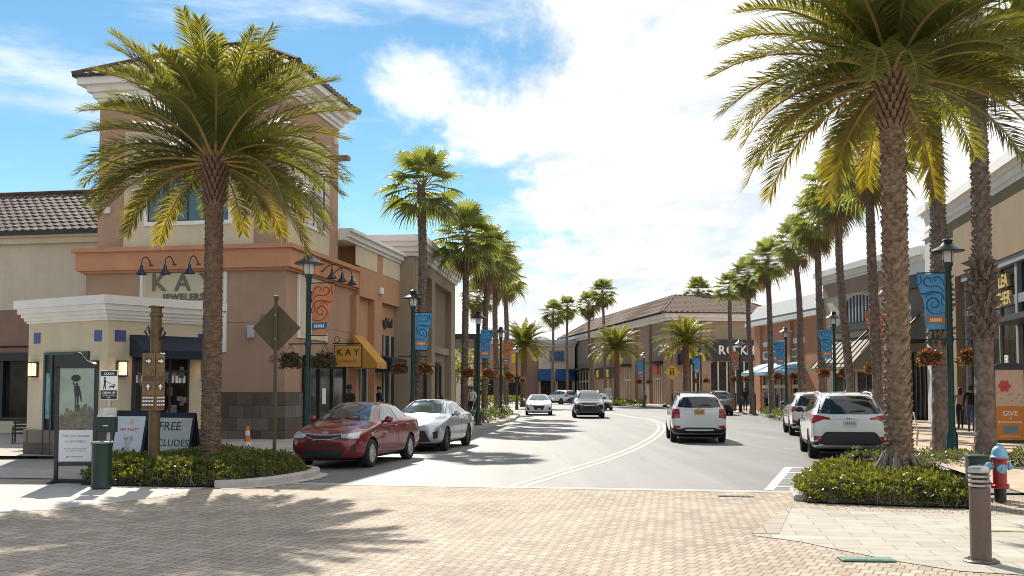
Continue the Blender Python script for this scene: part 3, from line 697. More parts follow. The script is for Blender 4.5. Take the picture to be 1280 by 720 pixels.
# ------------------------------------------------------------------ kiosk
KB = Vector((-9.39, 23.1, 0)); KA_ = Vector((-11.95, 24.6, 0)); KC = KB + Vector((2.04, 2.23, 0)).normalized()*hit(267, KB, Vector((2.04, 2.23, 0)).normalized()); KD = Vector((-8.4, 27.5, 0)); KE = Vector((-11.6, 27.6, 0))
kio = empty('kiosk', KB, 0, 'small cream kiosk with white cornice and black awning, in front of the tower', 'kiosk')
kp = [p - KB for p in (KA_, KB, KC, KD, KE)]
def offs(poly, d):
    n = len(poly); o = []
    for i in range(n):
        a, b, c = poly[i-1], poly[i], poly[(i+1) % n]
        d1 = (b-a).normalized(); d2 = (c-b).normalized(); n1 = Vector((d1.y,-d1.x,0)); n2 = Vector((d2.y,-d2.x,0))
        m = (n1+n2); m = m / max(.2, m.dot(n1)) if m.length > 1e-6 else n1
        o.append(b + m*d)
    return o
mb = MB(); mb.prism(kp, .6, 3.35); mb.build('wall', 'stucco_cream', kio)
mb = MB(); mb.prism(offs(kp, .06), .0, .72); mb.build('stone_base', 'stone_base', kio)
mb = MB()
for z0, z1, p in ((3.32,3.38,.05),(3.38,3.46,.10),(3.46,3.55,.16),(3.55,3.68,.23),(3.68,3.88,.30)): mb.prism(offs(kp, p), z0, z1)
mb.build('cornice', 'trim_white', kio)
d1 = (KA_-KB).normalized(); d2 = (KC-KB).normalized()
def face_frame(d, flip):              # local x runs to the right seen from the street, -y points out
    x = -d if flip else d; y = Vector((-x.y, x.x, 0)); m = Matrix.Identity(4)
    m.col[0][:3] = x; m.col[1][:3] = y; m.col[2][:3] = (0,0,1); return m
FL, FR = face_frame(d1, True), face_frame(d2, False)
hl = lambda px: -hit(px, KB, d1); hr = lambda px: hit(px, KB, d2)
def kbox(T, x0, x1, o0, o1, z0, z1, name, mat, parent=kio, bev=0):
    m = MB(); m.T = T
    (m.bbox(x0, x1, -o1, -o0, z0, z1, bev) if bev else m.box(x0, x1, -o1, -o0, z0, z1)); return m.build(name, mat, parent)
for px in (46, 122): kbox(FL, hl(px)-.12, hl(px)+.12, 0, .02, 2.83, 3.09, 'wall_tile', 'tile_blue')
for px in (149.5, 253): kbox(FR, hr(px)-.13, hr(px)+.13, 0, .02, 2.83, 3.09, 'wall_tile', 'tile_blue')
def sconce(T, x):
    o = kbox(T, x-.11, x+.11, 0, .04, 2.0, 2.38, 'wall_lamp', 'black_iron')
    m = MB(); m.T = T; m.bbox(x-.075, x+.075, -.17, -.04, 2.04, 2.34, .02); m.build('lamp_glass', 'lamp_lit', o, smooth=40)
    m = MB(); m.T = T
    for a in (-.085, .075): 
        for zz in ((2.0, 2.38),): m.box(x+a, x+a+.012, -.185, -.175, zz[0], zz[1])
    m.box(x-.1, x+.1, -.19, -.04, 2.355, 2.375); m.box(x-.1, x+.1, -.19, -.04, 2.005, 2.025); m.build('lamp_cage', 'black_iron', o)
for px in (45, 120): sconce(FL, hl(px))
for px in (151, 257): sconce(FR, hr(px))
dr = kbox(FL, hl(58), hl(112), .005, .03, .1, 2.55, 'door', 'glass_store')
m = MB(); m.T = FL
for a, b, c, d in ((hl(57),hl(57)+.07,.1,2.6),(hl(112)-.07,hl(112),.1,2.6),(hl(57)+.07,hl(112)-.07,2.53,2.6),(hl(66),hl(66)+.06,.1,2.53)): m.box(a,b,-.06,-.0,c,d)
m.build('door_frame', 'steel_green', dr)
kbox(FL, hl(59.5), hl(64.5), .031, .036, 1.0, 2.1, 'poster', M('poster_blue', (.20,.30,.34), var=.4, scale=6), dr)
sh = kbox(FR, hr(166), hr(234), .02, .05, .55, 2.5, 'shop_opening', 'glass_store')
m = MB(); m.T = FR
for a in (hr(165), hr(186), hr(209), hr(232)): m.box(a, a+.06, -.09, -.0, .1, 2.55)
m.box(hr(165)+.06, hr(232), -.085, 0, 2.12, 2.18); m.box(hr(165)+.06, hr(232), -.085, 0, .5, .56); m.build('frame', 'frame_dark', sh)
m = MB(); m.T = FR
rr = random.Random(3)
for i in range(26):
    x = hr(168) + rr.random()*(hr(230)-hr(168)); z = .9+rr.random()*1.1
    m.box(x, x+.05+.12*rr.random(), -.062-.003*(i%7), -.0505, z, z+.08+.2*rr.random())
m.build('goods', M('goods', (.30,.25,.22), var=.8, scale=7, c2=(.03,.03,.035)), sh)
m = MB(); m.T = FR
x = hr(168)
while x < hr(229): m.box(x, x+.07, -.066, -.055, 1.86, 2.04); x += .085 + .05*rr.random()
m.build('price_cards', 'letter_white', sh)
m = MB(); m.T = FR; m.extr([(-.02,3.0),(-.75,2.62),(-.75,2.42),(-.02,2.5)], 'x', hr(161), hr(256)); m.build('awning', 'awning_navy', kio)

# ------------------------------------------------------------------ taller taupe block further along on the left
TD = R(4.9)
tp = empty('taupe_building', (-4.45, 43.6, 0), -TD, 'taupe flat-roofed block with pale cornice and recessed panels, beyond the corner building', 'building')
mb = MB(); mb.box(-9, -.12, 0, 12.2, 0, 8.0)
for a, b in ((0,1.3),(4.3,5.3),(10.7,12.2)): mb.box(-.13, .22, a, b, 0, 7.0)
mb.box(-.13, .22, 0, 12.2, 7.0, 8.0); mb.box(-9, .18, -.22, -.0, 0, 8.0); mb.build('wall', 'stucco_taupe', tp)
mb = MB(); mb.box(-.119, -.08, 1.3, 4.3, 0, 7.0); mb.box(-.119, -.08, 5.3, 10.7, 0, 7.0); mb.each('recess_panel', 'stucco_taupe_dark', tp)
mb = MB()
for z0, z1, p in ((7.55,7.72,.12),(7.72,7.95,.24),(7.95,8.15,.38),(8.15,8.42,.5)): mb.box(-9, .22+p, -.22-p, 12.2+p, z0, z1)
mb.build('cornice', 'trim_white', tp)
mb = MB(); mb.box(-.07, .10, 5.3, 10.7, 3.55, 3.9); mb.build('ledge', 'stucco_taupe', tp)
mb = MB(); mb.box(-.079, -.03, 1.5, 4.1, .15, 2.9); mb.box(-.079, -.03, 5.6, 8.6, .15, 3.1); g = mb.each('shop_window', 'glass_store', tp)
mb = MB()
for a in (1.5, 2.8, 4.03, 5.6, 7.0, 8.53): mb.box(-.075, .03, a, a+.08, .1, 2.95)
mb.frames('window_frame', 'frame_dark', g)
# beyond it, a low shop with a flat dark canopy
lp = empty('low_shop', (-2.6, 66, 0), R(2), 'low pale shop with flat dark canopy, glimpsed behind the left row of palms', 'building')
mb = MB(); mb.box(-14, -1.5, 0, 14, 0, 5.4); mb.build('wall', 'stucco_pale', lp)
mb = MB(); mb.bbox(-13, .6, -1.2, 14.3, 5.0, 5.35, .04); mb.build('canopy', 'frame_dark', lp)
mb = MB(); mb.box(-1.49, -1.44, .6, 5.5, .3, 3.0); mb.box(-1.49, -1.44, 7, 12.5, .3, 3.0); mb.box(-12,-2.5,-.05,-.01,.3,3.0); g = mb.each('shop_window', 'glass_store', lp)
mb = MB()
for y in (.6, 3., 5.4, 7., 9.7, 12.4): mb.box(-1.47, -1.36, y, y+.1, .2, 3.1)
for x in (-12, -9, -6, -2.6): mb.box(x, x+.1, -.1, -.02, .2, 3.1)
mb.frames('window_frame', 'trim_grey', g)
awning(lp, -11, -3, -.05, 3.8, 3.0, 1.2, 'awning_blue', '-y')
mb = MB()
for y in (-.9, 13.8): mb.lathe([(.12,0),(.1,5.0)], 10, .2, y)
mb.each('canopy_post', 'frame_dark', lp)

# ------------------------------------------------------------------ right side
def wallroot(name, P0, P1, label):
    d = Vector(P1) - Vector(P0); o = empty(name, (P0[0], P0[1], 0), math.atan2(-d.x, d.y), label, 'building'); return o, d.length
# near tan store
P0 = ST(20, 12.2); P1 = ST(52, 12.0)
ns, Ln = wallroot('tan_store', P0, P1, 'large tan store with stepped pale cornice and dark glass front at the right edge')
dn = (P1-P0).normalized(); ny = lambda px: hit(px, P0, dn)
mb = MB(); mb.box(.12, 14, 0, Ln, 6.85, 9.7); mb.box(.6, 14, 0, Ln, 0, 6.85); mb.box(.0, 14, ny(1196), Ln-.004, 0, 6.85); mb.build('wall', 'stucco_khaki', ns)
mb = MB(); mb.box(-.35, .3, Ln-1.3, Ln+.002, 0, 9.5); mb.build('pier', 'trim_grey', ns)
mb = MB()
for z0, z1, p in ((9.5,9.68,.05),(9.68,9.95,.16),(9.95,10.1,.3),(10.1,10.5,.5)):
    mb.box(-p+.12, 14, -p, Ln-1.4, z0, z1)
for z0, z1, p in ((9.1,9.3,.12),(9.3,10.2,.0),(10.2,10.35,.12),(10.35,10.75,.3)): mb.box(-.35-p, .3+p, Ln-1.3-p, Ln+p, z0, z1)
mb.build('cornice', 'trim_white', ns)
ye = ny(1197)
mb = MB(); mb.box(.45, .5, 0, ye-.05, .2, 6.75); g = mb.each('shop_window', 'glass_store', ns)
mb = MB(); mb.box(.2, .6, 0, ye-.02, 6.55, 6.85); mb.box(.3, .6, 0, ye-.02, 5.0, 5.35); mb.box(.35,.6,0,ye-.02,.0,.25)
y = ye - .25
k = 0
while y > 0: 
    w_ = .26 if k % 3 == 0 else .10
    mb.box(.28 if k % 3 == 0 else .36, .6, y-w_, y, .25, 6.55); y -= 2.3; k += 1
mb.frames('window_frame', 'frame_grey', g)
mb = MB(); mb.box(-.9, .6, 3, ny(1262), 4.15, 4.35); mb.build('canopy', 'frame_dark', ns)
mb = MB(); mb.text('THER', .7, TXT(.25, ny(1249), 5.05, '-x'), ext=.05, bold=.02); mb.text('LEA', .7, TXT(.25, ny(1249), 5.75, '-x'), ext=.05, bold=.02); mb.build('sign_lettering', 'letter_gold', ns)
mb = MB(); mb.text('ER', .42, TXT(.25, ny(1250), 2.75, '-x'), ext=.02, bold=.01); mb.build('window_lettering', 'letter_white', ns)
# cream shop with the arched louvre
P0 = Vector((21.0, 50.4, 0)); P1 = Vector((19.8, 63.0, 0))
ar, La = wallroot('arch_shop', P0, P1, 'cream shop with arched louvre over a khaki awning, beside the orange building')
da = (P1-P0).normalized(); ay = lambda px: hit(px, P0, da)
ysplit = ay(1118)
mb = MB(); mb.box(.0, 12, ysplit, La, 0, 7.45); mb.build('wall', 'stucco_pale', ar)
mb = MB(); mb.box(-.06, 12, ysplit, La, 7.45, 8.3); mb.build('upper_wall', 'stucco_mocha', ar)
mb = MB(); mb.box(.3, 12, 0, ysplit-.004, 0, 7.0); mb.build('dark_front', 'stucco_taupe_dark', ar)
mb = MB(); mb.box(.1, 12, 0, ysplit-.004, 7.0, 7.7); mb.build('fascia', 'frame_dark', ar)
mb = MB()
for z0, z1, p in ((8.3,8.45,.15),(8.45,8.75,.3),(8.75,9.1,.5)): mb.box(-p, 12, ysplit-.1, La+p, z0, z1)
for z0, z1, p in ((7.7,8.3,.1),(8.3,8.55,.3),(8.55,9.0,.45)): mb.box(.1-p, 12, -.2, ysplit-.11, z0, z1)
mb.build('cornice', 'trim_white', ar)
ya, yb = ay(1101), ay(1051); yc_, rad = (ya+yb)/2, abs(yb-ya)/2; zb_, zt_ = 5.6, 7.3
mb = MB(); pts = [(yc_-rad, zb_)] + [(yc_-rad*math.cos(PI*i/16), zt_-1.25+ 1.25*math.sin(PI*i/16)) for i in range(17)] + [(yc_+rad, zb_)]
mb.extr(pts, 'x', -.05, -.02); lou = mb.build('arched_louvre', 'frame_dark', ar)
mb = MB(); n = 12
for i in range(n):
    q = -1 + 2*(i+.5)/n; zt = zt_-1.25+1.25*math.sqrt(max(0,1-q*q)); mb.box(-.11, -.052, yc_+q*rad-.06, yc_+q*rad+.06, zb_+.05, zt-.04)
mb.build('louvre_slat', 'trim_grey', lou)
mb = MB(); mb.tube([(-.06, p[0], p[1]) for p in pts], .07, 6); mb.build('arch_trim', 'stucco_cream', lou)
mb = MB(); mb.box(-.35, -.02, ay(1092)-.2, ay(1046), 5.15, 5.55); mb.build('sign_box', 'frame_dark', ar)
awk = awning(ar, ay(1100), ay(1047), 0, 4.75, 2.85, 1.7, 'awning_khaki', '-x', val=.12)
mb = MB(); ylo, yhi = ay(1100), ay(1047)
for i in range(9):
    y = ylo + (yhi-ylo)*i/8; mb.tube([(-.05, y, 4.80), (-1.72, y, 3.03)], .025, 4)
mb.build('seam', 'awning_khaki', awk)
mb = MB(); mb.box(-.03, -.005, ay(1094), ay(1073), .15, 2.7); mb.box(-.03,-.005, ay(1068), ay(1044), .6, 2.7); g = mb.each('shop_door', 'glass_store', ar)
mb = MB()
for px in (1094, 1084, 1073, 1068, 1056, 1044): mb.box(-.08, -.0, ay(px)-.05, ay(px)+.05, .13, 2.75)
mb.frames('door_frame', 'frame_grey', g)
mb = MB(); mb.text('e8', 1.6, TXT(-.55, ay(1141), 5.1, '-x'), ext=.12, bold=.05); sg = mb.build('sign_lettering', 'letter_white', ar)
mb = MB(); mb.box(-1.1, .3, .5, ysplit-.4, 4.1, 4.3)
for y in (1.2, 3.6, 6.0): mb.tube([(.3, y, 5.6), (-1.05, y, 4.3)], .05, 6)
mb.build('canopy', 'frame_dark', ar)
mb = MB(); mb.box(.25, .295, .6, ysplit-.6, .2, 3.6); g = mb.each('shop_window', 'glass_store', ar)
mb = MB()
for i in range(6): y = .6 + (ysplit-1.2)*i/5; mb.box(.2, .28, y-.05, y+.05, .13, 3.65)
mb.frames('window_frame', 'frame_dark', g)
# orange building
P0 = Vector((19.75, 63.3, 0)); P1 = Vector((18.4, 76.0, 0))
og, Lo = wallroot('orange_building', P0, P1, 'orange stucco building with a grey metal roof edge and pale blue awnings')
do = (P1-P0).normalized(); oy = lambda px: hit(px, P0, do)
mb = MB(); mb.box(.12, 12, 0, Lo, 0, 7.0)
for a, b in ((oy(1033), oy(1009)), (oy(990), oy(983)), (oy(952), oy(945))): mb.box(-.12, .13, a, b, 0, 6.7)
mb.build('wall', 'stucco_orange', og)
mb = MB(); mb.extr([(-.45,6.75),(-.5,6.9),(.5,8.05),(12,8.05),(12,7.0),(.3,6.75)], 'y', -.3, Lo+.3); mb.build('roof', 'roof_metal_grey', og)
mb = MB(); mb.box(-.52, .3, -.32, Lo+.32, 6.45, 6.76); mb.build('fascia', 'trim_white', og)
mb = MB(); mb.box(.05, .13, oy(1008), oy(991), 4.85, 5.2); mb.box(.05, .13, oy(982), oy(953), 4.85, 5.2); mb.each('wall_band', 'trim_white', og)
mb = MB(); mb.box(-.02, .12, oy(1001), oy(954), 3.9, 4.5); sgn = mb.build('sign_board', 'trim_white', og)
mb = MB(); mb.box(-.035, -.015, oy(999), oy(956), 4.0, 4.4); mb.build('sign_field', 'awning_khaki', sgn)
ya0, ya1 = oy(1006), oy(948)
for i in range(3):
    a = ya0 + (ya1-ya0)*i/3; b = ya0 + (ya1-ya0)*(i+1)/3 - .5
    awning(og, a, b, .1, 3.6, 2.7, 1.6, 'awning_sky', '-x', val=.2)
mb = MB(); mb.box(-.05, .12, oy(1008), oy(953), 1.8, 2.05); mb.build('transom_band', 'stucco_cream', og)
mb = MB(); mb.box(.07, .11, oy(1007), oy(991), .3, 2.6); mb.box(.07,.11, oy(982), oy(953), .3, 2.6); g = mb.each('shop_window', 'glass_store', og)
mb = MB()
for i in range(8): y = oy(1007) + (oy(953)-oy(1007))*i/7; mb.box(.0, .1, y-.06, y+.06, .13, 2.65)
mb.frames('window_frame', 'stucco_cream', g)

# ------------------------------------------------------------------ brown tile-roofed block at the bend
DB = Vector((16.7, 105, 0)); DL = Vector((8.7, 159, 0)); DR = Vector((26.6, 106.6, 0))
bd = empty('brown_building', DB, math.atan2(-(DL-DB).x, (DL-DB).y), 'big brown building with low tile roof and black sign at the bend of the street', 'building')
LB = (DL-DB).length; WB = 12.0
db = (DL-DB).normalized(); by = lambda px: hit(px, DB, db); bxv = Vector((db.y, -db.x, 0)); bx_ = lambda px: hit(px, DB, bxv)
mb = MB(); mb.box(0, WB-1, 0, LB, 0, 9.3)
for px in (838, 815, 797, 765, 742, 712): y = max(.0, by(px)); mb.box(-.35, .02, y, y+1.4, 0, 8.9)
for px in (840, 876): mb.box(bx_(px), bx_(px)+1.0, -.35, .02, 0, 8.9)
mb.build('wall', 'stucco_mocha', bd)
mb = MB()
for z0, z1, p in ((9.0,9.3,.4),(9.3,9.75,.8)): mb.box(-p, WB-1+p, -p, LB+p, z0, z1)
mb.build('fascia', 'trim_white', bd)
mb = MB(); kw = dict(pitch=.6, row=.7, amp=.1, seg=4); x0, x1, y0, y1, zz0, zz1 = -1.2, WB+.2, -1.2, LB+1.2, 9.8, 12.4
q0, q1, q2, q3 = (x0,y0,zz0), (x1,y0,zz0), (x1,y1,zz0), (x0,y1,zz0); i0, i1, i2, i3 = (x0+4.2,y0+9,zz1), (x1-3,y0+9,zz1), (x1-3,y1-6,zz1), (x0+4.2,y1-6,zz1)
for a_, b_, c_, d_ in ((q0,q1,i0,i1),(q1,q2,i1,i2),(q2,q3,i2,i3),(q3,q0,i3,i0)): tile_slope(mb, a_, b_, c_, d_, **kw)
mb.quad(i0, i1, i2, i3)
for a_, b_ in ((q0,i0),(q1,i1),(q3,i3),(i0,i1),(i0,i3)): mb.tube([a_, b_], .16, 6)
rf = mb.build('roof', 'roof_tile_far', bd, smooth=40)
mb = MB()
for a, b in ((836, 818), (795, 770), (740, 717)): mb.box(-.06, .0, by(a)+1.6, by(b)-.6, 5.4, 8.2)
mb.box(bx_(880)+.5, bx_(945), -.05, .0, 7.0, 8.6); mb.each('wall_panel', 'stucco_taupe', bd)
mb = MB()
for a, b in ((834, 818), (795, 782), (740, 722)): mb.box(-.1, -.01, by(a)+1.6, by(b)-.4, .15, 4.2)
mb.box(bx_(848), bx_(874), -.1, -.01, .15, 5.2); mb.box(bx_(886), bx_(940), -.1, -.01, .15, 4.6); g = mb.each('shop_window', 'glass_store', bd)
mb = MB()
for a, b in ((834, 818), (795, 782), (740, 722)):
    y0, y1 = by(a)+1.6, by(b)-.4
    for i in range(5): y = y0+(y1-y0)*i/4; mb.box(-.2, -.02, y-.1, y+.1, .1, 4.3)
    mb.box(-.2, -.02, y0, y1, 2.8, 3.0)
for x0, x1 in ((bx_(848), bx_(874)), (bx_(886), bx_(940))):
    for i in range(6): x = x0+(x1-x0)*i/5; mb.box(x-.08, x+.08, -.2, -.02, .1, 4.7)
mb.frames('window_frame', 'stucco_cream', g)
mb = MB(); mb.box(bx_(880), bx_(941), -.5, -.02, 4.8, 7.0); sb = mb.build('sign_board', M('sign_black', (.028,.026,.03), rough=.6), bd)
mb = MB(); mb.text('RO', 1.3, TXT(bx_(906.5), -.55, 5.45), ext=.06, bold=.03, space=1.15); mb.text('CK', 1.3, TXT(bx_(921.5), -.55, 5.45), ext=.06, bold=.03); mb.text('H', 1.3, TXT(bx_(936), -.55, 5.45), ext=.06, bold=.03); mb.build('sign_lettering', 'letter_white', sb)
awning(bd, bx_(846), bx_(860), -.0, 6.3, 4.3, 1.6, 'awning_navy', '-y')
mb = MB(); mb.box(-1.6, 0, by(834)+1, by(818), 4.5, 4.75); mb.box(-1.6, 0, by(795)+1, by(770), 4.5, 4.75); mb.box(-1.6, 0, by(740), by(718), 4.5, 4.75); mb.each('canopy', 'frame_dark', bd)
mb = MB(); mb.box(-.5, -.05, by(773), by(748), 3.2, 4.6); ys = mb.build('sign_board', 'frame_dark', bd)
mb = MB(); mb.text('JUS', 1.25, TXT(-.55, by(764), 3.4, '-x'), ext=.08, bold=.05); mb.text('O', 1.3, TXT(-.55, by(752), 3.4, '-x'), ext=.08, bold=.06); mb.build('sign_lettering', 'letter_yellow', ys)
mb = MB(); mb.box(-.4, -.1, by(832)+1.8, by(820), 3.4, 4.3); mb.build('shop_sign', 'letter_red', bd)
# ------------------------------------------------------------------ shops that close the view
bb = empty('blue_awning_shop', (4.0, 150, 0), R(3), 'pale shop with bright blue awnings closing the view down the street', 'building')
mb = MB(); mb.box(0, 5.5, 0, 8, 0, 8.2); mb.build('wall', 'stucco_pale', bb)
mb = MB(); mb.box(-.3, 5.6, -.4, 8, 8.2, 8.6); mb.box(-.5, 5.8, -.6, 8, 8.6, 9.2); mb.build('cornice', 'trim_grey', bb)
awning(bb, .0, 2.2, 0, 4.8, 3.0, 1.4, 'awning_blue', '-y'); awning(bb, 2.6, 5.4, 0, 4.8, 3.0, 1.4, 'awning_blue', '-y')
mb = MB(); mb.box(.3, 2.4, -.06, -.01, .2, 3.0); mb.box(2.9, 5.0, -.06, -.01, .2, 3.0); mb.each('shop_window', 'glass_store', bb)
mb = MB(); mb.box(1.6, 3.9, -.2, -.02, 5.9, 7.6); s_ = mb.build('sign_board', 'frame_grey', bb)
mb = MB(); mb.box(1.75, 3.75, -.23, -.205, 6.05, 7.45); mb.build('sign_field', M('sign_blue', (.05,.10,.2), var=.7, scale=3), s_)
bw = empty('brown_shop', (-7.5, 150, 0), R(3), 'brown shop wall left of the blue awnings, glimpsed between the left palms', 'building')
mb = MB(); mb.box(0, 11.4, 0, 8, 0, 8.6); mb.build('wall', 'stucco_rust', bw)
mb = MB(); mb.box(9.6, 11.45, -.3, 0, 0, 8.4); mb.build('pier', 'stucco_brown', bw)
mb = MB(); mb.box(-.3, 11.5, -.4, 8, 8.6, 9.3); mb.build('cornice', 'stucco_cream', bw)
mb = MB()
for x in (.8, 3.8, 6.8): mb.box(x, x+2.3, -.06, -.01, .2, 3.6)
mb.each('shop_window', 'glass_store', bw)
awning(bw, .6, 9.2, 0, 4.6, 3.7, 1.2, 'awning_gold', '-y')
gl = empty('cream_shop', (-30, 108, 0), R(-12), 'cream shop with a long flat cornice far behind the left palms', 'building')
mb = MB(); mb.box(0, 24, 0, 10, 0, 6.2); mb.build('wall', 'stucco_cream', gl)
mb = MB(); mb.box(-.3, 24.3, -.4, 10, 6.2, 7.0); mb.build('cornice', 'trim_white', gl)
mb = MB()
for i in range(6): mb.box(1+3.8*i, 3.6+3.8*i, -.06, -.01, .2, 3.4)
mb.each('shop_window', 'glass_store', gl)
# ------------------------------------------------------------------ palms
def trunk_mesh(rnd, h, r0, r1, boots=(0., 1.), bw=.13, bh=.17, out=.05, flare=1.5, bump=0., wob=.0):
    """tapered trunk with a spiral of old leaf bases between the fractions boots"""
    mb = MB(); n = 18; K = max(8, int(h/.12)); v = []; f = []
    ox = [wob*math.sin(2.1*z/h*PI+1)*z/h for z in [h*k/K for k in range(K+1)]]
    def rad(z): 
        t = z/h; r = r0 + (r1-r0)*t
        return r * (1 + (flare-1)*math.exp(-z/.22))
    for k in range(K+1):
        z = h*k/K
        for i in range(n):
            a = 2*PI*i/n; r = rad(z) * (1 + .035*math.sin(5*a+k*1.7) + rnd.uniform(-.03,.03)) + bump*rnd.uniform(-1,1)
            v.append((ox[k] + r*math.cos(a), r*math.sin(a), z))
    for k in range(K):
        for i in range(n): f.append((k*n+i, k*n+(i+1)%n, (k+1)*n+(i+1)%n, (k+1)*n+i))
    f.append(tuple(range(K*n, K*n+n))); mb.add(v, f)
    z = h*boots[0]; row = 0
    while z < h*boots[1]:
        r = rad(z)*.98; m = max(8, int(2*PI*r/bw))
        for i in range(m):
            a = 2*PI*(i + .5*(row % 2) + rnd.uniform(-.12,.12))/m; da = PI/m*1.15
            hh = bh*rnd.uniform(.85,1.2); o = out*rnd.uniform(.6,1.3); zc = z + rnd.uniform(-.02,.02)
            k = min(K, int((zc)/h*K)); cx = ox[k]
            P = lambda aa, rr, zz: (cx + rr*math.cos(aa), rr*math.sin(aa), zz)
            L, Rr, B = P(a-da, r, zc+hh*.45), P(a+da, r, zc+hh*.45), P(a, r*.99, zc)
            T0, T1, TT = P(a-da*.55, r+o, zc+hh*.95), P(a+da*.55, r+o, zc+hh*.95), P(a, r*.97, zc+hh*1.1)
            mb.add([B, Rr, L, T1, T0, TT], [(0,1,3,4,2), (4,3,5), (2,4,5), (1,5,3)])
        z += bh*.62; row += 1
    return mb
def date_crown(rnd, R_=2.9, N_=78, leaf_n=58, lw=.030, trim=None, big_trim=True):
    mb = MB(); mb2 = []
    leaf = MB(); ra = MB(); old = MB()
    for i in range(N_):
        t = (i + .5)/N_
        az_ = i*2.39996 + rnd.uniform(-.25,.25)
        e = R(80) - (R(80)+R(14))*t**.95 + rnd.uniform(-.10,.10)
        L = R_*(1.02 - .12*abs(t-.45))*rnd.uniform(.92,1.08); bend = R(40 + 26*min(1,t*1.6) + rnd.uniform(-9,9))
        if t > .85: bend *= .85
        if trim is not None and t > (.55 if big_trim else .78) and math.cos(az_ - trim) > .78: continue      # old fronds cut back on one side
        roll = rnd.uniform(-.5,.5); tgt = old if t > .91 or (t > .7 and rnd.random() < .06) else leaf
        S = 16; p = Vector((0,0,.0)) + Vector((math.cos(az_), math.sin(az_), 0))*.14 + Vector((0,0,.15*(1-t)))
        pts = [p.copy()]; dirs = []
        for k in range(S):
            q = k/S; ee = e - bend*q**1.35
            d = Vector((math.cos(az_)*math.cos(ee), math.sin(az_)*math.cos(ee), math.sin(ee))); dirs.append(d)
            p = p + d*(L/S); pts.append(p.copy())
        dirs.append(dirs[-1])
        ra.tube(pts, [.030*(1-k/S)+.006 for k in range(S+1)], 5, cap=False)
        side0 = Vector((-math.sin(az_), math.cos(az_), 0))
        for j in range(leaf_n):
            q = .10 + .90*(j/(leaf_n-1)); x = q*S; k = min(S-1, int(x)); b = pts[k].lerp(pts[k+1], x-k); d = dirs[k]
            up = side0.cross(d).normalized(); 
            if up.z < 0 and abs(e) < 1.2: up = -up
            prof = math.sin(PI*min(1, .12+.80*q))**.7
            ll = (.54*prof + .06)*rnd.uniform(.85,1.1)*(R_/2.9)
            for sg in (-1, 1):
                fw = R(38) + R(12)*(1-q) + rnd.uniform(-.1,.1); v_ = rnd.choice((.12,.42,.62)) + roll*sg*.3
                dr = (d*math.cos(fw) + (side0*sg*math.cos(v_) + up*math.sin(v_))*math.sin(fw)).normalized()
                wv = dr.cross(up).normalized()*lw*.5
                mid = b + dr*ll*.45; tip = b + dr*ll + Vector((0,0,-.10*ll))
                tgt.add([b - wv*.5, mid - wv, tip, mid + wv, b + wv*.5], [(0,1,2,3,4)])
    return leaf, ra, old
def fan_crown(rnd, R_=1.75, N_=40, dead=5):
    leaf = MB(); ra = MB(); dd = MB()
    N0 = N_; N_ = N_ + dead
    for i in range(N_):
        t = min(1, (i+.5)/N0); az_ = i*2.39996 + rnd.uniform(-.3,.3); isd = i >= N0
        e = R(80) - R(122)*t + rnd.uniform(-.14,.14) - (R(28) if isd else 0)
        pl = R_*.50*rnd.uniform(.85,1.15); bl = R_*.56*rnd.uniform(.88,1.12)
        d = Vector((math.cos(az_)*math.cos(e), math.sin(az_)*math.cos(e), math.sin(e)))
        side = Vector((-math.sin(az_), math.cos(az_), 0))
        base = d*.08 + Vector((0,0,.25*(1-t)))
        d2 = (d + Vector((0,0,-.28))).normalized()
        mid = base + d*pl*.6; b = mid + d2*pl*.4
        ra.tube([base, mid, b], [.022,.016,.012], 4, cap=False)
        up = side.cross(d2).normalized()
        if up.z < 0: up = -up
        n = 22; inner = []
        for j in range(n+1):
            th = R(-112) + R(224)*j/n; f_ = .05 + .10*abs(th)
            r = bl*.50*(1 - .12*abs(th)/2)
            q = b + (d2*math.cos(th) + side*math.sin(th))*r + up*(.10*math.sin(abs(th)))*bl + (up*.018 if j % 2 else up*-.018) + Vector((0,0,-.10*bl*.5))
            inner.append(q)
        vs = [b] + inner; (dd if isd else leaf).add(vs, [(0, j+1, j+2) for j in range(n)])
        for j in range(n):
            th = R(-112) + R(224)*(j+.5)/n; dr = d2*math.cos(th) + side*math.sin(th)
            L = bl*.52*(1-.16*abs(th)/2)*rnd.uniform(.8,1.15)
            a, c = inner[j], inner[j+1]; cc = (a+c)/2; w_ = (c-a)*.36
            m1 = cc + dr*L*.5 + Vector((0,0,-.10*L)); tip = m1 + dr*L*.42 + Vector((0,0,-rnd.uniform(.25,.8)*L))
            (dd if isd else leaf).add([a, m1 - w_*.75, tip, m1 + w_*.75, c], [(0,1,3,4),(1,2,3)])
    return leaf, ra, dd
def palm(name, label, pos, h, crownfn, trunk, tmat, lmat, group, lean=0.):
    o = empty(name, pos, random.uniform(0, 6.28), label, 'palm tree', group)
    t = trunk.build('trunk', tmat, o, smooth=50, fix=False)
    return o
rD = random.Random(11)
GD = 'feather-leaved date palms'; GF_L = 'tall fan palms lining the left kerb'; GF_R = 'tall fan palms lining the right sidewalk'; GF_F = 'fan palms by the brown building'
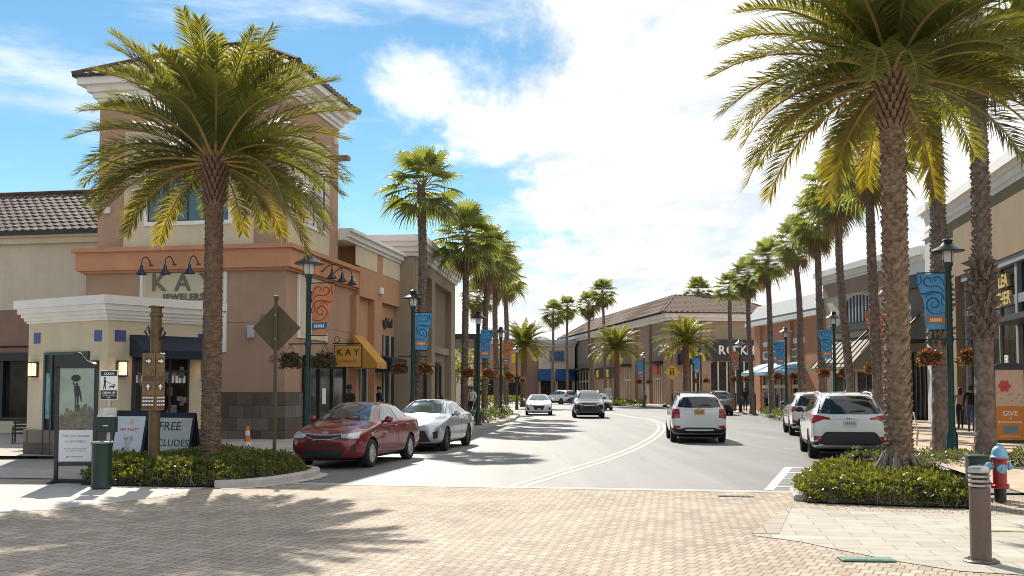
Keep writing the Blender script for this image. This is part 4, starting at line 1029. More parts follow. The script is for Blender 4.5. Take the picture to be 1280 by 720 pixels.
def date_palm(label, pos, h, r0, r1, Rc, rz, tmat, seed, big=True, trim=None, **kw):
    rn = random.Random(seed); o = empty('date_palm', pos, rz, label, 'palm tree', GD)
    tm = trunk_mesh(rn, h, r0, r1, **kw)
    if big:
        rb = random.Random(seed+1)       # swollen neck of fresh leaf bases under the crown
        for row in range(9):
            z = h - .95 + row*.13; r = r1*(1.0 + .32*row/8)
            for i in range(15):
                a = 2*PI*(i+.5*(row%2))/15; da = .2; o_ = .10
                P = lambda aa, rr, zz: (rr*math.cos(aa), rr*math.sin(aa), zz)
                tm.add([P(a,r*.9,z-.05),P(a+da,r*.95,z+.08),P(a-da,r*.95,z+.08),P(a+da*.5,r+o_,z+.24),P(a-da*.5,r+o_,z+.24),P(a,r*.8,z+.27)],[(0,1,3,4,2),(4,3,5),(2,4,5),(1,5,3)])
    tm.build('trunk', tmat, o, fix=False)
    lf, ra, old = date_crown(rn, Rc, 98 if big else 70, 104 if big else 44, .027 if big else .055, None if trim is None else trim - rz, seed == 21)
    cr = lf.build('crown', 'date_leaf', o, loc=(0,0,h)); ra.build('leaf_stalk', 'rachis', cr, smooth=60); old.build('old_fronds', 'date_leaf_old', cr)
    return o
date_palm('large shaggy date palm rising from the left hedge, in front of the tower', (-5.98, 19.85, 0), 6.25, .19, .165, 2.7, .4, 'trunk_date_grey', 21, trim=R(-100), bw=.12, bh=.11, out=.024, flare=1.5, bump=.008)
rp = date_palm('nearest date palm, thick knobbly trunk in the right hedge, crown out of frame', (6.38, 16.5, 0), 6.9, .21, .185, 2.95, 1.3, 'trunk_date', 35, trim=R(-95), bw=.13, bh=.15, out=.036, flare=2.0)
# root mass at its foot
mb = MB(); rr = random.Random(5)
for i in range(46):
    a = rr.uniform(0, 2*PI); r = rr.uniform(.30,.52); mb.tube([(.24*math.cos(a), .24*math.sin(a), rr.uniform(.42,.72)), (r*.85*math.cos(a), r*.85*math.sin(a), .3), (r*1.08*math.cos(a+.1), r*1.08*math.sin(a+.1), .02)], [.035,.04,.02], 5)
mb.build('root_mass', 'trunk_smooth', rp, smooth=60)
mid = date_palm('small date palm on the left side of the road, beside the far white sedan', (1.1, 92, .1), 5.6, .30, .24, 2.75, 2.2, 'trunk_date_grey', 41, big=False, bw=.2, bh=.2, flare=1.3)
dup(mid, (10.4, 99, .1), .9, 'small date palm before the brown building, left of the bright yellow sign')
dup(mid, (15.3, 87.5, .1), 3.4, 'small date palm right above the yellow diamond sign and the white car')
# fan palms: four crowns, three trunks, shared as mesh data
crowns = []
for k in range(7):
    lf, ra, dd = fan_crown(random.Random(60+k), 1.55+.09*(k%4), 30+3*(k%5), dead=(0,3,5,1,6,2,4)[k]); c = lf.build('crown', 'fan_leaf'); s_ = ra.build('leaf_stalk', 'rachis', c); crowns.append((c, s_, dd.build('dead_fronds', 'fan_leaf_dead', c) if dd.v else None))
H0 = 8.6
def fan_trunk(k):
    if k < 2: return trunk_mesh(random.Random(70+k), H0, .155, .125, bw=.11, bh=.14, out=.036, flare=1.25, wob=.10*(k*2-1))
    if k > 3: return trunk_mesh(random.Random(70+k), H0, .165, .12, boots=(.22, 1.), bw=.11, bh=.14, out=.034, flare=1.5, wob=.10*(1 if k == 4 else -1))
    tm = trunk_mesh(random.Random(70+k), H0, .215, .145, boots=(.27, 1.), bw=.12, bh=.15, out=.042, flare=1.6, wob=.05*(1 if k == 2 else -1))
    rb = random.Random(k)
    for row in range(11):
        z = 2.35 + row*.14; r = .22
        for i in range(12):
            a = 2*PI*(i+rb.random())/12; da = .17; o_ = rb.uniform(.08,.26)*(1 if row > 1 else .6); dz = rb.uniform(.05,.25)
            P = lambda aa, rr, zz: (rr*math.cos(aa), rr*math.sin(aa), zz)
            tm.add([P(a,r*.9,z-.05),P(a+da,r,z+.05),P(a-da,r,z+.05),P(a+da*.4,r+o_,z+dz),P(a-da*.4,r+o_,z+dz),P(a,r*.8,z+.2)],[(0,1,3,4,2),(4,3,5),(2,4,5),(1,5,3)])
    return tm
trunks = [fan_trunk(k).build('trunk', 'trunk_fan') for k in range(6)]
fc = [0]
def fan_palm(label, x, y, h, group, style=0, ci=None, cs=1., z0=.1):
    i = fc[0]; fc[0] += 1
    o = empty('fan_palm', (x, y, z0), i*1.7, label, 'palm tree', group)
    if group == GF_R and style < 4: pass
    elif group == GF_R:                                    # this row leans a little towards the street
        ln = R((2.6 if 'arched' in label else .7) + .7*abs(math.sin(i*1.3))); o.location.x += math.sin(ln)*h*.45; o.rotation_euler = (Matrix.Rotation(-ln, 3, 'Y') @ Matrix.Rotation(i*1.7, 3, 'Z')).to_euler()
    else: o.rotation_euler.x = R(1.4)*math.sin(i*2.7); o.rotation_euler.y = R(1.4)*math.cos(i*1.9)
    t = trunks[style]; t2 = t.copy(); col.objects.link(t2)
    t2.parent = o; t2.scale = (1, 1, (h-z0)/H0)
    c, s_, dx_ = crowns[(i*3 if ci is None else ci) % 7]
    c2 = c.copy(); col.objects.link(c2); s2 = s_.copy(); col.objects.link(s2)
    c2.parent = o; s2.parent = c2
    if dx_: d2 = dx_.copy(); col.objects.link(d2); d2.parent = c2
    c2.location = (t.data.vertices[-1].co.x*0, 0, h - z0 - .12); c2.rotation_euler.z = i*.9; c2.scale = (cs*(.90 if group == GF_R else 1),)*3
    return o
def fp(px, Y, py, label, group, style=0, cs=1., ci=None):
    d = ray(px, py); k = Y/d.y; return fan_palm(label, (px-640)/F*Y, Y, CAMZ + d.z*k, group, style, ci, cs)
fp(521, 35, 236, 'tallest fan palm of the left row, beside the taupe block', GF_L, 0, 1.02)
fp(580, 46, 300, 'second fan palm of the left row, just past the end of the taupe block', GF_L, 1)
fp(605, 52, 318, 'third fan palm of the left row, with the basket lamp at its foot', GF_L, 0)
fp(621, 58, 334, 'fourth fan palm of the left row, in the white flower bed', GF_L, 1)
fp(633, 64, 348, 'fifth and last fan palm of the left row, beside the small date palm', GF_L, 0)
fp(594, 74, 372, 'low fan palm set back behind the left row, near the flat canopy', GF_L, 1, .95)
fp(1230, 21.5, 28, 'fan palm with smooth flared foot beside the orange poster stand', GF_R, 2, 1.1)
fp(1175, 25.2, 96, 'second fan palm on the right, behind the tall green lamp post', GF_R, 3, 1.1)
fp(1094, 32.5, 200, 'third fan palm on the right, partly behind the thick date palm trunk', GF_R, 4, 1.05)
fp(1057, 40, 238, 'fourth fan palm on the right, before the arched louvre', GF_R, 5, 1.0)
fp(1026, 45.5, 275, 'fifth fan palm on the right, above the roof of the nearest white car', GF_R, 4)
fp(1000, 51, 303, 'sixth fan palm on the right, above the second white parked car', GF_R, 5)
fp(963, 57, 327, 'seventh fan palm on the right, in front of the pale blue awnings', GF_R, 4)
fp(938, 66, 345, 'eighth fan palm on the right, between orange and brown buildings', GF_R, 5)
fp(914, 74, 361, 'ninth fan palm on the right, crossing the black sign', GF_R, 4)
fp(876, 116, 366, 'fan palm whose crown shows over the tile roof of the brown building', GF_F, 0, 1.1)
fp(757, 112, 366, 'tallest fan palm left of the tile roof of the brown building', GF_F, 1, 1.05)
fp(739, 116, 380, 'fan palm standing next to the left end of the brown building', GF_F, 0, 1.0)
fp(709, 122, 384, 'fan palm in front of the blue awning shop, on its right side', GF_F, 1, 1.0)
fp(690, 120, 392, 'fan palm in front of the blue awning shop, on its left side', GF_F, 0, 1.1)
for c, s_, dx_ in crowns:
    if dx_: bpy.data.objects.remove(dx_)
    bpy.data.objects.remove(s_); bpy.data.objects.remove(c)
for t in trunks: bpy.data.objects.remove(t)

# ------------------------------------------------------------------ clipped hedges and beds
def inside(p, poly):
    r = False; n = len(poly)
    for i in range(n):
        a, b = poly[i], poly[i-1]
        if (a[1] > p[1]) != (b[1] > p[1]) and p[0] < (b[0]-a[0])*(p[1]-a[1])/(b[1]-a[1])+a[0]: r = not r
    return r
def edge_dist(p, poly):
    best = 9
    for i in range(len(poly)):
        a, b = Vector(poly[i][:2]), Vector(poly[i-1][:2]); q = Vector(p); t = max(0, min(1, (q-a).dot(b-a)/max(1e-9,(b-a).length_squared)))
        best = min(best, (a+(b-a)*t-q).length)
    return best
def leaf_clump(mb, c, s, rnd, n):
    for _ in range(n):
        a = rnd.uniform(0, 6.28); e = rnd.uniform(-.3, 1.3); d = Vector((math.cos(a)*math.cos(e), math.sin(a)*math.cos(e), math.sin(e)))
        sd_ = d.cross(Vector((rnd.uniform(-1,1), rnd.uniform(-1,1), rnd.uniform(-.3,1)))).normalized(); l = s*rnd.choice((.6,.9,1.1,1.5))*rnd.uniform(.85,1.15)
        b = c + d*.01; m = b + d*l*.5; mb.add([b, m - sd_*l*.24, b + d*l, m + sd_*l*.24], [(0,1,2,3)])
def hedge(name, label, poly, h, n, seed, s=.055, mat='hedge_leaf', cat='hedge', z0=.0):
    rn = random.Random(seed); xs = [p[0] for p in poly]; ys = [p[1] for p in poly]; leaf = MB(); tw = MB()
    o = empty(name, (sum(xs)/len(xs), sum(ys)/len(ys), z0), 0, label, cat); ox, oy_ = o.location.x, o.location.y
    k = 0
    while k < n:
        p = (rn.uniform(min(xs), max(xs)), rn.uniform(min(ys), max(ys)))
        if not inside(p, poly): continue
        ed = edge_dist(p, poly); k += 1
        top = h*(.80 + .25*math.sin(p[0]*2.3+seed)*math.sin(p[1]*1.9) *.6 + rn.uniform(-.14,.14)) * min(1, .45 + ed*1.8)
        z = top*(1 - rn.random()**2.2*.9) if ed < .35 else top*(1-rn.random()**3*.5)
        leaf_clump(leaf, Vector((p[0]-ox + rn.uniform(-.05,.05), p[1]-oy_, max(.03, z))), s, rn, 5)
        if k % 9 == 0: tw.tube([(p[0]-ox, p[1]-oy_, 0), (p[0]-ox+rn.uniform(-.08,.08), p[1]-oy_+rn.uniform(-.08,.08), max(.05,z))], .006, 4, cap=False)
    leaf.build('leaves', mat, o); tw.build('stems', 'trunk_smooth', o)
    return o
HL = [G(100, 607), G(200, 609.5), G(284, 610), G(338, 604), G(383, 596.5), Vector((-4.25,20.4,0)), Vector((-5.0,21.4,0)), Vector((-6.3,22.0,0)), Vector((-8.3,20.6,0))]
sheet('planting_soil', [p + Vector((0,0,0)) for p in smoothline(HL + [HL[0]], 1)], .03, 'soil')
hedge('hedge', 'low leafy hedge around the foot of the left palm, inside a curved kerb', HL, .46, 5200, 3, .062, z0=.02)
HR = [Vector((4.42,15.0,0)), Vector((5.6,14.55,0)), Vector((6.75,14.2,0)), Vector((6.88,14.5,0)), Vector((6.95,15.6,0)), Vector((7.0,17.1,0)), Vector((6.9,18.0,0)), Vector((5.6,18.1,0)), Vector((4.85,17.1,0)), Vector((4.42,15.5,0))]
sheet('planting_soil', HR, .03, 'soil')
hedge('hedge', 'sunlit leafy hedge around the nearest right palm, behind the louvred bollard', HR, .43, 5000, 8, .056, z0=.02)
def bed(name, label, poly, h, n, seed, mat='shrub_leaf', s=.07, z0=SW, fl=None):
    o = hedge(name, label, poly, h, n, seed, s, mat, 'plants', z0)
    if fl:
        rn = random.Random(seed); xs = [p[0] for p in poly]; ys = [p[1] for p in poly]; mb = MB(); k = 0
        while k < n//6:
            p = (rn.uniform(min(xs), max(xs)), rn.uniform(min(ys), max(ys)))
            if inside(p, poly): leaf_clump(mb, Vector((p[0]-o.location.x, p[1]-o.location.y, h*rn.uniform(.7,1.05))), s*.8, rn, 4); k += 1
        mb.build('flowers', fl, o)
    return o
def rect(c, w_, d_, rz=-A):
    m = Matrix.Rotation(rz, 3, 'Z'); return [m @ Vector((x*w_/2, y*d_/2, 0)) + Vector((c[0], c[1], 0)) for x, y in ((-1,-1),(1,-1),(1,1),(-1,1))]
bed('flower_bed', 'low straggly shrubs around the foot of the first right fan palm', rect((10.1, 21.4), 2.4, 2.0), .38, 420, 31, z0=.02)
bed('flower_bed', 'low straggly shrubs between green lamp post and nearest right palm', rect((8.6, 22.6), 2.2, 1.8), .35, 330, 32, z0=.02)
bed('flower_bed', 'low shrubs at the right picture edge below the orange poster stand', rect((12.3, 22.6), 1.6, 2.0), .45, 320, 33, z0=.02)
bed('flower_bed', 'strip of low plants at the foot of the right palms beyond the white cars', rect((15.3, 58), 1.0, 14), .5, 380, 34, s=.11)
bed('flower_bed', 'pale flower bed at the left kerb below the far lamps', [Vector((-2.3,43.6,0)),Vector((-1.3,45.2,0)),Vector((-.3,55,0)),Vector((.1,63,0)),Vector((-1.2,63,0)),Vector((-2.8,46,0))], .55, 650, 35, s=.12, fl='flower_white')
bed('hedge', 'dark hedge under the small date palm by the far white sedan', [Vector((-2,84,0)),Vector((-.3,84,0)),Vector((-.6,94,0)),Vector((3,100,0)),Vector((-4,100,0))], 1.0, 700, 36, mat='hedge_leaf', s=.2)
bed('flower_bed', 'green bed with a white rock at the corner of the brown building', [Vector((9.4,97,0)),Vector((12.2,93.5,0)),Vector((12.9,95.5,0)),Vector((10.8,100,0))], .6, 360, 37, mat='hedge_leaf', s=.16)
# tree masses seen in the gaps between the far shops
def round_tree(label, pos, h, r, seed):
    rn = random.Random(seed); o = empty('leafy_tree', pos, 0, label, 'tree', 'broadleaf trees behind the left row')
    mb = MB(); mb.tube([(0,0,0),(.1,0,h*.35),(-.1,.1,h*.6)], [.3,.22,.12], 8)
    for i in range(7): a = i*.9; mb.tube([(0,0,h*.35+.2*i),(r*.5*math.cos(a), r*.5*math.sin(a), h*.6+.15*i)], [.12,.04], 6)
    mb.build('trunk', 'trunk_smooth', o, smooth=60); lf = MB()
    cl_c = [(Vector((rn.gauss(0,.5)*r, rn.gauss(0,.5)*r, h*.65+rn.gauss(0,.18)*h)), rn.uniform(.25,.5)*r) for _ in range(26)]
    for c, q in cl_c:
        for _ in range(60): 
            d = Vector((rn.gauss(0,1), rn.gauss(0,1), rn.gauss(0,.8))).normalized()*q*rn.uniform(.5,1); leaf_clump(lf, c+d, .3, rn, 2)
    lf.build('crown', 'hedge_leaf', o); return o
round_tree('broad leafy tree behind the far canopy on the left', (-6.5, 88, 0), 6.0, 2.8, 91)
round_tree('leafy tree in the far gap left of the brown shop', (-9.5, 128, 0), 7.0, 3.2, 92)
# ------------------------------------------------------------------ cars: one lofted shell, patches that follow it
SED = [(0.000,.26,.60,.66,.44,.62,.60,.50,.66,.68),(0.020,.20,.80,.86,.45,.82,.66,.62,.73,.75),(0.09,.18,.92,.97,.50,.93,.78,.70,.85,.88),
 (0.20,.18,.95,.995,.55,.95,.88,.72,.94,.97),(0.285,.18,.96,1.0,.58,.96,.93,.76,.985,1.01),(0.335,.18,.96,1.0,.58,.965,.94,.74,1.09,1.13),
 (0.45,.18,.96,1.0,.58,.965,.95,.665,1.36,1.42),(0.56,.18,.96,1.0,.58,.965,.96,.67,1.40,1.475),(0.70,.18,.96,1.0,.58,.96,.97,.655,1.36,1.435),
 (0.79,.18,.96,1.0,.6,.95,.985,.66,1.22,1.28),(0.87,.19,.95,.99,.62,.93,1.0,.70,1.05,1.08),(0.95,.22,.92,.96,.62,.89,.98,.66,1.03,1.05),
 (0.985,.26,.88,.92,.6,.84,.93,.6,.98,1.0),(1.0,.32,.74,.80,.6,.74,.85,.55,.90,.92)]
SUV = [(0.000,.30,.62,.70,.55,.66,.80,.52,.86,.88),(0.02,.24,.82,.88,.56,.84,.88,.64,.94,.96),(0.09,.22,.93,.97,.60,.94,.96,.72,1.02,1.05),
 (0.20,.22,.96,1.0,.64,.96,1.02,.74,1.08,1.10),(0.27,.22,.96,1.0,.66,.965,1.05,.77,1.12,1.15),(0.315,.22,.96,1.0,.66,.97,1.06,.76,1.23,1.28),
 (0.41,.22,.96,1.0,.66,.97,1.07,.71,1.57,1.64),(0.52,.22,.96,1.0,.66,.97,1.08,.72,1.62,1.71),(0.70,.22,.96,1.0,.66,.97,1.09,.72,1.61,1.71),
 (0.86,.22,.96,1.0,.66,.96,1.10,.70,1.58,1.68),(0.92,.24,.95,.99,.68,.95,1.11,.685,1.52,1.61),(0.96,.28,.93,.97,.68,.93,1.10,.71,1.27,1.34),
 (0.985,.32,.92,.95,.66,.915,1.05,.74,1.08,1.13),(1.0,.36,.82,.88,.62,.85,.92,.68,.98,1.01)]
def build_shell(spec):
    L, W, H = spec['L'], spec['W'], spec['H']; tab = SUV if spec['kind'] == 'suv' else SED
    sz = H/(1.71 if spec['kind'] == 'suv' else 1.475)
    v = []; f = []; n = 14
    for (q, zb, ws, wm, zm, wsh, zsh, wr, zr, zc) in tab:
        y = L/2 - q*L; w2 = W/2
        half = [(ws*w2-.10, zb), (ws*w2, zb+.07), (wm*w2, zm*sz), (wsh*w2, zsh*sz), (wsh*w2*.93+wr*w2*.07, zsh*sz+.07*(zr-zsh)*sz+.004), (wr*w2, zr*sz), (wr*w2*.72, (zr*.25+zc*.75)*sz)]
        half = [(max(.05, a), b) for a, b in half]
        ring = [(a, y, b) for a, b in half] + [(-a, y, b) for a, b in reversed(half)]
        v += ring
    m = len(tab)
    for s in range(m-1):
        for i in range(n): f.append((s*n+i, s*n+(i+1) % n, (s+1)*n+(i+1) % n, (s+1)*n+i))
    for s in (0, m-1):
        for i in range(n//2-1):
            q = (s*n+i, s*n+i+1, s*n+n-2-i, s*n+n-1-i); f.append(q if s == 0 else q[::-1])
    me = bpy.data.meshes.new('shell'); me.from_pydata(v, [], f)
    bm = bmesh.new(); bm.from_mesh(me); bmesh.ops.recalc_face_normals(bm, faces=bm.faces[:]); bm.to_mesh(me); bm.free()
    o = bpy.data.objects.new('shell', me); col.objects.link(o)
    s = o.modifiers.new('s', 'SUBSURF'); s.levels = 2; s.render_levels = 2
    return o
def evaluated(o):
    dg = bpy.context.evaluated_depsgraph_get(); return bpy.data.meshes.new_from_object(o.evaluated_get(dg))
def car(name, label, cat, spec, pos, heading, group=None):
    L, W, H, r = spec['L'], spec['W'], spec['H'], spec['r']; suv = spec['kind'] == 'suv'
    root = empty(name, pos, heading, label, cat, group)
    o = build_shell(spec); me0 = evaluated(o)
    o2 = bpy.data.objects.new('shell2', me0); col.objects.link(o2)
    bm = bmesh.new(); bm.from_mesh(me0); bvh = BVHTree.FromBMesh(bm); bm.free()
    yf, yr_ = L/2 - spec['fo'], -L/2 + spec['ro']
    cut = []
    for yy in (yf, yr_):
        for sg in (-1, 1):
            mb = MB(); mb.T = Matrix.Translation((sg*W*.30, yy, r)) @ Matrix.Rotation(R(90)*sg, 4, 'Y'); ar_ = r + .055
            mb.lathe([(ar_, 0), (ar_, W*.35)], 28); c = mb.build('cut', 'plastic_black', fix=True); cut.append(c)
            m = o2.modifiers.new('b', 'BOOLEAN'); m.operation = 'DIFFERENCE'; m.object = c; m.solver = 'EXACT'
    me = evaluated(o2)
    for c in cut + [o, o2]: bpy.data.objects.remove(c)
    me.materials.clear(); me.materials.append(spec['paint']); me.materials.append(MT['plastic_black'])
    for p in me.polygons:
        c = p.center; inwell = any(((c.y-yy)**2 + (c.z-r)**2) < (r+.07)**2 for yy in (yf, yr_)) and abs(c.x) < W*.47 and (abs(p.normal.x) > .9 and p.area < 9 and abs(c.x) < W*.36 or abs(((c.y-yf)**2+(c.z-r)**2)**.5-(r+.055)) < .012 or abs(((c.y-yr_)**2+(c.z-r)**2)**.5-(r+.055)) < .012)
        p.material_index = 1 if (inwell or (c.z < .24 and p.normal.z < -.5)) else 0
    me.polygons.foreach_set('use_smooth', [True]*len(me.polygons)); me.set_sharp_from_angle(angle=R(32)); me.name = 'body'
    body = bpy.data.objects.new('body', me); col.objects.link(body); body.parent = root
    def cast(kind, a, b):
        if kind == 'f': og_, d = Vector((a, L, b)), Vector((0,-1,0))
        elif kind == 'b': og_, d = Vector((a, -L, b)), Vector((0,1,0))
        elif kind == 'r': og_, d = Vector((W, a, b)), Vector((-1,0,0))
        elif kind == 'l': og_, d = Vector((-W, a, b)), Vector((1,0,0))
        else: og_, d = Vector((a, b, 3)), Vector((0,0,-1))
        h = bvh.ray_cast(og_, d); return (h[0], h[1]) if h[0] else None
    def patch(pname, kind, top, bot, mat, off=.006, rows=4, parent=root, mirror=False):
        """a thin piece lying on the shell between two outlines given in the plane seen from one side"""
        def resample(c, n):
            c = [Vector(p) for p in c]; o = []
            for i in range(n): x = i/(n-1)*(len(c)-1); k = min(len(c)-2, int(x)); o.append(c[k].lerp(c[k+1], x-k))
            return o
        for sg in ((1, -1) if mirror else (1,)):
            kk = {'r': 'r' if sg == 1 else 'l'}.get(kind, kind)
            n = 13; T_, B_ = resample(top, n), resample(bot, n); grid = []; ok = True
            for j in range(rows+1):
                for i in range(n):
                    q = T_[i].lerp(B_[i], j/rows); a = q.x*(sg if kind in 'fb' else 1)
                    h = cast(kk, a, q.y)
                    if h is None:
                        h = (grid[-1][2], grid[-1][3]) if grid else (Vector((0,0,0)), Vector((0,0,1)))
                    nn = h[1]
                    grid.append((h[0] + nn*off, h[0] - nn*.012, h[0], nn))
            v = [g[0] for g in grid]; f = [(j*n+i, j*n+i+1, (j+1)*n+i+1, (j+1)*n+i) for j in range(rows) for i in range(n-1)]
            bd_ = [i for i in range(n)] + [j*n+n-1 for j in range(1, rows+1)] + [rows*n+i for i in range(n-2,-1,-1)] + [j*n for j in range(rows-1,0,-1)]
            o_ = len(v); v += [grid[i][1] for i in bd_]; m = len(bd_)
            f += [(bd_[i], o_+i, o_+(i+1) % m, bd_[(i+1) % m]) for i in range(m)]
            mb = MB(); mb.add(v, f); res = mb.build(pname, mat, parent, smooth=40, fix=True)
        return res
    s = spec; P = lambda *a: [tuple(x) for x in a]
    sz = H/(1.71 if suv else 1.475); hw = W/2
    Y = lambda q: L/2 - q*L
    gl = 'glass_sky'
    if suv:
        patch('windshield', 'f', P((-.64*hw,1.60*sz),(0,1.635*sz),(.64*hw,1.60*sz)), P((-.78*hw,1.17*sz),(0,1.20*sz),(.78*hw,1.17*sz)), gl, rows=6)
        zt, zb = s.get('rw', (1.56, 1.17)); wt, wb = s.get('rww', (.66, .80))
        patch('rear_window', 'b', P((-wt*hw,zt*sz),(0,zt*sz+.02),(wt*hw,zt*sz)), P((-wb*hw,zb*sz),(-.4*hw,zb*sz-.02),(.4*hw,zb*sz-.02),(wb*hw,zb*sz)), 'glass_dark', rows=6)
        for sd_, kd in ((1,'r'),(-1,'l')):
            patch('side_window', kd, P((Y(.40),1.50*sz),(Y(.54),1.56*sz)), P((Y(.33),1.14*sz),(Y(.54),1.16*sz)), 'glass_dark')
            patch('side_window', kd, P((Y(.555),1.56*sz),(Y(.72),1.55*sz)), P((Y(.555),1.16*sz),(Y(.735),1.18*sz)), 'glass_dark')
            patch('side_window', kd, P((Y(.74),1.545*sz),(Y(.85),1.49*sz)), P((Y(.755),1.19*sz),(Y(.90),1.28*sz)), 'glass_dark')
        seams = [(.325,.30,1.12),(.548,.30,1.14),(.72,.42,1.15)]; hz = (1.0, 1.02)
    else:
        patch('windshield', 'f', P((-.60*hw,1.385*sz),(0,1.415*sz),(.60*hw,1.385*sz)), P((-.77*hw,1.03*sz),(0,1.06*sz),(.77*hw,1.03*sz)), gl, rows=6)
        patch('rear_window', 'b', P((-.58*hw,1.36*sz),(0,1.39*sz),(.58*hw,1.36*sz)), P((-.68*hw,1.10*sz),(0,1.12*sz),(.68*hw,1.10*sz)), 'glass_dark', rows=6)
        for sd_, kd in ((1,'r'),(-1,'l')):
            patch('side_window', kd, P((Y(.44),1.27*sz),(Y(.56),1.355*sz)), P((Y(.345),1.01*sz),(Y(.56),1.03*sz)), 'glass_sky')
            patch('side_window', kd, P((Y(.575),1.355*sz),(Y(.70),1.31*sz)), P((Y(.575),1.03*sz),(Y(.74),1.06*sz)), 'glass_sky')
            patch('side_window', kd, P((Y(.715),1.29*sz),(Y(.765),1.19*sz)), P((Y(.75),1.07*sz),(Y(.80),1.10*sz)), 'glass_sky')
        seams = [(.335,.26,.98),(.567,.26,1.0),(.745,.62,1.02)]; hz = (.88, .90)
    for q, z0, z1 in seams:
        for kd in ('r', 'l'): patch('door_seam', kd, P((Y(q)+.007,z1*sz),(Y(q)-.007,z1*sz)), P((Y(q)+.007,z0*sz),(Y(q)-.007,z0*sz)), 'plastic_black', off=.0015, rows=8)
    for q in ((.51, .70) if suv else (.52, .715)):
        for sg in (-1, 1):
            h = cast('r' if sg == 1 else 'l', Y(q), hz[0]*sz)
            if h: mb = MB(); p = h[0]; mb.bbox(p.x-.012*sg if sg > 0 else p.x-.028, p.x+.028 if sg > 0 else p.x+.012, p.y-.09, p.y+.09, p.z-.014, p.z+.018, .008); mb.build('door_handle', s.get('handle', s['paint']), root, smooth=50)
    for k, z0, z1, x, m_ in s.get('front', []): pass
    for item in s['patches']:
        nm, kind, top, bot, mat = item[:5]; kw = item[5] if len(item) > 5 else {}
        patch(nm, kind, [(a*hw if kind in 'fb' else a, b) for a, b in top], [(a*hw if kind in 'fb' else a, b) for a, b in bot], mat, **kw)
    # wheels
    for yy in (yf, yr_):
        for sg in (-1, 1):
            T = Matrix.Translation((sg*(hw-.115), yy, r)) @ Matrix.Rotation(R(90)*sg, 4, 'Y'); rim_r = r*.68; w_ = .105
            mb = MB(); mb.T = T; mb.lathe([(rim_r*.96,-w_),(r-.025,-w_),(r,-w_+.03),(r,w_-.035),(r-.03,w_-.005),(rim_r+.01,w_),(rim_r,w_-.03),(rim_r*.95,w_-.06)], 28)
            wl = mb.build('wheel', 'rubber', root, smooth=35)
            rb = MB(); rb.T = T; rb.lathe([(rim_r*.97,w_-.09),(rim_r*.99,w_-.02),(rim_r*.93,w_-.015),(rim_r*.92,w_-.06)], 24); n = s.get('spokes', 5)
            for i in range(n):
                rb.T = T @ Matrix.Rotation(2*PI*i/n, 4, 'Z'); q = rim_r*(.13 if n > 6 else .17)
                rb.add([(.03,-q,w_-.075),(rim_r*.95,-q*.75,w_-.055),(rim_r*.95,q*.75,w_-.055),(.03,q,w_-.075),(.03,-q*.8,w_-.03),(rim_r*.95,-q*.5,w_-.018),(rim_r*.95,q*.5,w_-.018),(.03,q*.8,w_-.03)],[(4,5,6,7),(0,1,5,4),(1,2,6,5),(2,3,7,6),(3,0,4,7)])
            rb.T = T; rb.lathe([(.06,w_-.08),(.06,w_-.028),(.045,w_-.02),(.001,w_-.018)], 12); rb.build('rim', s.get('rim', 'alloy'), wl, smooth=40)
    # mirrors
    for sg in (-1, 1):
        y = Y(.335 if suv else .36); z = (1.15 if suv else 1.0)*sz; h = cast('r' if sg == 1 else 'l', y, z - .03); x = h[0].x if h else sg*hw*.85
        mb = MB(); mb.T = Matrix.Translation((x + sg*.13, y, z+.04)); mb.ball((0,0,0), .1, 12, 8, (1.0,.62,.78)); o_ = mb.build('side_mirror', s.get('mirror', s['paint']), root, smooth=60)
        mb = MB(); mb.tube([(x-sg*.02, y, z-.02), (x+sg*.06, y, z+.01)], .03, 6); mb.T = Matrix.Translation((x+sg*.13, y-.058, z+.04)); mb.bbox(-.075,.075,-.008,.004,-.055,.055,.003); mb.build('mirror_glass', 'plastic_black', o_)
    # number plate
    for kd, key in (('b','rear_plate'),('f','front_plate')):
        if key in s:
            z, mt, w2, h2 = s[key]; h = cast(kd, 0, z); sg = -1 if kd == 'b' else 1; ya = h[0].y
            mb = MB(); mb.bbox(-w2, w2, min(ya+sg*.022, ya-sg*.02), max(ya+sg*.022, ya-sg*.02), z-h2, z+h2, .004); pl = mb.build('number_plate', mt, root)
            mb = MB(); rn = random.Random(len(label))
            for i in range(6): mb.box(-w2*.72+i*w2*.26, -w2*.72+i*w2*.26+w2*.15, ya+sg*.0225-.001, ya+sg*.0225+.001, z-h2*.45, z+h2*.35)
            mb.build('plate_marks', 'letter_grey', pl)
    # roof rails, wiper, aerial, bars
    if s.get('rails'):
        for sg in (-1, 1):
            pts = []
            for i in range(9):
                y = Y(.44 + .42*i/8); h = cast('t', sg*hw*.66, y); pts.append(h[0] + Vector((0,0,.02 if i in (0,8) else .06)))
            mb = MB(); mb.tube(pts, .018, 7); mb.build('roof_rail', s.get('railmat', 'alloy'), root, smooth=60)
    if s.get('bars'):
        for q in s['bars']:
            y = Y(q); h = cast('t', hw*.66, y)
            mb = MB(); mb.bbox(-hw*.76, hw*.76, y-.035, y+.035, h[0].z+.085, h[0].z+.115, .012); mb.box(-hw*.68,-hw*.63,y-.03,y+.03,h[0].z-.0,h[0].z+.086); mb.box(hw*.63,hw*.68,y-.03,y+.03,h[0].z-.0,h[0].z+.086); mb.build('roof_bar', 'alloy_dark', root, smooth=40)
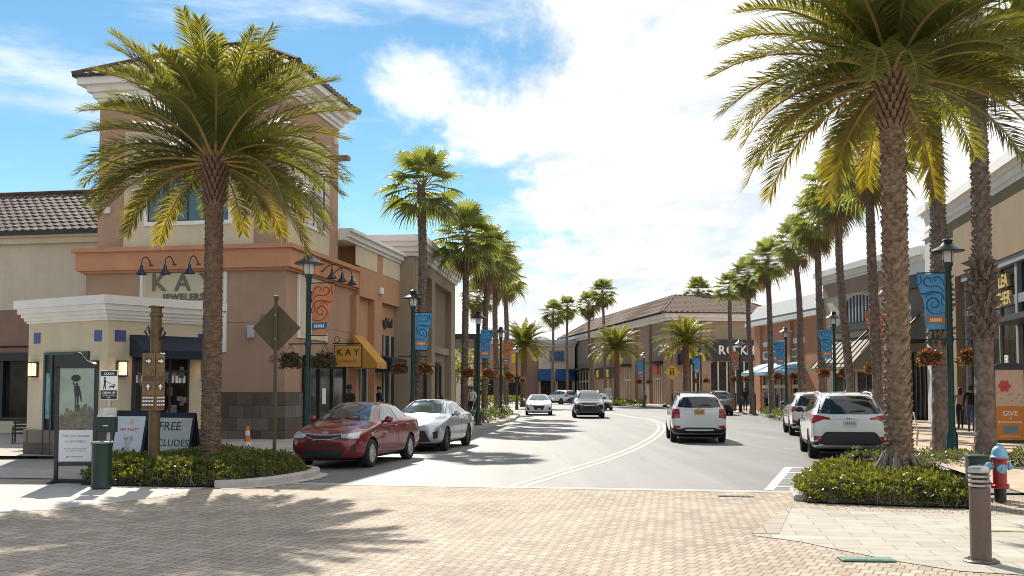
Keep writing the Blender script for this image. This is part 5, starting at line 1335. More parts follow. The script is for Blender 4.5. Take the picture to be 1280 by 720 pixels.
    if suv:
        h = cast('t', 0, Y(.80)); mb = MB(); mb.tube([h[0]-Vector((0,0,.01)), h[0]+Vector((0,-.07,.06))], [.03,.01], 6); mb.build('aerial', s.get('aer', 'plastic_black'), root)
        h = cast('b', 0, (1.20 if not 'rw' in s else s['rw'][1]+.03)*sz); p = h[0] + h[1]*.02
        mb = MB(); mb.tube([p, p+Vector((.22,.01,.025)), p+Vector((.36,.02,.03))], .009, 5); mb.build('rear_wiper', 'plastic_black', root)
    else:
        for x0 in (-.35, .1):
            p = cast('f', x0, 1.045*sz); q = cast('f', x0+.38, 1.065*sz)
            if p and q: mb = MB(); mb.tube([p[0]+p[1]*.02, q[0]+q[1]*.02], .008, 4); mb.build('wiper', 'plastic_black', root)
    # inside of the wheel wells and floor
    mb = MB(); mb.box(-hw*.72, hw*.72, -L*.46, L*.46, .17, .20); mb.build('underbody', 'plastic_black', root)
    return root
def paint(name, c, metal=.35, rough=.32, coat=1.): return M(name, c, rough=rough, metal=metal, var=0, coat=coat)
HD = -A                                           # heading: along the street
def front_set(z_h, x0, x1, dz, grille, intake, extra=[]):
    return []
# red sedan
red = dict(kind='sed', L=4.38, W=1.725, H=1.455, r=.31, fo=.83, ro=.97, paint=paint('paint_red', (.20,.010,.016)), spokes=10, rim='alloy', patches=[
 ('headlight','f',[(.46,.735),(.86,.79)],[(.50,.665),(.875,.655)],'lens_clear',dict(mirror=True)),
 ('grille','f',[(-.46,.735),(-.2,.71),(.2,.71),(.46,.735)],[(-.45,.685),(-.2,.635),(.2,.635),(.45,.685)],'plastic_black',{}),
 ('grille_trim','f',[(-.47,.75),(-.2,.725),(.2,.725),(.47,.75)],[(-.47,.74),(-.2,.715),(.2,.715),(.47,.74)],'alloy',dict(off=.014,rows=1)),
 ('grille_trim','f',[(-.45,.69),(-.2,.64),(.2,.64),(.45,.69)],[(-.45,.682),(-.2,.630),(.2,.630),(.45,.682)],'alloy',dict(off=.014,rows=1)),
 ('badge','f',[(-.07,.785),(.07,.785)],[(-.07,.75),(.07,.75)],'chrome',dict(off=.012,rows=1)),
 ('bumper_intake','f',[(-.60,.42),(0,.42),(.60,.42)],[(-.52,.26),(0,.25),(.52,.26)],'plastic_black',{}),
 ('bumper_slot','f',[(-.50,.555),(0,.55),(.50,.555)],[(-.5,.50),(0,.495),(.5,.50)],'plastic_black',{}),
 ('fog_light','f',[(.72,.50),(.84,.56)],[(.73,.36),(.84,.40)],'plastic_black',dict(mirror=True)),
 ('tail_light','b',[(.55,.95),(.82,.93)],[(.55,.80),(.84,.78)],'lens_red',dict(mirror=True))])
pf = Vector((-3.1, 22.05, 0)); pr_ = Vector((-2.42, 23.5+.65, 0))
def place_by_wheel(wheel, spec, heading, side):   # car origin from the ground point of its front wheel on one side
    m = Matrix.Rotation(heading, 3, 'Z'); return wheel - m @ Vector((side*(spec['W']/2-.06), spec['L']/2-spec['fo'], 0))
hd_in = R(180) - A
car('parked_car', 'dark red sedan parked first at the left kerb, nose towards the plaza', 'car', red, place_by_wheel(Vector((-3.1,22.0,0)), red, hd_in - R(3), -1), hd_in - R(3), 'cars parked along the left kerb')
silver = dict(kind='sed', L=4.64, W=1.78, H=1.455, r=.32, fo=.93, ro=1.0, paint=paint('paint_silver', (.46,.49,.53), .55, .28), spokes=10, rim='alloy_dark', patches=[
 ('headlight','f',[(.36,.735),(.86,.80)],[(.40,.69),(.88,.70)],'lens_clear',dict(mirror=True)),
 ('grille','f',[(-.40,.72),(0,.71),(.40,.72)],[(-.38,.69),(0,.68),(.38,.69)],'plastic_black',{}),
 ('lower_grille','f',[(-.50,.58),(0,.60),(.50,.58)],[(-.68,.29),(0,.26),(.68,.29)],'plastic_black',dict(rows=6)),
 ('fog_light','f',[(.73,.55),(.86,.58)],[(.76,.36),(.86,.40)],'plastic_black',dict(mirror=True)),
 ('badge','f',[(-.07,.77),(.07,.77)],[(-.07,.725),(.07,.725)],'chrome',dict(off=.012,rows=1)),
 ('tail_light','b',[(.50,.93),(.82,.93)],[(.50,.83),(.84,.78)],'lens_red',dict(mirror=True))])
car('parked_car', 'silver sedan parked behind the red car at the left kerb', 'car', silver, place_by_wheel(Vector((-1.83,27.9,0)), silver, hd_in, -1), hd_in, 'cars parked along the left kerb')
# white estate-like SUV in the right foreground
wht = paint('paint_white', (.70,.70,.68), 0, .3)
pearl = paint('paint_pearl', (.68,.68,.64), .1, .3)
for_ = dict(kind='suv', L=4.62, W=1.815, H=1.68, r=.35, fo=.93, ro=1.02, paint=pearl, spokes=5, rim='alloy_dark', rails=True, railmat='alloy', mirror='plastic_black', rear_plate=(.90,'plate_white',.155,.08), rw=(1.56,1.15), rww=(.66,.82), aer=pearl, patches=[
 ('tail_light','b',[(.66,1.06),(.95,1.10)],[(.66,.99),(.95,.88)],'lens_red',dict(mirror=True)),
 ('tail_light','b',[(.50,1.02),(.67,1.055)],[(.50,.975),(.67,.985)],'lens_red',dict(mirror=True,rows=2)),
 ('rear_bumper','b',[(-.66,.655),(-.60,.69),(.60,.69),(.66,.655)],[(-.86,.42),(-.6,.37),(.6,.37),(.86,.42)],'plastic_black',dict(rows=6,off=.012)),
 ('bumper_side','b',[(.80,.46),(.99,.44)],[(.80,.38),(.97,.34)],'plastic_black',dict(mirror=True,off=.012)),
 ('reflector','b',[(.72,.58),(.91,.59)],[(.74,.50),(.90,.49)],'lens_red',dict(mirror=True,off=.022,rows=2)),
 ('badge','b',[(-.09,1.045),(.09,1.045)],[(-.09,.985),(.09,.985)],'chrome',dict(off=.015,rows=2)),
 ('trim_strip','b',[(-.42,.995),(.42,.995)],[(-.42,.975),(.42,.975)],'alloy',dict(off=.012,rows=1)),
 ('rocker_trim','r',[(1.05,.40),(-1.0,.42)],[(1.05,.26),(-1.0,.26)],'plastic_black',dict(mirror=True)),
 ('headlight','f',[(.50,.90),(.90,.96)],[(.52,.80),(.9,.82)],'lens_clear',dict(mirror=True)),
 ('grille','f',[(-.42,.90),(.42,.90)],[(-.36,.66),(.36,.66)],'plastic_black',{})])
def place_rear(wheel, spec, heading, side):
    m = Matrix.Rotation(heading, 3, 'Z'); return wheel - m @ Vector((side*(spec['W']/2-.06), -spec['L']/2+spec['ro'], 0))
car('parked_car', 'white wagon parked nearest on the right, its black-bumpered back to the viewer', 'car', for_, place_rear(G(1013, 572), for_, HD-R(2), -1), HD-R(2), 'cars parked along the right kerb')
cx = dict(for_); cx.update(L=4.55, H=1.66, paint=wht, rails=False, mirror=wht)
cx.pop('rear_plate')
car('parked_car', 'white crossover parked just beyond the nearest white wagon on the right', 'car', cx, place_rear(G(988, 544), cx, HD-R(1), -1), HD-R(1), 'cars parked along the right kerb')
# white hatchback-SUV driving away
trx = dict(kind='suv', L=4.25, W=1.78, H=1.63, r=.335, fo=.86, ro=.84, paint=wht, spokes=5, rails=True, railmat='plastic_black', bars=(.56,.82), mirror=wht, rear_plate=(.99,'plate_yellow',.16,.085), rw=(1.52,1.20), rww=(.64,.76), patches=[
 ('tail_light','b',[(.70,1.08),(.95,1.10)],[(.68,.80),(.955,.78)],'lens_red',dict(mirror=True,rows=5)),
 ('rear_bumper','b',[(-.72,.44),(-.5,.50),(.5,.50),(.72,.44)],[(-.90,.34),(0,.32),(.90,.34)],'plastic_black',dict(off=.012)),
 ('bumper_side','b',[(.72,.45),(.97,.50)],[(.72,.34),(.96,.34)],'plastic_black',dict(mirror=True,off=.012)),
 ('reflector','b',[(.66,.55),(.90,.57)],[(.70,.48),(.90,.48)],'lens_red',dict(mirror=True,off=.018,rows=2)),
 ('skid_plate','b',[(-.52,.44),(.52,.44)],[(-.46,.40),(.46,.40)],'alloy',dict(off=.02,rows=1)),
 ('trim_strip','b',[(-.5,1.085),(.5,1.085)],[(-.5,1.065),(.5,1.065)],'alloy',dict(off=.012,rows=1)),
 ('badge','b',[(-.08,1.115),(.08,1.115)],[(-.08,1.08),(.08,1.08)],'letter_gold',dict(off=.02,rows=1)),
 ('headlight','f',[(.50,.90),(.90,.96)],[(.52,.80),(.9,.82)],'lens_clear',dict(mirror=True))])
g = G(872, 552.5); m = Matrix.Rotation(HD+R(4), 3, 'Z'); car('driving_car', 'white hatchback with roof bars and yellow plate, driving away in the right lane', 'car', trx, g + m @ Vector((0, trx['L']/2-trx['ro'], 0)), HD+R(4))
# oncoming
bl_ = dict(kind='suv', L=4.75, W=1.9, H=1.70, r=.36, fo=.95, ro=1.0, paint=paint('paint_black', (.018,.018,.022), .3, .2), spokes=5, rails=True, railmat='alloy', patches=[
 ('headlight','f',[(.40,.86),(.90,.96)],[(.44,.78),(.92,.80)],'lens_clear',dict(mirror=True)),
 ('grille','f',[(-.36,.90),(.36,.90)],[(-.46,.45),(.46,.45)],'plastic_black',dict(rows=6)),
 ('grille_trim','f',[(-.36,.80),(.36,.80)],[(-.36,.76),(.36,.76)],'chrome',dict(off=.014,rows=1)),
 ('fog_light','f',[(.72,.52),(.84,.54)],[(.72,.46),(.84,.47)],'lens_clear',dict(mirror=True,rows=2)),
 ('tail_light','b',[(.66,1.06),(.95,1.10)],[(.66,.95),(.95,.88)],'lens_red',dict(mirror=True))])
def oncoming(spec, px, py, ang, name, label, group=None):
    g = G(px, py); m = Matrix.Rotation(ang, 3, 'Z'); return car(name, label, 'car', spec, g - m @ Vector((0, spec['L']/2-spec['fo'], 0)), ang, group)
oncoming(bl_, 736, 522.5, R(180)-R(2), 'driving_car', 'black car driving towards the viewer in the middle of the road')
el = dict(kind='sed', L=4.57, W=1.8, H=1.44, r=.32, fo=.88, ro=1.0, paint=paint('paint_white_sedan', (.66,.67,.70), .2, .25), spokes=5, front_plate=(.42,'plate_white',.12,.05), patches=[
 ('headlight','f',[(.46,.72),(.88,.79)],[(.50,.65),(.89,.68)],'lens_clear',dict(mirror=True)),
 ('grille','f',[(-.44,.67),(0,.69),(.44,.67)],[(-.30,.36),(0,.34),(.30,.36)],'plastic_black',dict(rows=6)),
 ('fog_light','f',[(.70,.50),(.86,.56)],[(.74,.36),(.86,.38)],'plastic_black',dict(mirror=True)),
 ('tail_light','b',[(.50,.93),(.82,.93)],[(.50,.83),(.84,.78)],'lens_red',dict(mirror=True))])
oncoming(el, 673.5, 519, R(180)-R(1), 'driving_car', 'white sedan coming towards the viewer at the far left kerb')
fw = dict(for_); fw.update(paint=wht, rails=False)
fw.pop('rear_plate')
car('driving_car', 'far white car seen from behind at an angle, before the blue awnings', 'car', fw, (5.7, 116, 0), R(32))
gs = dict(silver); gs.update(paint=paint('paint_grey', (.22,.22,.23), .4, .3))
oncoming(gs, 752, 513, R(180)+R(4), 'driving_car', 'grey sedan mostly hidden behind the black car')
car('parked_car', 'grey car parked on the right beyond the white hatchback', 'car', dict(fw, paint=gs['paint']), (14.0, 68.0, 0), HD+R(3), 'cars parked along the right kerb')
# ------------------------------------------------------------------ lamp posts with banners, hanging baskets
def swirl_banner(colr, dark, tabc, name):
    """banner cloth with a wavy free edge, spirals standing a hair proud of it, and a label strip"""
    def make(parent, sd, y=0.):
        W_, z0, z1 = .58, 2.95, 4.22; cloth_ = MB()
        n = 16
        for s_ in (-1, 1):
            v = []
            for i in range(n+1):
                z = z1 - (z1-z0)*i/n; q = i/n; w_ = W_*(1 - .32*q + .05*math.sin(q*9)); v += [(sd*.09, y+s_*.006, z), (sd*(.09+w_), y+s_*.006 + .02*math.sin(q*5), z)]
            cloth_.add(v, [(2*i, 2*i+1, 2*i+3, 2*i+2) for i in range(n)])
        o = cloth_.build('banner', colr, parent, fix=False); o['label'] = name
        sw = MB(); rn = random.Random(hash(name) % 97)
        def spiral(cx, cz, r, tn, dirn, wd, ph):
            for s_ in (-1, 1):
                v = []; k = 26
                for i in range(k+1):
                    t = i/k; a = ph + dirn*t*2*PI*tn; rr = r*(1-t*.9); w2 = wd*(1-t*.6)*math.sin(PI*min(1,t+.12)*.9+.1)
                    for dr in (-w2, w2): v.append((sd*min(.09+W_*.97, max(.1, cx+(rr+dr)*math.cos(a))), y+s_*.011 + .02*math.sin((z1-cz)/(z1-z0)*5)*((cx-.09)/W_), cz+(rr+dr)*math.sin(a)))
                sw.add(v, [(2*i, 2*i+1, 2*i+3, 2*i+2) for i in range(k)])
        def scroll(pts_, wd):
            k = 22; P_ = [Vector((a_, b_)) for a_, b_ in pts_]
            for _ in range(3):
                o_ = [P_[0]]
                for u, w2 in zip(P_, P_[1:]): o_ += [u.lerp(w2, .25), u.lerp(w2, .75)]
                P_ = o_ + [P_[-1]]
            m = len(P_)
            for s_ in (-1, 1):
                v = []
                for i, q in enumerate(P_):
                    d = (P_[min(m-1, i+1)] - P_[max(0, i-1)]).normalized(); nn = Vector((-d.y, d.x))*wd*(.25+.75*math.sin(PI*(i+1)/(m+1)))
                    for e in (-1, 1):
                        r_ = q + nn*e; qz = (z1-r_.y)/(z1-z0); lim = .09 + W_*(1-.32*qz+.05*math.sin(qz*9))
                        xx = max(.10, min(lim-.005, r_.x)); fr = (xx-.09)/(lim-.09)
                        v.append((sd*xx, y + s_*.0115 + .02*math.sin(qz*5)*fr, r_.y))
                sw.add(v, [(2*i, 2*i+1, 2*i+3, 2*i+2) for i in range(m-1)])
        scroll([(.10,3.34),(.26,3.28),(.46,3.36),(.50,3.56),(.36,3.70),(.22,3.60),(.24,3.46),(.36,3.44),(.40,3.54),(.33,3.58)], .018)
        scroll([(.10,3.62),(.16,3.78),(.36,3.82),(.58,3.74),(.66,3.86)], .022)
        scroll([(.10,3.80),(.22,3.96),(.42,3.92),(.56,4.00),(.50,4.16),(.38,4.12),(.40,4.02)], .018)
        scroll([(.10,3.94),(.14,4.10),(.26,4.18),(.34,4.10),(.27,4.03)], .015)
        scroll([(.64,3.95),(.58,4.08),(.62,4.20)], .016); scroll([(.12,3.48),(.18,3.56),(.15,3.68)], .014); scroll([(.52,3.66),(.44,3.76),(.30,3.74)], .012)
        sw.build('swirl_print', dark, o)
        tb = MB()
        for s_ in (-1, 1): tb.add([(sd*.095, y+s_*.016, 3.07), (sd*.485, y+s_*.016-.014, 3.09), (sd*.505, y+s_*.016-.010, 3.26), (sd*.095, y+s_*.016, 3.24)], [(0,1,2,3)])
        t_ = tb.build('label_strip', tabc, o)
        mk = MB()
        for i in range(6): mk.box(min(sd*(.17+i*.045), sd*(.20+i*.045)), max(sd*(.17+i*.045), sd*(.20+i*.045)), y-.036, y-.032, 3.125, 3.20)
        mk.build('strip_marks', 'letter_white', t_)
        return o
    return make
MT['banner_orange'] = M('banner_orange', (.62,.24,.12), rough=.8, var=.2, scale=4); MT['banner_rust'] = M('banner_rust', (.34,.07,.04), rough=.8, var=0)
MT['banner_blue'] = M('banner_blue', (.10,.33,.58), rough=.8, var=.2, scale=4); MT['banner_navy'] = M('banner_navy', (.02,.10,.26), rough=.8, var=0)
MT['tab_orange'] = M('tab_orange', (.62,.17,.04), rough=.8, var=.1); MT['tab_blue'] = M('tab_blue', (.03,.17,.36), rough=.8, var=.1)
banner_o = swirl_banner('banner_orange', 'banner_rust', 'tab_blue', 'orange banner with red swirls and a blue strip')
banner_b = swirl_banner('banner_blue', 'banner_navy', 'tab_orange', 'blue banner with dark swirls and an orange strip')
def lamp_proto():
    o = empty('street_lamp', (0,0,0), 0)
    mb = MB(); mb.lathe([(.17,0),(.17,.06),(.13,.10),(.125,.55),(.10,.62),(.085,.68),(.075,.8),(.062,4.28),(.075,4.30),(.075,4.36),(.06,4.38)], 16); mb.build('pole', 'steel_green', o, smooth=35)
    mb = MB(); mb.lathe([(.085,4.37),(.10,4.42),(.10,4.48),(.09,4.50)], 16); mb.build('collar', 'steel_green', o, smooth=35)
    mb = MB(); mb.lathe([(.10,4.48),(.125,4.56),(.125,4.72),(.10,4.76)], 16); mb.build('lamp_glass', 'lamp_glass', o, smooth=40)
    mb = MB()
    for i in range(4): a = i*PI/2+.4; mb.tube([(.125*math.cos(a), .125*math.sin(a), 4.48), (.13*math.cos(a), .13*math.sin(a), 4.76)], .01, 4)
    mb.lathe([(.36,4.73),(.37,4.745),(.30,4.80),(.17,4.86),(.12,4.93),(.10,4.94),(.10,4.97),(.13,4.985),(.09,5.02),(.03,5.04),(.02,5.07)], 20); mb.build('lamp_hood', M('lamp_hood', (.035,.045,.05), rough=.3, metal=.5, var=.1), o, smooth=35)
    return o
LP = lamp_proto()
def basket_proto(kind):
    o = empty('hanging_basket', (0,0,0), 0); mb = MB(); rn = random.Random(kind)
    mb.lathe([(.02,-.02),(.12,.0),(.19,.09),(.22,.19),(.21,.2)], 14); b = mb.build('basket', 'basket_liner', o, smooth=50)
    mb = MB()
    for i in range(3): a = i*2.09; mb.tube([(.21*math.cos(a), .21*math.sin(a), .19), (0,0,.58)], .006, 4)
    mb.build('chain', 'black_iron', o)
    lf = MB(); fl = MB()
    for i in range(300):
        a = rn.uniform(0, 2*PI); r = .27*math.sqrt(rn.random()); z = .20 + .15*(1-(r/.27)**2)*rn.random() - (rn.random()*.26 if r > .2 else 0)
        c = Vector((r*math.cos(a), r*math.sin(a), z)); leaf_clump(lf if rn.random() < (.62 if kind == 1 else .8) else fl, c, .07, rn, 3)
    lf.build('leaves', 'basket_leaf', o); fl.build('flowers', 'flower_orange' if kind == 1 else 'flower_pink', o); return o
BK = [basket_proto(0), basket_proto(1)]
lamps = [  # px, Y, banner side (towards the street), banner, baskets, where
 (385, 25.0, 1, 'o', 0, 'behind the red car'), (516, 34.5, 1, 'b', 1, 'behind the silver sedan'), (598, 44, 1, 'b', 1, 'at the left flower bed'),
 (626, 55, 1, 'o', 1, 'among the crowded left palms'), (646, 78, 1, None, 1, 'beside the far left date palm'),
 (1188, 22.7, -1, 'b', 1, 'right of the nearest date palm trunk'), (1108, 33.5, -1, 'o', 1, 'left of the nearest date palm trunk'), (1043, 44, -1, 'b', 1, 'before the cream arch shop'),
 (982.5, 55, -1, 'b', 1, 'before the orange building'), (925, 69, -1, 'o', 1, 'under the black sign'), (876, 84, -1, 'b', 1, 'right of the yellow diamond sign'), (805, 92, -1, 'b', 1, 'at the corner of the brown building')]
for i, (px, Y_, sd, bn, bk, where) in enumerate(lamps):
    x = (px-640)/F*Y_; side = 'left' if sd > 0 else 'right'; pos = Vector((x, Y_, SW))
    what = {'o': 'with an orange swirl banner', 'b': 'with a blue swirl banner', None: 'without a banner'}[bn]
    o = LP if i == 0 else dup(LP, pos, -A)
    o.location = pos; o.rotation_euler.z = -A
    tag(o, 'dark green street lamp %s, %s' % (what, where), 'street lamp', 'green street lamps along the street')
for i, (px, Y_, sd, bn, bk, where) in enumerate(lamps):
    o = [q for q in bpy.data.objects if q.name.startswith('street_lamp') and abs(q.location.y - Y_) < .01 and abs(q.location.x - (px-640)/F*Y_) < .01][0]
    if bn: (banner_o if bn == 'o' else banner_b)(o, sd)
    mb = MB()
    if bn: mb.tube([(0,0,4.25),(sd*.68,0,4.25)], .016, 6); mb.tube([(0,0,2.93),(sd*.50,0,2.93)], .014, 6)
    mb.tube([(-.52,0,2.72),(.52,0,2.72)], .018, 6); mb.lathe([(.085,2.66),(.085,2.78)], 12); mb.build('cross_arm', 'steel_green', o, smooth=40)
    for s_ in (-1, 1):
        near = s_ == sd; c = o.location + Matrix.Rotation(-A, 3, 'Z') @ Vector((s_*.46, 0, 2.72-.58))
        pr0 = BK[bk]; lab = '%s basket on the %s arm of the lamp %s' % ('orange-flowered' if bk else 'dull brown', 'street-side' if near else 'shop-side', where)
        b = dup(pr0, c, i*.8+s_); tag(b, lab, 'flower basket', 'hanging flower baskets')
for b in BK:
    for ch in list(b.children): bpy.data.objects.remove(ch)
    bpy.data.objects.remove(b)

# ------------------------------------------------------------------ left corner: signs and bin
# big framed poster stand
ps = empty('poster_stand', (-7.98, 18.3, .01), R(6), 'tall dark framed poster stand with an arched top, left of the green bin', 'sign stand')
mb = MB()
for x in (-.34, .34): mb.bbox(x-.035, x+.035, -.03, .03, .05, 1.98, .01)
mb.bbox(-.305, .305, -.025, .025, .28, .34, .008)
arch = [(-.375,1.93),(.375,1.93),(.375,2.0)] + [(.30-.6*i/14, 2.0+.10*math.sin(PI*i/14)+(.10*math.sqrt(max(0,1-((.30-.6*i/14)/.13)**2)))) for i in range(15)] + [(-.375,2.0)]
mb.extr(arch, 'y', -.03, .03); mb.build('frame', 'frame_dark', ps, smooth=30)
mb = MB(); mb.bbox(-.40, .40, -.04, .04, .0, .05, .01)
for x in (-.34, .34): mb.bbox(x-.04, x+.04, -.36, .30, .0, .045, .01)
mb.build('foot', 'frame_dark', ps)
mb = MB(); mb.box(-.31, .31, -.012, .012, .34, 1.93); po = mb.build('poster', M('poster_sky', (.36,.42,.36), rough=.35, var=.25, scale=1.6, c2=(.20,.25,.22)), ps)
mb = MB(); mb.box(-.295, .295, -.016, -.0125, .36, .88); mb.build('poster_text_field', M('poster_white', (.62,.63,.68), rough=.35, var=.03), po)
rn = random.Random(4); mb = MB(); x = -.305; pts = [(-.305, .885)]
while x <= .305: pts.append((x, 1.14 + .10*math.sin(4*x+1) + rn.uniform(-.03,.10))); x += .02
pts += [(.305, .885)]; mb.extr(pts, 'y', -.015, -.0125); mb.build('poster_rocks', M('poster_rock', (.07,.07,.055), rough=.4, var=.9, scale=14, c2=(.20,.18,.13)), po)
mb = MB()
def disc(mb, cx, cz, rx, rz, y0, y1, n=18): mb.extr([(cx+rx*math.cos(2*PI*i/n), cz+rz*math.sin(2*PI*i/n)) for i in range(n)], 'y', y0, y1)
disc(mb, -.02, 1.76, .085, .06, -.0175, -.0152); disc(mb, .0, 1.655, .022, .03, -.0175, -.0152)
mb.extr([(-.05,1.63),(.045,1.63),(.05,1.48),(.035,1.45),(-.035,1.45)], 'y', -.0175, -.0152); mb.extr([(-.03,1.45),(-.003,1.45),(-.012,1.20),(-.03,1.20)], 'y', -.0175, -.0152); mb.extr([(.008,1.45),(.035,1.45),(.035,1.2),(.015,1.2)], 'y', -.0175, -.0152); mb.extr([(.05,1.6),(.085,1.45),(.09,1.36),(.075,1.36),(.045,1.5)], 'y', -.0175, -.0152); mb.extr([(-.05,1.62),(-.075,1.68),(-.06,1.70),(-.03,1.64)], 'y', -.0175, -.0152)
mb.build('poster_figure', 'letter_dark', po)
mb = MB(); mb.text('Take your business', .062, TXT(0, -.0165, .765), ext=.001, bold=.0006); mb.text('to new heights.', .062, TXT(0, -.0165, .675), ext=.001, bold=.0006); mb.build('poster_lettering', 'letter_grey', po)
mb = MB()
for z, a in ((.56,.2),(.525,.17)): 
    for k in range(9): mb.box(-a+2*a*k/9, -a+2*a*k/9+.032, -.0172, -.0162, z, z+.011)
disc(mb, -.14, .43, .018, .018, -.0172, -.0162)
for k in range(6): mb.box(-.1+k*.04, -.07+k*.04, -.0172, -.0162, .423, .438)
mb.build('poster_small_print', 'letter_grey', po)
ps.scale = (1,1,1.08)
# dog waste station and bin
MT['bin_green'] = M('bin_green', (.005,.026,.018), rough=.4, var=.15, scale=4)
dw = empty('dog_waste_station', (-7.16, 17.75, .02), R(4), 'dog waste station with green and white sign above a green bag box', 'sign post')
mb = MB(); mb.bbox(-.03, .03, -.03, .03, 0, 2.05, .008); mb.build('post', M('galv', (.40,.41,.42), rough=.4, metal=.6, var=.1), dw)
mb = MB(); mb.bbox(-.15, .15, -.05, -.032, 1.50, 2.02, .006); s1 = mb.build('sign', 'letter_white', dw)
mb = MB(); mb.box(-.14,.14,-.054,-.0505,1.51,1.67); mb.box(-.14,.14,-.054,-.0505,1.925,2.01); mb.build('sign_field', 'bin_green', s1)
mb = MB(); mb.text('CLEAN', .055, TXT(0,-.0555,1.945), ext=.001, bold=.001)
mb.text('CLEAN UP', .05, TXT(0,-.0555,1.61), ext=.001, bold=.001); mb.text('AFTER YOUR', .036, TXT(0,-.0555,1.565), ext=.001); mb.text('PET', .036, TXT(0,-.0555,1.525), ext=.001); mb.build('sign_lettering', 'letter_white', s1)
mb = MB(); disc(mb, -.07, 1.885, .018, .018, -.054, -.0505); mb.extr([(-.09,1.86),(-.05,1.86),(-.055,1.78),(-.045,1.69),(-.06,1.69),(-.07,1.76),(-.085,1.69),(-.1,1.69),(-.085,1.79)], 'y', -.054, -.0505)
mb.extr([(.01,1.75),(.08,1.75),(.10,1.78),(.115,1.77),(.10,1.74),(.085,1.70),(.075,1.70),(.07,1.725),(.03,1.725),(.02,1.70),(.01,1.70),(.012,1.73)], 'y', -.054, -.0505); mb.extr([(-.05,1.83),(.085,1.765),(.085,1.76),(-.05,1.822)], 'y', -.054, -.0505); mb.build('sign_pictogram', 'letter_dark', s1)
mb = MB(); mb.bbox(-.165,.165,-.2,-.03,.93,1.20,.012); bx = mb.build('bag_box', 'bin_green', dw)
mb = MB(); mb.add([(-.15,-.19,1.205),(.15,-.19,1.205),(.15,-.04,1.36),(-.15,-.04,1.36),(-.15,-.04,1.2),(.15,-.04,1.2),(-.15,-.19,1.2),(.15,-.19,1.2)], [(0,1,2,3),(0,3,4,6),(1,7,5,2),(3,2,5,4),(6,4,5,7),(0,6,7,1)]); mb.build('box_lid', M('lid_sticker', (.55,.52,.45), rough=.5, var=.3, scale=12), bx)
mb = MB(); mb.box(-.04,.05,-.206,-.2005,1.04,1.055); mb.build('box_slot', 'letter_white', bx)
wb = empty('waste_bin', (-7.03, 17.15, .02), R(4), 'dark green cylindrical waste bin at the end of the left hedge', 'bin')
mb = MB(); mb.lathe([(.165,0),(.17,.02),(.165,.05),(.165,.74),(.175,.75),(.175,.78),(.15,.785),(.14,.68)], 24); mb.build('body', 'bin_green', wb, smooth=35)
mb = MB(); mb.lathe([(.172,.76),(.182,.765),(.182,.795),(.165,.80),(.15,.78)], 24); mb.build('rim', 'frame_grey', wb, smooth=35)
# A-frame boards
def aframe(label, pos, rz, w_, h, field, content):
    o = empty('sandwich_board', pos, rz, label, 'sign')
    for s_, nm in ((-1, 'front_panel'), (1, 'rear_panel')):
        T = Matrix.Translation((0, s_*.03, 0)) @ Matrix.Rotation(s_*R(14), 4, 'X').inverted() ; T = Matrix.Translation((0, s_*(.03+.26), 0)) @ Matrix.Rotation(s_*R(14), 4, 'X')
        mb = MB(); mb.T = T; mb.bbox(-w_/2, w_/2, -.015, .015, .0, h, .008); p = mb.build(nm, 'awning_navy', o)
        if s_ == -1:
            mb = MB(); mb.T = T; mb.box(-w_/2+.04, w_/2-.04, -.02, -.0155, .09, h-.12); f_ = mb.build('board_field', field, p)
            content(T, f_)
    return o
def pet(T, f_):
    m = MB(); m.text('PET PARTY', .085, T @ TXT(0, -.021, .80), ext=.001, bold=.002); m.text('PUP CARE', .07, T @ TXT(0, -.021, .27), ext=.001, bold=.002); m.text('DROP IN', .07, T @ TXT(0, -.021, .13), ext=.001, bold=.003); m.build('lettering', 'letter_red', f_)
    m = MB(); m.T = T; disc(m, .02, .985, .055, .055, -.023, -.0205); m.build('emblem', 'letter_gold', f_)
    m = MB(); m.T = T; disc(m, 0, .60, .085, .10, -.023, -.0205); disc(m, -.08, .69, .03, .06, -.023, -.0205); disc(m, .08, .69, .03, .06, -.023, -.0205); disc(m, -.02, .44, .1, .06, -.0225, -.0205); m.build('dog_picture', M('dog_grey', (.40,.40,.42), var=.6, scale=16), f_)
aframe('white sandwich board with red lettering and a dog picture, beside the wayfinding post', (-7.55, 19.9, .1), R(-12), .70, 1.22, M('board_blue_white', (.52,.56,.66), rough=.5, var=.05), pet)
def free(T, f_):
    m = MB(); m.text('FREE', .27, T @ TXT(-.02, -.021, .72), ext=.001, bold=.002); m.text('INCLUDES', .22, T @ TXT(.0, -.021, .36), ext=.001, bold=.001); m.build('lettering', 'letter_dark', f_)
aframe('pale handwritten sandwich board reading FREE INCLUDES, by the kiosk door', (-7.55, 22.3, .1), R(-14), 1.10, 1.12, M('board_pale', (.42,.43,.40), rough=.7, var=.08, scale=6), free)
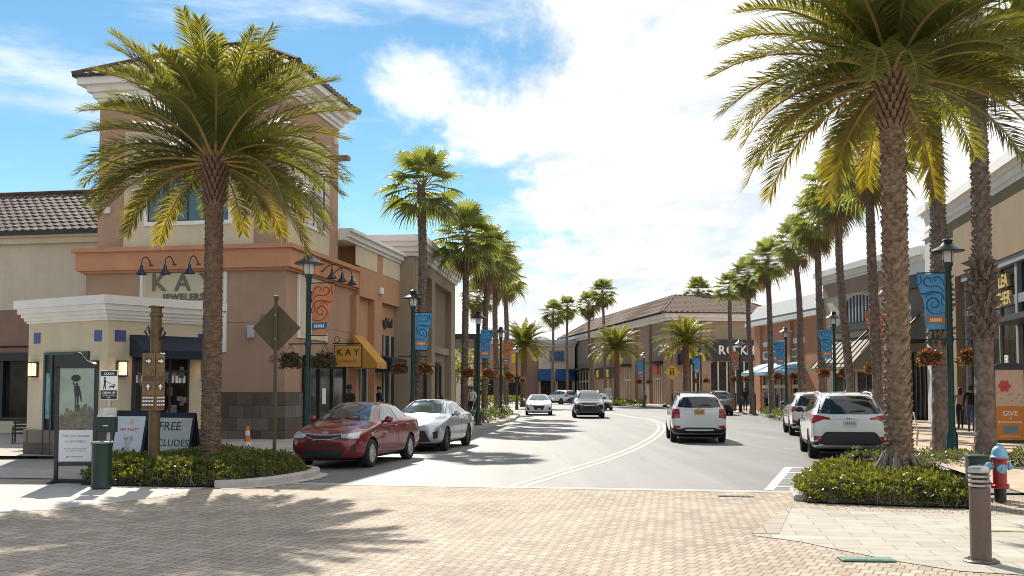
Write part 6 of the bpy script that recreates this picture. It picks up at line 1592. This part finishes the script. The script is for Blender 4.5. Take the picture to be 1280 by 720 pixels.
# wayfinding post
wp = empty('wayfinding_post', (-6.57, 18.35, .02), R(-8), 'golden brown wayfinding post with two arrow panels, rising from the hedge', 'sign post')
MT['post_gold'] = M('post_gold', (.105,.066,.024), rough=.45, var=.3, scale=5, metal=.2)
mb = MB(); mb.lathe([(.11,0),(.105,.2),(.10,2.6),(.10,3.02),(.12,3.03),(.12,3.08),(.10,3.10),(.10,3.18),(.14,3.19),(.14,3.215),(.10,3.23)], 18); mb.build('post', 'post_gold', wp, smooth=35)
MT['way_gold'] = M('way_gold', (.17,.11,.038), rough=.45, var=.25, scale=4); MT['way_brown'] = M('way_brown', (.10,.05,.025), rough=.5, var=.3, scale=6)
for T, w0, w1 in ((Matrix.Identity(4), -.17, .08), (Matrix.Translation((.083, -.15, 0)) @ Matrix.Rotation(R(48), 4, 'Z') @ Matrix.Translation((-.0, .15, 0)), .0, .17)):
    mb = MB(); mb.T = T; mb.bbox(w0, w1, -.17, -.12, 1.30, 2.35, .008); sp_ = mb.build('sign_panel', 'way_gold', wp); cx_ = (w0+w1)/2; hw_ = (w1-w0)/2
    mb = MB(); mb.T = T; mb.box(w0+.02, w1-.02, -.1735, -.1705, 1.33, 1.58); mb.box(w0+.02, w1-.02, -.1735, -.1705, 1.83, 1.93)
    for cz in (2.20, 1.73): 
        n = 20; mb.extr([(cx_+.072*math.cos(2*PI*i/n), cz+.072*math.sin(2*PI*i/n)) for i in range(n)], 'y', -.1735, -.1705)
    mb.tube([(cx_-.06,-.171,2.1),(cx_-.09,-.171,2.0),(cx_-.03,-.171,1.95)], .006, 4); mb.tube([(cx_+.06,-.171,2.1),(cx_+.09,-.171,2.02),(cx_+.03,-.171,1.94)], .006, 4); mb.build('sign_print', 'way_brown', sp_)
    mb = MB(); mb.T = T
    def arrow(cx, cz, a):
        c, s = math.cos(a), math.sin(a); Q = lambda x, z: (cx+c*x-s*z, cz+s*x+c*z)
        mb.extr([Q(-.05,-.014),(Q(.0,-.014)),Q(.0,-.045),Q(.055,0),Q(.0,.045),Q(.0,.014),Q(-.05,.014)], 'y', -.177, -.174)
    arrow(cx_, 2.20, 0); arrow(cx_, 1.73, R(90))
    for z in (1.52, 1.455, 1.39):
        for k in range(4): mb.box(w0+.025+k*(hw_*.45), w0+.025+k*(hw_*.45)+hw_*.32, -.177, -.174, z, z+.03)
    mb.build('arrows', 'letter_white', sp_)
mb = MB(); mb.tube([(-.10,-.02,2.6),(-.20,-.03,2.75),(-.14,-.03,2.85),(-.105,-.02,2.70)], .02, 6); mb.tube([(.10,-.02,2.6),(.20,-.03,2.72),(.15,-.03,2.82),(.105,-.02,2.70)], .02, 6); mb.each('ornament', 'black_iron', wp)
# diamond sign seen from behind
Yd = 21.0; ds = empty('warning_sign', ((345-640)/F*Yd, Yd, .05), R(-6), 'brown diamond sign seen from behind, on a post in the left hedge', 'road sign')
MT['sign_back'] = M('sign_back', (.10,.075,.035), rough=.55, var=.15, scale=4)
mb = MB(); mb.bbox(-.035, .035, -.06, -.01, 0, 3.62, .01); mb.bbox(-.05,.05,-.07,-.0,3.55,3.64,.01); mb.build('post', 'sign_back', ds)
mb = MB(); q = .525; mb.extr([(0,2.95-q),(q,2.95),(0,2.95+q),(-q,2.95)], 'y', .0, .008); mb.build('sign_plate', 'sign_back', ds)
mb = MB(); mb.bbox(-.02,.02,-.075,-.06,3.2,3.24,.004); mb.bbox(-.02,.02,-.075,-.06,2.7,2.74,.004); mb.build('bolt', 'frame_grey', ds)
# far yellow sign
Yy = 80; ys_ = empty('warning_sign', ((840-640)/F*Yy, Yy, .1), R(-8), 'bright yellow diamond sign with a black symbol, beyond the white hatchback', 'road sign')
mb = MB(); mb.tube([(0,.02,0),(0,.02,3.6)], .04, 8); mb.build('post', 'sign_back', ys_)
mb = MB(); q = .62; mb.extr([(0,3.0-q),(q,3.0),(0,3.0+q),(-q,3.0)], 'y', -.04, -.025); sp_ = mb.build('sign_plate', M('sign_yellow', (.70,.42,.02), rough=.5, var=.05), ys_)
mb = MB(); mb.extr([(-.16,2.75),(-.06,2.75),(-.04,3.0),(-.06,3.2),(-.16,3.2)], 'y', -.05, -.042); mb.extr([(.05,2.75),(.14,2.75),(.16,3.0),(.12,3.2),(.04,3.2)], 'y', -.05, -.042); disc(mb, -.1, 3.29, .06, .06, -.05, -.042); disc(mb, .09, 3.29, .06, .06, -.05, -.042); mb.build('sign_symbol', 'letter_dark', sp_)
# cone
cn = empty('traffic_cone', ((310.5-640)/F*22.4, 22.4, .02), .3, 'orange and white traffic cone behind the left hedge', 'traffic cone')
MT['cone_orange'] = M('cone_orange', (.68,.14,.02), rough=.5, var=.1); MT['cone_white'] = M('cone_white', (.68,.68,.66), rough=.4, var=.05)
mb = MB(); mb.bbox(-.17,.17,-.17,.17,0,.035,.012); mb.lathe([(.135,.03),(.12,.10),(.035,.86),(.03,.87),(.02,.87)], 20); c_ = mb.build('cone', 'cone_orange', cn, smooth=35)
mb = MB(); mb.lathe([(.094,.35),(.077,.52)], 20); mb.lathe([(.060,.66),(.050,.76)], 20); mb.build('reflective_band', 'cone_white', c_, smooth=35)
# bench end at the left picture edge
be = empty('bench', ST(26.5,-18.55) , R(20), 'dark metal bench cut off by the left picture edge', 'bench')
mb = MB()
for i in range(6): mb.bbox(-.9,.9,-.28+i*.09,-.21+i*.09,.42,.45,.008)
mb.build('seat', 'black_iron', be)
mb = MB()
for i in range(4): mb.bbox(-.9,.9,.27,.30,.5+i*.1,.57+i*.1,.008)
mb.build('backrest', 'black_iron', be)
for x in (-.85,.85):
    mb = MB(); mb.tube([(x,-.28,0),(x,-.28,.62),(x,.28,.62),(x,.3,.9)], .022, 6); mb.tube([(x,.28,0),(x,.28,.62)], .022, 6); mb.build('leg', 'black_iron', be, smooth=60)
# ------------------------------------------------------------------ right corner
gb = G(1226.5, 703.5); lbol = empty('light_bollard', (gb.x, gb.y, .012), 0, 'bronze round bollard light with louvred silver top, in the right foreground', 'bollard')
MT['bronze'] = M('bronze', (.17,.125,.105), rough=.38, metal=.55, var=.12, scale=6)
mb = MB(); mb.lathe([(.165,0),(.168,.012),(.155,.022),(.10,.024)], 28); mb.build('base_plate', 'bronze', lbol, smooth=35)
mb = MB(); mb.lathe([(.098,.02),(.098,.72),(.094,.725),(.07,.725)], 28); mb.build('shaft', 'bronze', lbol, smooth=35)
MT['louvre_silver'] = M('louvre_silver', (.45,.44,.43), rough=.3, metal=.7, var=.08)
for i in range(3):
    z = .735 + i*.045; mb = MB(); mb.lathe([(.07,z+.012),(.101,z),(.103,z+.022),(.075,z+.034)], 28); mb.build('louvre', 'louvre_silver', lbol, smooth=35)
mb = MB(); mb.lathe([(.07,.72),(.07,.885)], 20); mb.build('lamp_core', 'frame_dark', lbol, smooth=35)
mb = MB(); mb.lathe([(.08,.868),(.102,.872),(.104,.90),(.096,.925),(.06,.935),(.001,.937)], 28); mb.build('cap', 'louvre_silver', lbol, smooth=35)
mb = MB()
for a in (0, 2.09, 4.19): mb.lathe([(.012,.022),(.012,.034)], 6, .13*math.cos(a), .13*math.sin(a))
mb.build('bolt', 'frame_grey', lbol)
# hydrant
hy = empty('fire_hydrant', (7.33, 15.05, .02), R(-12), 'red fire hydrant with pale blue caps, at the end of the right hedge', 'fire hydrant')
MT['hyd_red'] = M('hyd_red', (.36,.018,.022), rough=.38, var=.12, scale=7, coat=.3); MT['hyd_blue'] = M('hyd_blue', (.22,.45,.62), rough=.45, var=.12, scale=9)
mb = MB(); mb.lathe([(.08,0),(.08,.22)], 20); mb.lathe([(.12,.20),(.13,.21),(.13,.245),(.12,.25),(.098,.26),(.098,.60),(.115,.61),(.125,.625),(.125,.655),(.1,.66)], 22); mb.build('barrel', 'hyd_red', hy, smooth=35)
mb = MB(); mb.lathe([(.085,.0),(.085,.2)], 16); mb.build('standpipe', 'black_iron', hy, smooth=40)
mb = MB(); mb.lathe([(.128,.655),(.13,.675),(.115,.69),(.11,.74),(.095,.79),(.06,.825),(.03,.835),(.03,.87),(.02,.875)], 22); mb.build('bonnet', 'hyd_blue', hy, smooth=35)
def nozzle(ax, r, z, L_):
    T = Matrix.Translation((0,0,z)) @ ax; mb = MB(); mb.T = T; mb.lathe([(r*.8,.07),(r*.8,.115),(r,.118),(r*1.05,.13),(r*1.05,L_-.02),(r*.9,L_),(.02,L_),(.02,L_+.03)], 16); mb.build('outlet_cap', 'hyd_blue', hy, smooth=35)
nozzle(Matrix.Rotation(R(90), 4, 'X'), .068, .50, .165); nozzle(Matrix.Rotation(R(-90), 4, 'Y'), .055, .53, .19); nozzle(Matrix.Rotation(R(90), 4, 'Y'), .055, .53, .16)
mb = MB()
for i in range(8): a = i*PI/4; mb.lathe([(.013,.245),(.013,.268)], 6, .115*math.cos(a), .115*math.sin(a))
mb.build('flange_bolt', 'hyd_red', hy)
ub = empty('utility_box', (7.36, 15.85, .02), R(-10), 'squat dark green utility box left of the fire hydrant', 'utility box')
mb = MB(); mb.bbox(-.145,.145,-.14,.14,0,.62,.03); mb.build('body', M('box_green', (.012,.04,.035), rough=.5, var=.15), ub, smooth=40)
mb = MB(); mb.bbox(-.155,.155,-.15,.15,.59,.65,.025); mb.build('lid', M('box_green_lid', (.014,.045,.04), rough=.5, var=.15), ub, smooth=40)
mb = MB(); mb.bbox(-.03,.03,-.155,-.138,.45,.51,.006); mb.build('latch', 'frame_grey', ub)
# orange poster stand
os_ = empty('poster_stand', ((1261-640)/F*24.6, 24.6, .13), R(-7), 'orange GIVE poster stand in a dark arched frame beside a flared palm foot', 'sign stand')
mb = MB()
for x in (-.37, .37): mb.bbox(x-.035, x+.035, -.03, .03, .03, 2.12, .01)
mb.extr([(-.40,2.06)] + [(.40,2.06)] + [(.40*math.cos(PI*i/14), 2.10+.14*math.sin(PI*i/14)) for i in range(15)], 'y', -.03, .03); mb.bbox(-.34,.34,-.025,.025,.26,.33,.008); mb.build('frame', 'frame_dark', os_)
mb = MB()
for x in (-.37,.37): mb.bbox(x-.04,x+.04,-.3,.3,0,.04,.01)
mb.build('foot', 'frame_dark', os_)
mb = MB(); mb.box(-.34,.34,-.012,.012,.33,1.16); po = mb.build('poster', M('poster_orange', (.62,.19,.005), rough=.4, var=.06), os_)
mb = MB(); mb.box(-.34,.34,-.012,.012,1.163,2.06); mb.build('poster_upper', M('poster_peach', (.64,.36,.20), rough=.4, var=.3, scale=3, c2=(.62,.48,.36)), po)
mb = MB()
for i in range(6): a = i*PI/3; disc(mb, -.12+.10*math.cos(a), 1.66+.10*math.sin(a), .055, .055, -.016, -.0125, 10)
disc(mb, -.12, 1.66, .07, .07, -.016, -.0125, 10)
for x, z in ((.15,1.36),(.22,1.45),(-.2,1.35),(.05,1.3),(.25,1.28),(.0,1.45),(-.28,1.5)): disc(mb, x, z, .022, .022, -.016, -.0125, 8)
mb.build('poster_flower', 'letter_red', po)
mb = MB(); mb.text('GIVE', .17, TXT(0, -.0135, .93), ext=.001, bold=.002); mb.text('to', .07, TXT(0,-.0135,.85), ext=.001)
for k in range(8): mb.box(-.28+k*.07, -.235+k*.07, -.016, -.0125, .755, .79)
for k in range(7): mb.box(-.24+k*.07, -.2+k*.07, -.016, -.0125, .42, .435)
mb.build('poster_lettering', 'letter_white', po)
mb = MB(); mb.box(-.18,.18,-.016,-.0125,.50,.68); mb.build('poster_box', M('poster_slate', (.16,.24,.26), rough=.5, var=.2), po)
# patio chair
ch = empty('patio_chair', ((1156-640)/F*28, 28, SW), R(70), 'cream patio chair between the two nearest right palms', 'chair')
MT['resin'] = M('resin', (.52,.47,.38), rough=.5, var=.08)
mb = MB(); mb.bbox(-.24,.24,-.24,.22,.40,.44,.012); mb.build('seat', 'resin', ch)
mb = MB(); mb.T = Matrix.Translation((0,.23,.44)) @ Matrix.Rotation(R(-10),4,'X')
for i in range(6): x = -.2+.08*i; mb.bbox(x-.028,x+.028,-.012,.012,0,.44,.006)
mb.bbox(-.25,.25,-.016,.016,.42,.50,.01); mb.build('backrest', 'resin', ch)
for sx_, sy_ in ((-1,-1),(1,-1),(1,1),(-1,1)):
    mb = MB(); mb.tube([(sx_*.22,sy_*.22,.42),(sx_*.25,sy_*.26,0)], [.022,.018], 8); mb.build('leg', 'resin', ch, smooth=60)
for sx_ in (-1,1): mb = MB(); mb.tube([(sx_*.25,-.22,.42),(sx_*.26,-.24,.63),(sx_*.26,.0,.66),(sx_*.25,.24,.66)], .02, 8); mb.build('armrest', 'resin', ch, smooth=60)
# thin black bollards
bolp = empty('bollard', (0,0,0), 0); mb = MB(); mb.lathe([(.10,0),(.10,.05),(.075,.08),(.065,.85),(.085,.87),(.085,.92),(.06,.95)], 16); mb.build('post', 'black_iron', bolp, smooth=35)
mb = MB(); mb.ball((0,0,.99), .07, 12, 8); mb.build('finial', 'black_iron', bolp, smooth=60)
BL = [(1168,27,'black bollard right of the cream chair, at the second right palm'),(971,60,'black bollard at the foot of the seventh right palm'),(943,68,'black bollard at the foot of the eighth right palm'),(919,77,'black bollard at the foot of the palm crossing the black sign'),
 (840,78,'lone black bollard at the far kerb under the yellow diamond sign'),(478,33,'black bollard on the left sidewalk behind the red car'),(515,38.5,'black bollard on the left sidewalk behind the silver sedan'),(552,42,'black bollard on the left sidewalk just past the silver sedan roof')]
for i, (px, Y_, lab) in enumerate(BL):
    o = bolp if i == 0 else dup(bolp, (0,0,0)); o.location = ((px-640)/F*Y_, Y_, SW); tag(o, lab, 'bollard', 'slim black bollards along the sidewalks')
    o.scale = (1,1,1.25)
# small standing sign by the black car, far right kerb
sgn = empty('sandwich_board', ((760-640)/F*100, 100, .1), R(-6), 'pale board standing on the far kerb just right of the black car', 'sign')
mb = MB(); mb.bbox(-.38,.38,-.03,.03,.15,1.75,.02); mb.build('panel', M('board_grey', (.50,.53,.56), rough=.6, var=.2, scale=3), sgn)
mb = MB(); mb.box(-.40,.40,-.25,.25,0,.06); mb.box(-.42,-.38,-.04,.04,.06,1.8); mb.box(.38,.42,-.04,.04,.06,1.8); mb.build('frame', 'frame_dark', sgn)
# ------------------------------------------------------------------ people: one skinned figure each
def person(label, pos, heading, top, legs, shoes='cloth_black', skin='skin', hair='hair_dark', h=1.72, stride=.16, arms=(0.15, -.12), elbow=.25, lean=0., longhair=False, bag=False, cap=None, sleeves='short'):
    k = h/1.75; o = empty('person', pos, heading, label, 'person')
    V = []; E = []; Rr = []; zone = []
    def v(p, r, z, par=None):
        V.append(Vector(p)*k); Rr.append(r*k); zone.append(z)
        if par is not None: E.append((par, len(V)-1))
        return len(V)-1
    Ln = lambda p: (p[0], p[1] + lean*max(0, p[2]-.95), p[2])
    pel = v((0,0,.96), .135, 'legs'); wa = v(Ln((0,.005,1.10)), .125, 'top', pel); chs = v(Ln((0,.0,1.29)), .150, 'top', wa); nb = v(Ln((0,-.01,1.44)), .085, 'top', chs)
    nk = v(Ln((0,.0,1.505)), .052, 'skin', nb); hd = v(Ln((0,.015,1.60)), .082, 'skin', nk); hc = v(Ln((0,.005,1.68)), .078, 'hair', hd)
    foot = []
    for i, sg in enumerate((-1, 1)):
        st = stride*sg
        hp = v((sg*.095,0,.90), .105, 'legs', pel); kn = v((sg*.10,st*.55+.03,.50), .068, 'legs', hp); an = v((sg*.10,st,.10), .045, 'legs', kn); he = v((sg*.10,st-.02,.045), .042, 'shoe', an); v((sg*.115,st+.17,.035), .034, 'shoe', he)
        sh = v(Ln((sg*.185,0,1.40)), .066, 'top', nb); el = v(Ln((sg*.235,arms[i]*.5-.02,1.13)), .046, 'top' if sleeves else 'skin', sh)
        wr = v(Ln((sg*.235,arms[i]+elbow*.6,.91+elbow*.25)), .031, 'skin' if sleeves != 'long' else 'top', el)
        pm = v(Ln((sg*.232,arms[i]+elbow*.75,.845+elbow*.25)), .034, 'skin', wr)
        for j, (dx, L_) in enumerate(((-.024,.065),(-.008,.078),(.008,.074),(.022,.058))):
            f1_ = v(Ln((sg*.232+dx*.4, arms[i]+elbow*.8+dx, .80+elbow*.25)), .0105, 'skin', pm); v(Ln((sg*.222+dx*.3, arms[i]+elbow*.86+dx, .80-L_+elbow*.26)), .0085, 'skin', f1_)
        t1 = v(Ln((sg*.222, arms[i]+elbow*.8+.04, .825+elbow*.25)), .012, 'skin', pm); v(Ln((sg*.215, arms[i]+elbow*.86+.055, .775+elbow*.25)), .0095, 'skin', t1)
    me = bpy.data.meshes.new('p'); me.from_pydata(V, E, []); b = bpy.data.objects.new('p', me); col.objects.link(b)
    m = b.modifiers.new('s', 'SKIN'); m.use_smooth_shade = True
    sv = me.skin_vertices[0].data
    for i, r in enumerate(Rr): sv[i].radius = (r, r*(.74 if zone[i] == 'top' and i in (wa, chs) else .85 if i == pel else 1))
    for x in sv: x.use_root = False
    sv[0].use_root = True
    s_ = b.modifiers.new('u', 'SUBSURF'); s_.levels = 1; s_.render_levels = 1
    me2 = evaluated(b); bpy.data.objects.remove(b)
    mats = {'skin': skin, 'top': top, 'legs': legs, 'shoe': shoes, 'hair': hair}; keys = list(mats)
    me2.materials.clear()
    for q in keys: me2.materials.append(MT[mats[q]])
    segs = [(V[a], V[b_], zone[b_] if zone[b_] != 'skin' or zone[a] != 'top' else 'skin', zone[a]) for a, b_ in E]
    for p in me2.polygons:
        best = None; c = p.center
        for a, b_, z, z0 in segs:
            d = b_-a; t = max(0, min(1, (c-a).dot(d)/max(1e-9, d.length_squared))); q = (a+d*t-c).length
            if best is None or q < best[0]: best = (q, z if t > .45 else z0)
        z = best[1]
        if sleeves == 'short' and z == 'top' and abs(c.x) > .205*k and c.z < 1.2*k: z = 'skin'
        if z == 'skin' and c.z > 1.55*k and (c.y < (.0 + lean*.6)*k): z = 'hair'
        p.material_index = keys.index(z); p.use_smooth = True
    me2.name = 'body'; b = bpy.data.objects.new('body', me2); col.objects.link(b); b.parent = o
    c = Vector(Ln((0,.005,1.655)))*k; mb = MB(); mb.T = Matrix.Translation(c)
    mb.ball((0,-.012,.012), .098*k, 14, 9, (.88,1.0,.86)); 
    if longhair: mb.ball((0,-.055,-.12), .085*k, 12, 8, (1,.55,1.6))
    hp_ = mb.build('hair', hair, b, smooth=70)
    f = Vector(Ln((0,.015,1.60)))*k; mb = MB(); mb.T = Matrix.Translation(f)
    mb.add([(-.014,.072,-.03),(.014,.072,-.03),(0,.102,-.028),(0,.078,.018)], [(0,1,2),(0,2,3),(1,3,2),(0,3,1)])
    for sg in (-1,1): mb.ball((sg*.082,-.005,-.005), .024, 8, 6, (.4,.8,1.2))
    mb.build('face_features', skin, b, smooth=60)
    mb = MB(); mb.T = Matrix.Translation(f)
    for sg in (-1,1): mb.ball((sg*.03,.074,.012), .010, 6, 5)
    mb.box(-.022,.022,.066,.081,-.056,-.048); mb.build('eyes_and_mouth', 'hair_dark', b)
    if cap: mb = MB(); mb.T = Matrix.Translation(c); mb.ball((0,0,.02), .108*k, 14, 8, (.9,1,.8)); mb.build('cap', cap, b, smooth=70)
    if bag:
        bo = empty('shopping_bag', Vector(pos) + Matrix.Rotation(heading,3,'Z') @ (Vector((.235,arms[1]+elbow*.75,.50))*k), heading, 'pale bag held by the ' + bag, 'bag')
        mb = MB(); mb.bbox(-.05,.05,-.14,.14,-.12,.20,.02); mb.build('body', 'cloth_white', bo); mb = MB(); mb.tube([(0,-.08,.19),(0,-.03,.31),(0,.03,.31),(0,.08,.19)], .008, 5); mb.build('handle', 'cloth_white', bo)
    return o
def at(px, Y_, z=SW): return ((px-640)/F*Y_, Y_, z)
person('person in a black shirt walking behind the red car, beside the gold awning', at(437, 31), R(150), 'cloth_black', 'cloth_black', skin='skin_dark', cap='cloth_black', h=1.74)
person('person in black jacket and blue jeans walking away between the right palms', at(1212.5, 37.5), R(-14), 'cloth_black', 'cloth_denim', h=1.74, stride=.12, sleeves='long')
person('person in a pink top walking just left of the black-jacketed walker', at(1199, 40.5), R(-14), 'cloth_pink', 'cloth_navy', h=1.66, longhair=True)
person('person in a white shirt behind the orange poster stand at the right edge', at(1279, 36), R(60), 'cloth_white', 'cloth_denim', h=1.68)
person('blond person in a grey shirt leaning forward by the orange building', at(958, 66), R(60), 'cloth_grey', 'cloth_black', hair='hair_blond', h=1.72, lean=.28, bag='blond person in grey')
person('person in dark clothes standing by the palm crossing the black sign', at(931, 72), R(170), 'cloth_black', 'cloth_navy', h=1.7)
person('person in a white shirt on the left sidewalk beyond the silver sedan', at(590, 50), R(160), 'cloth_white', 'cloth_navy', h=1.74)
person('person in black beside the white-shirted walker on the left sidewalk', at(586, 52), R(175), 'cloth_black', 'cloth_black', h=1.78)
person('person in dark blue standing at the navy awning on the left sidewalk', at(474, 39), R(120), 'cloth_navy', 'cloth_denim', h=1.72)
person('person in an orange-brown top by the shop doors of the brown building', at(806, 103), R(180), 'cloth_khaki', 'cloth_navy', h=1.72)
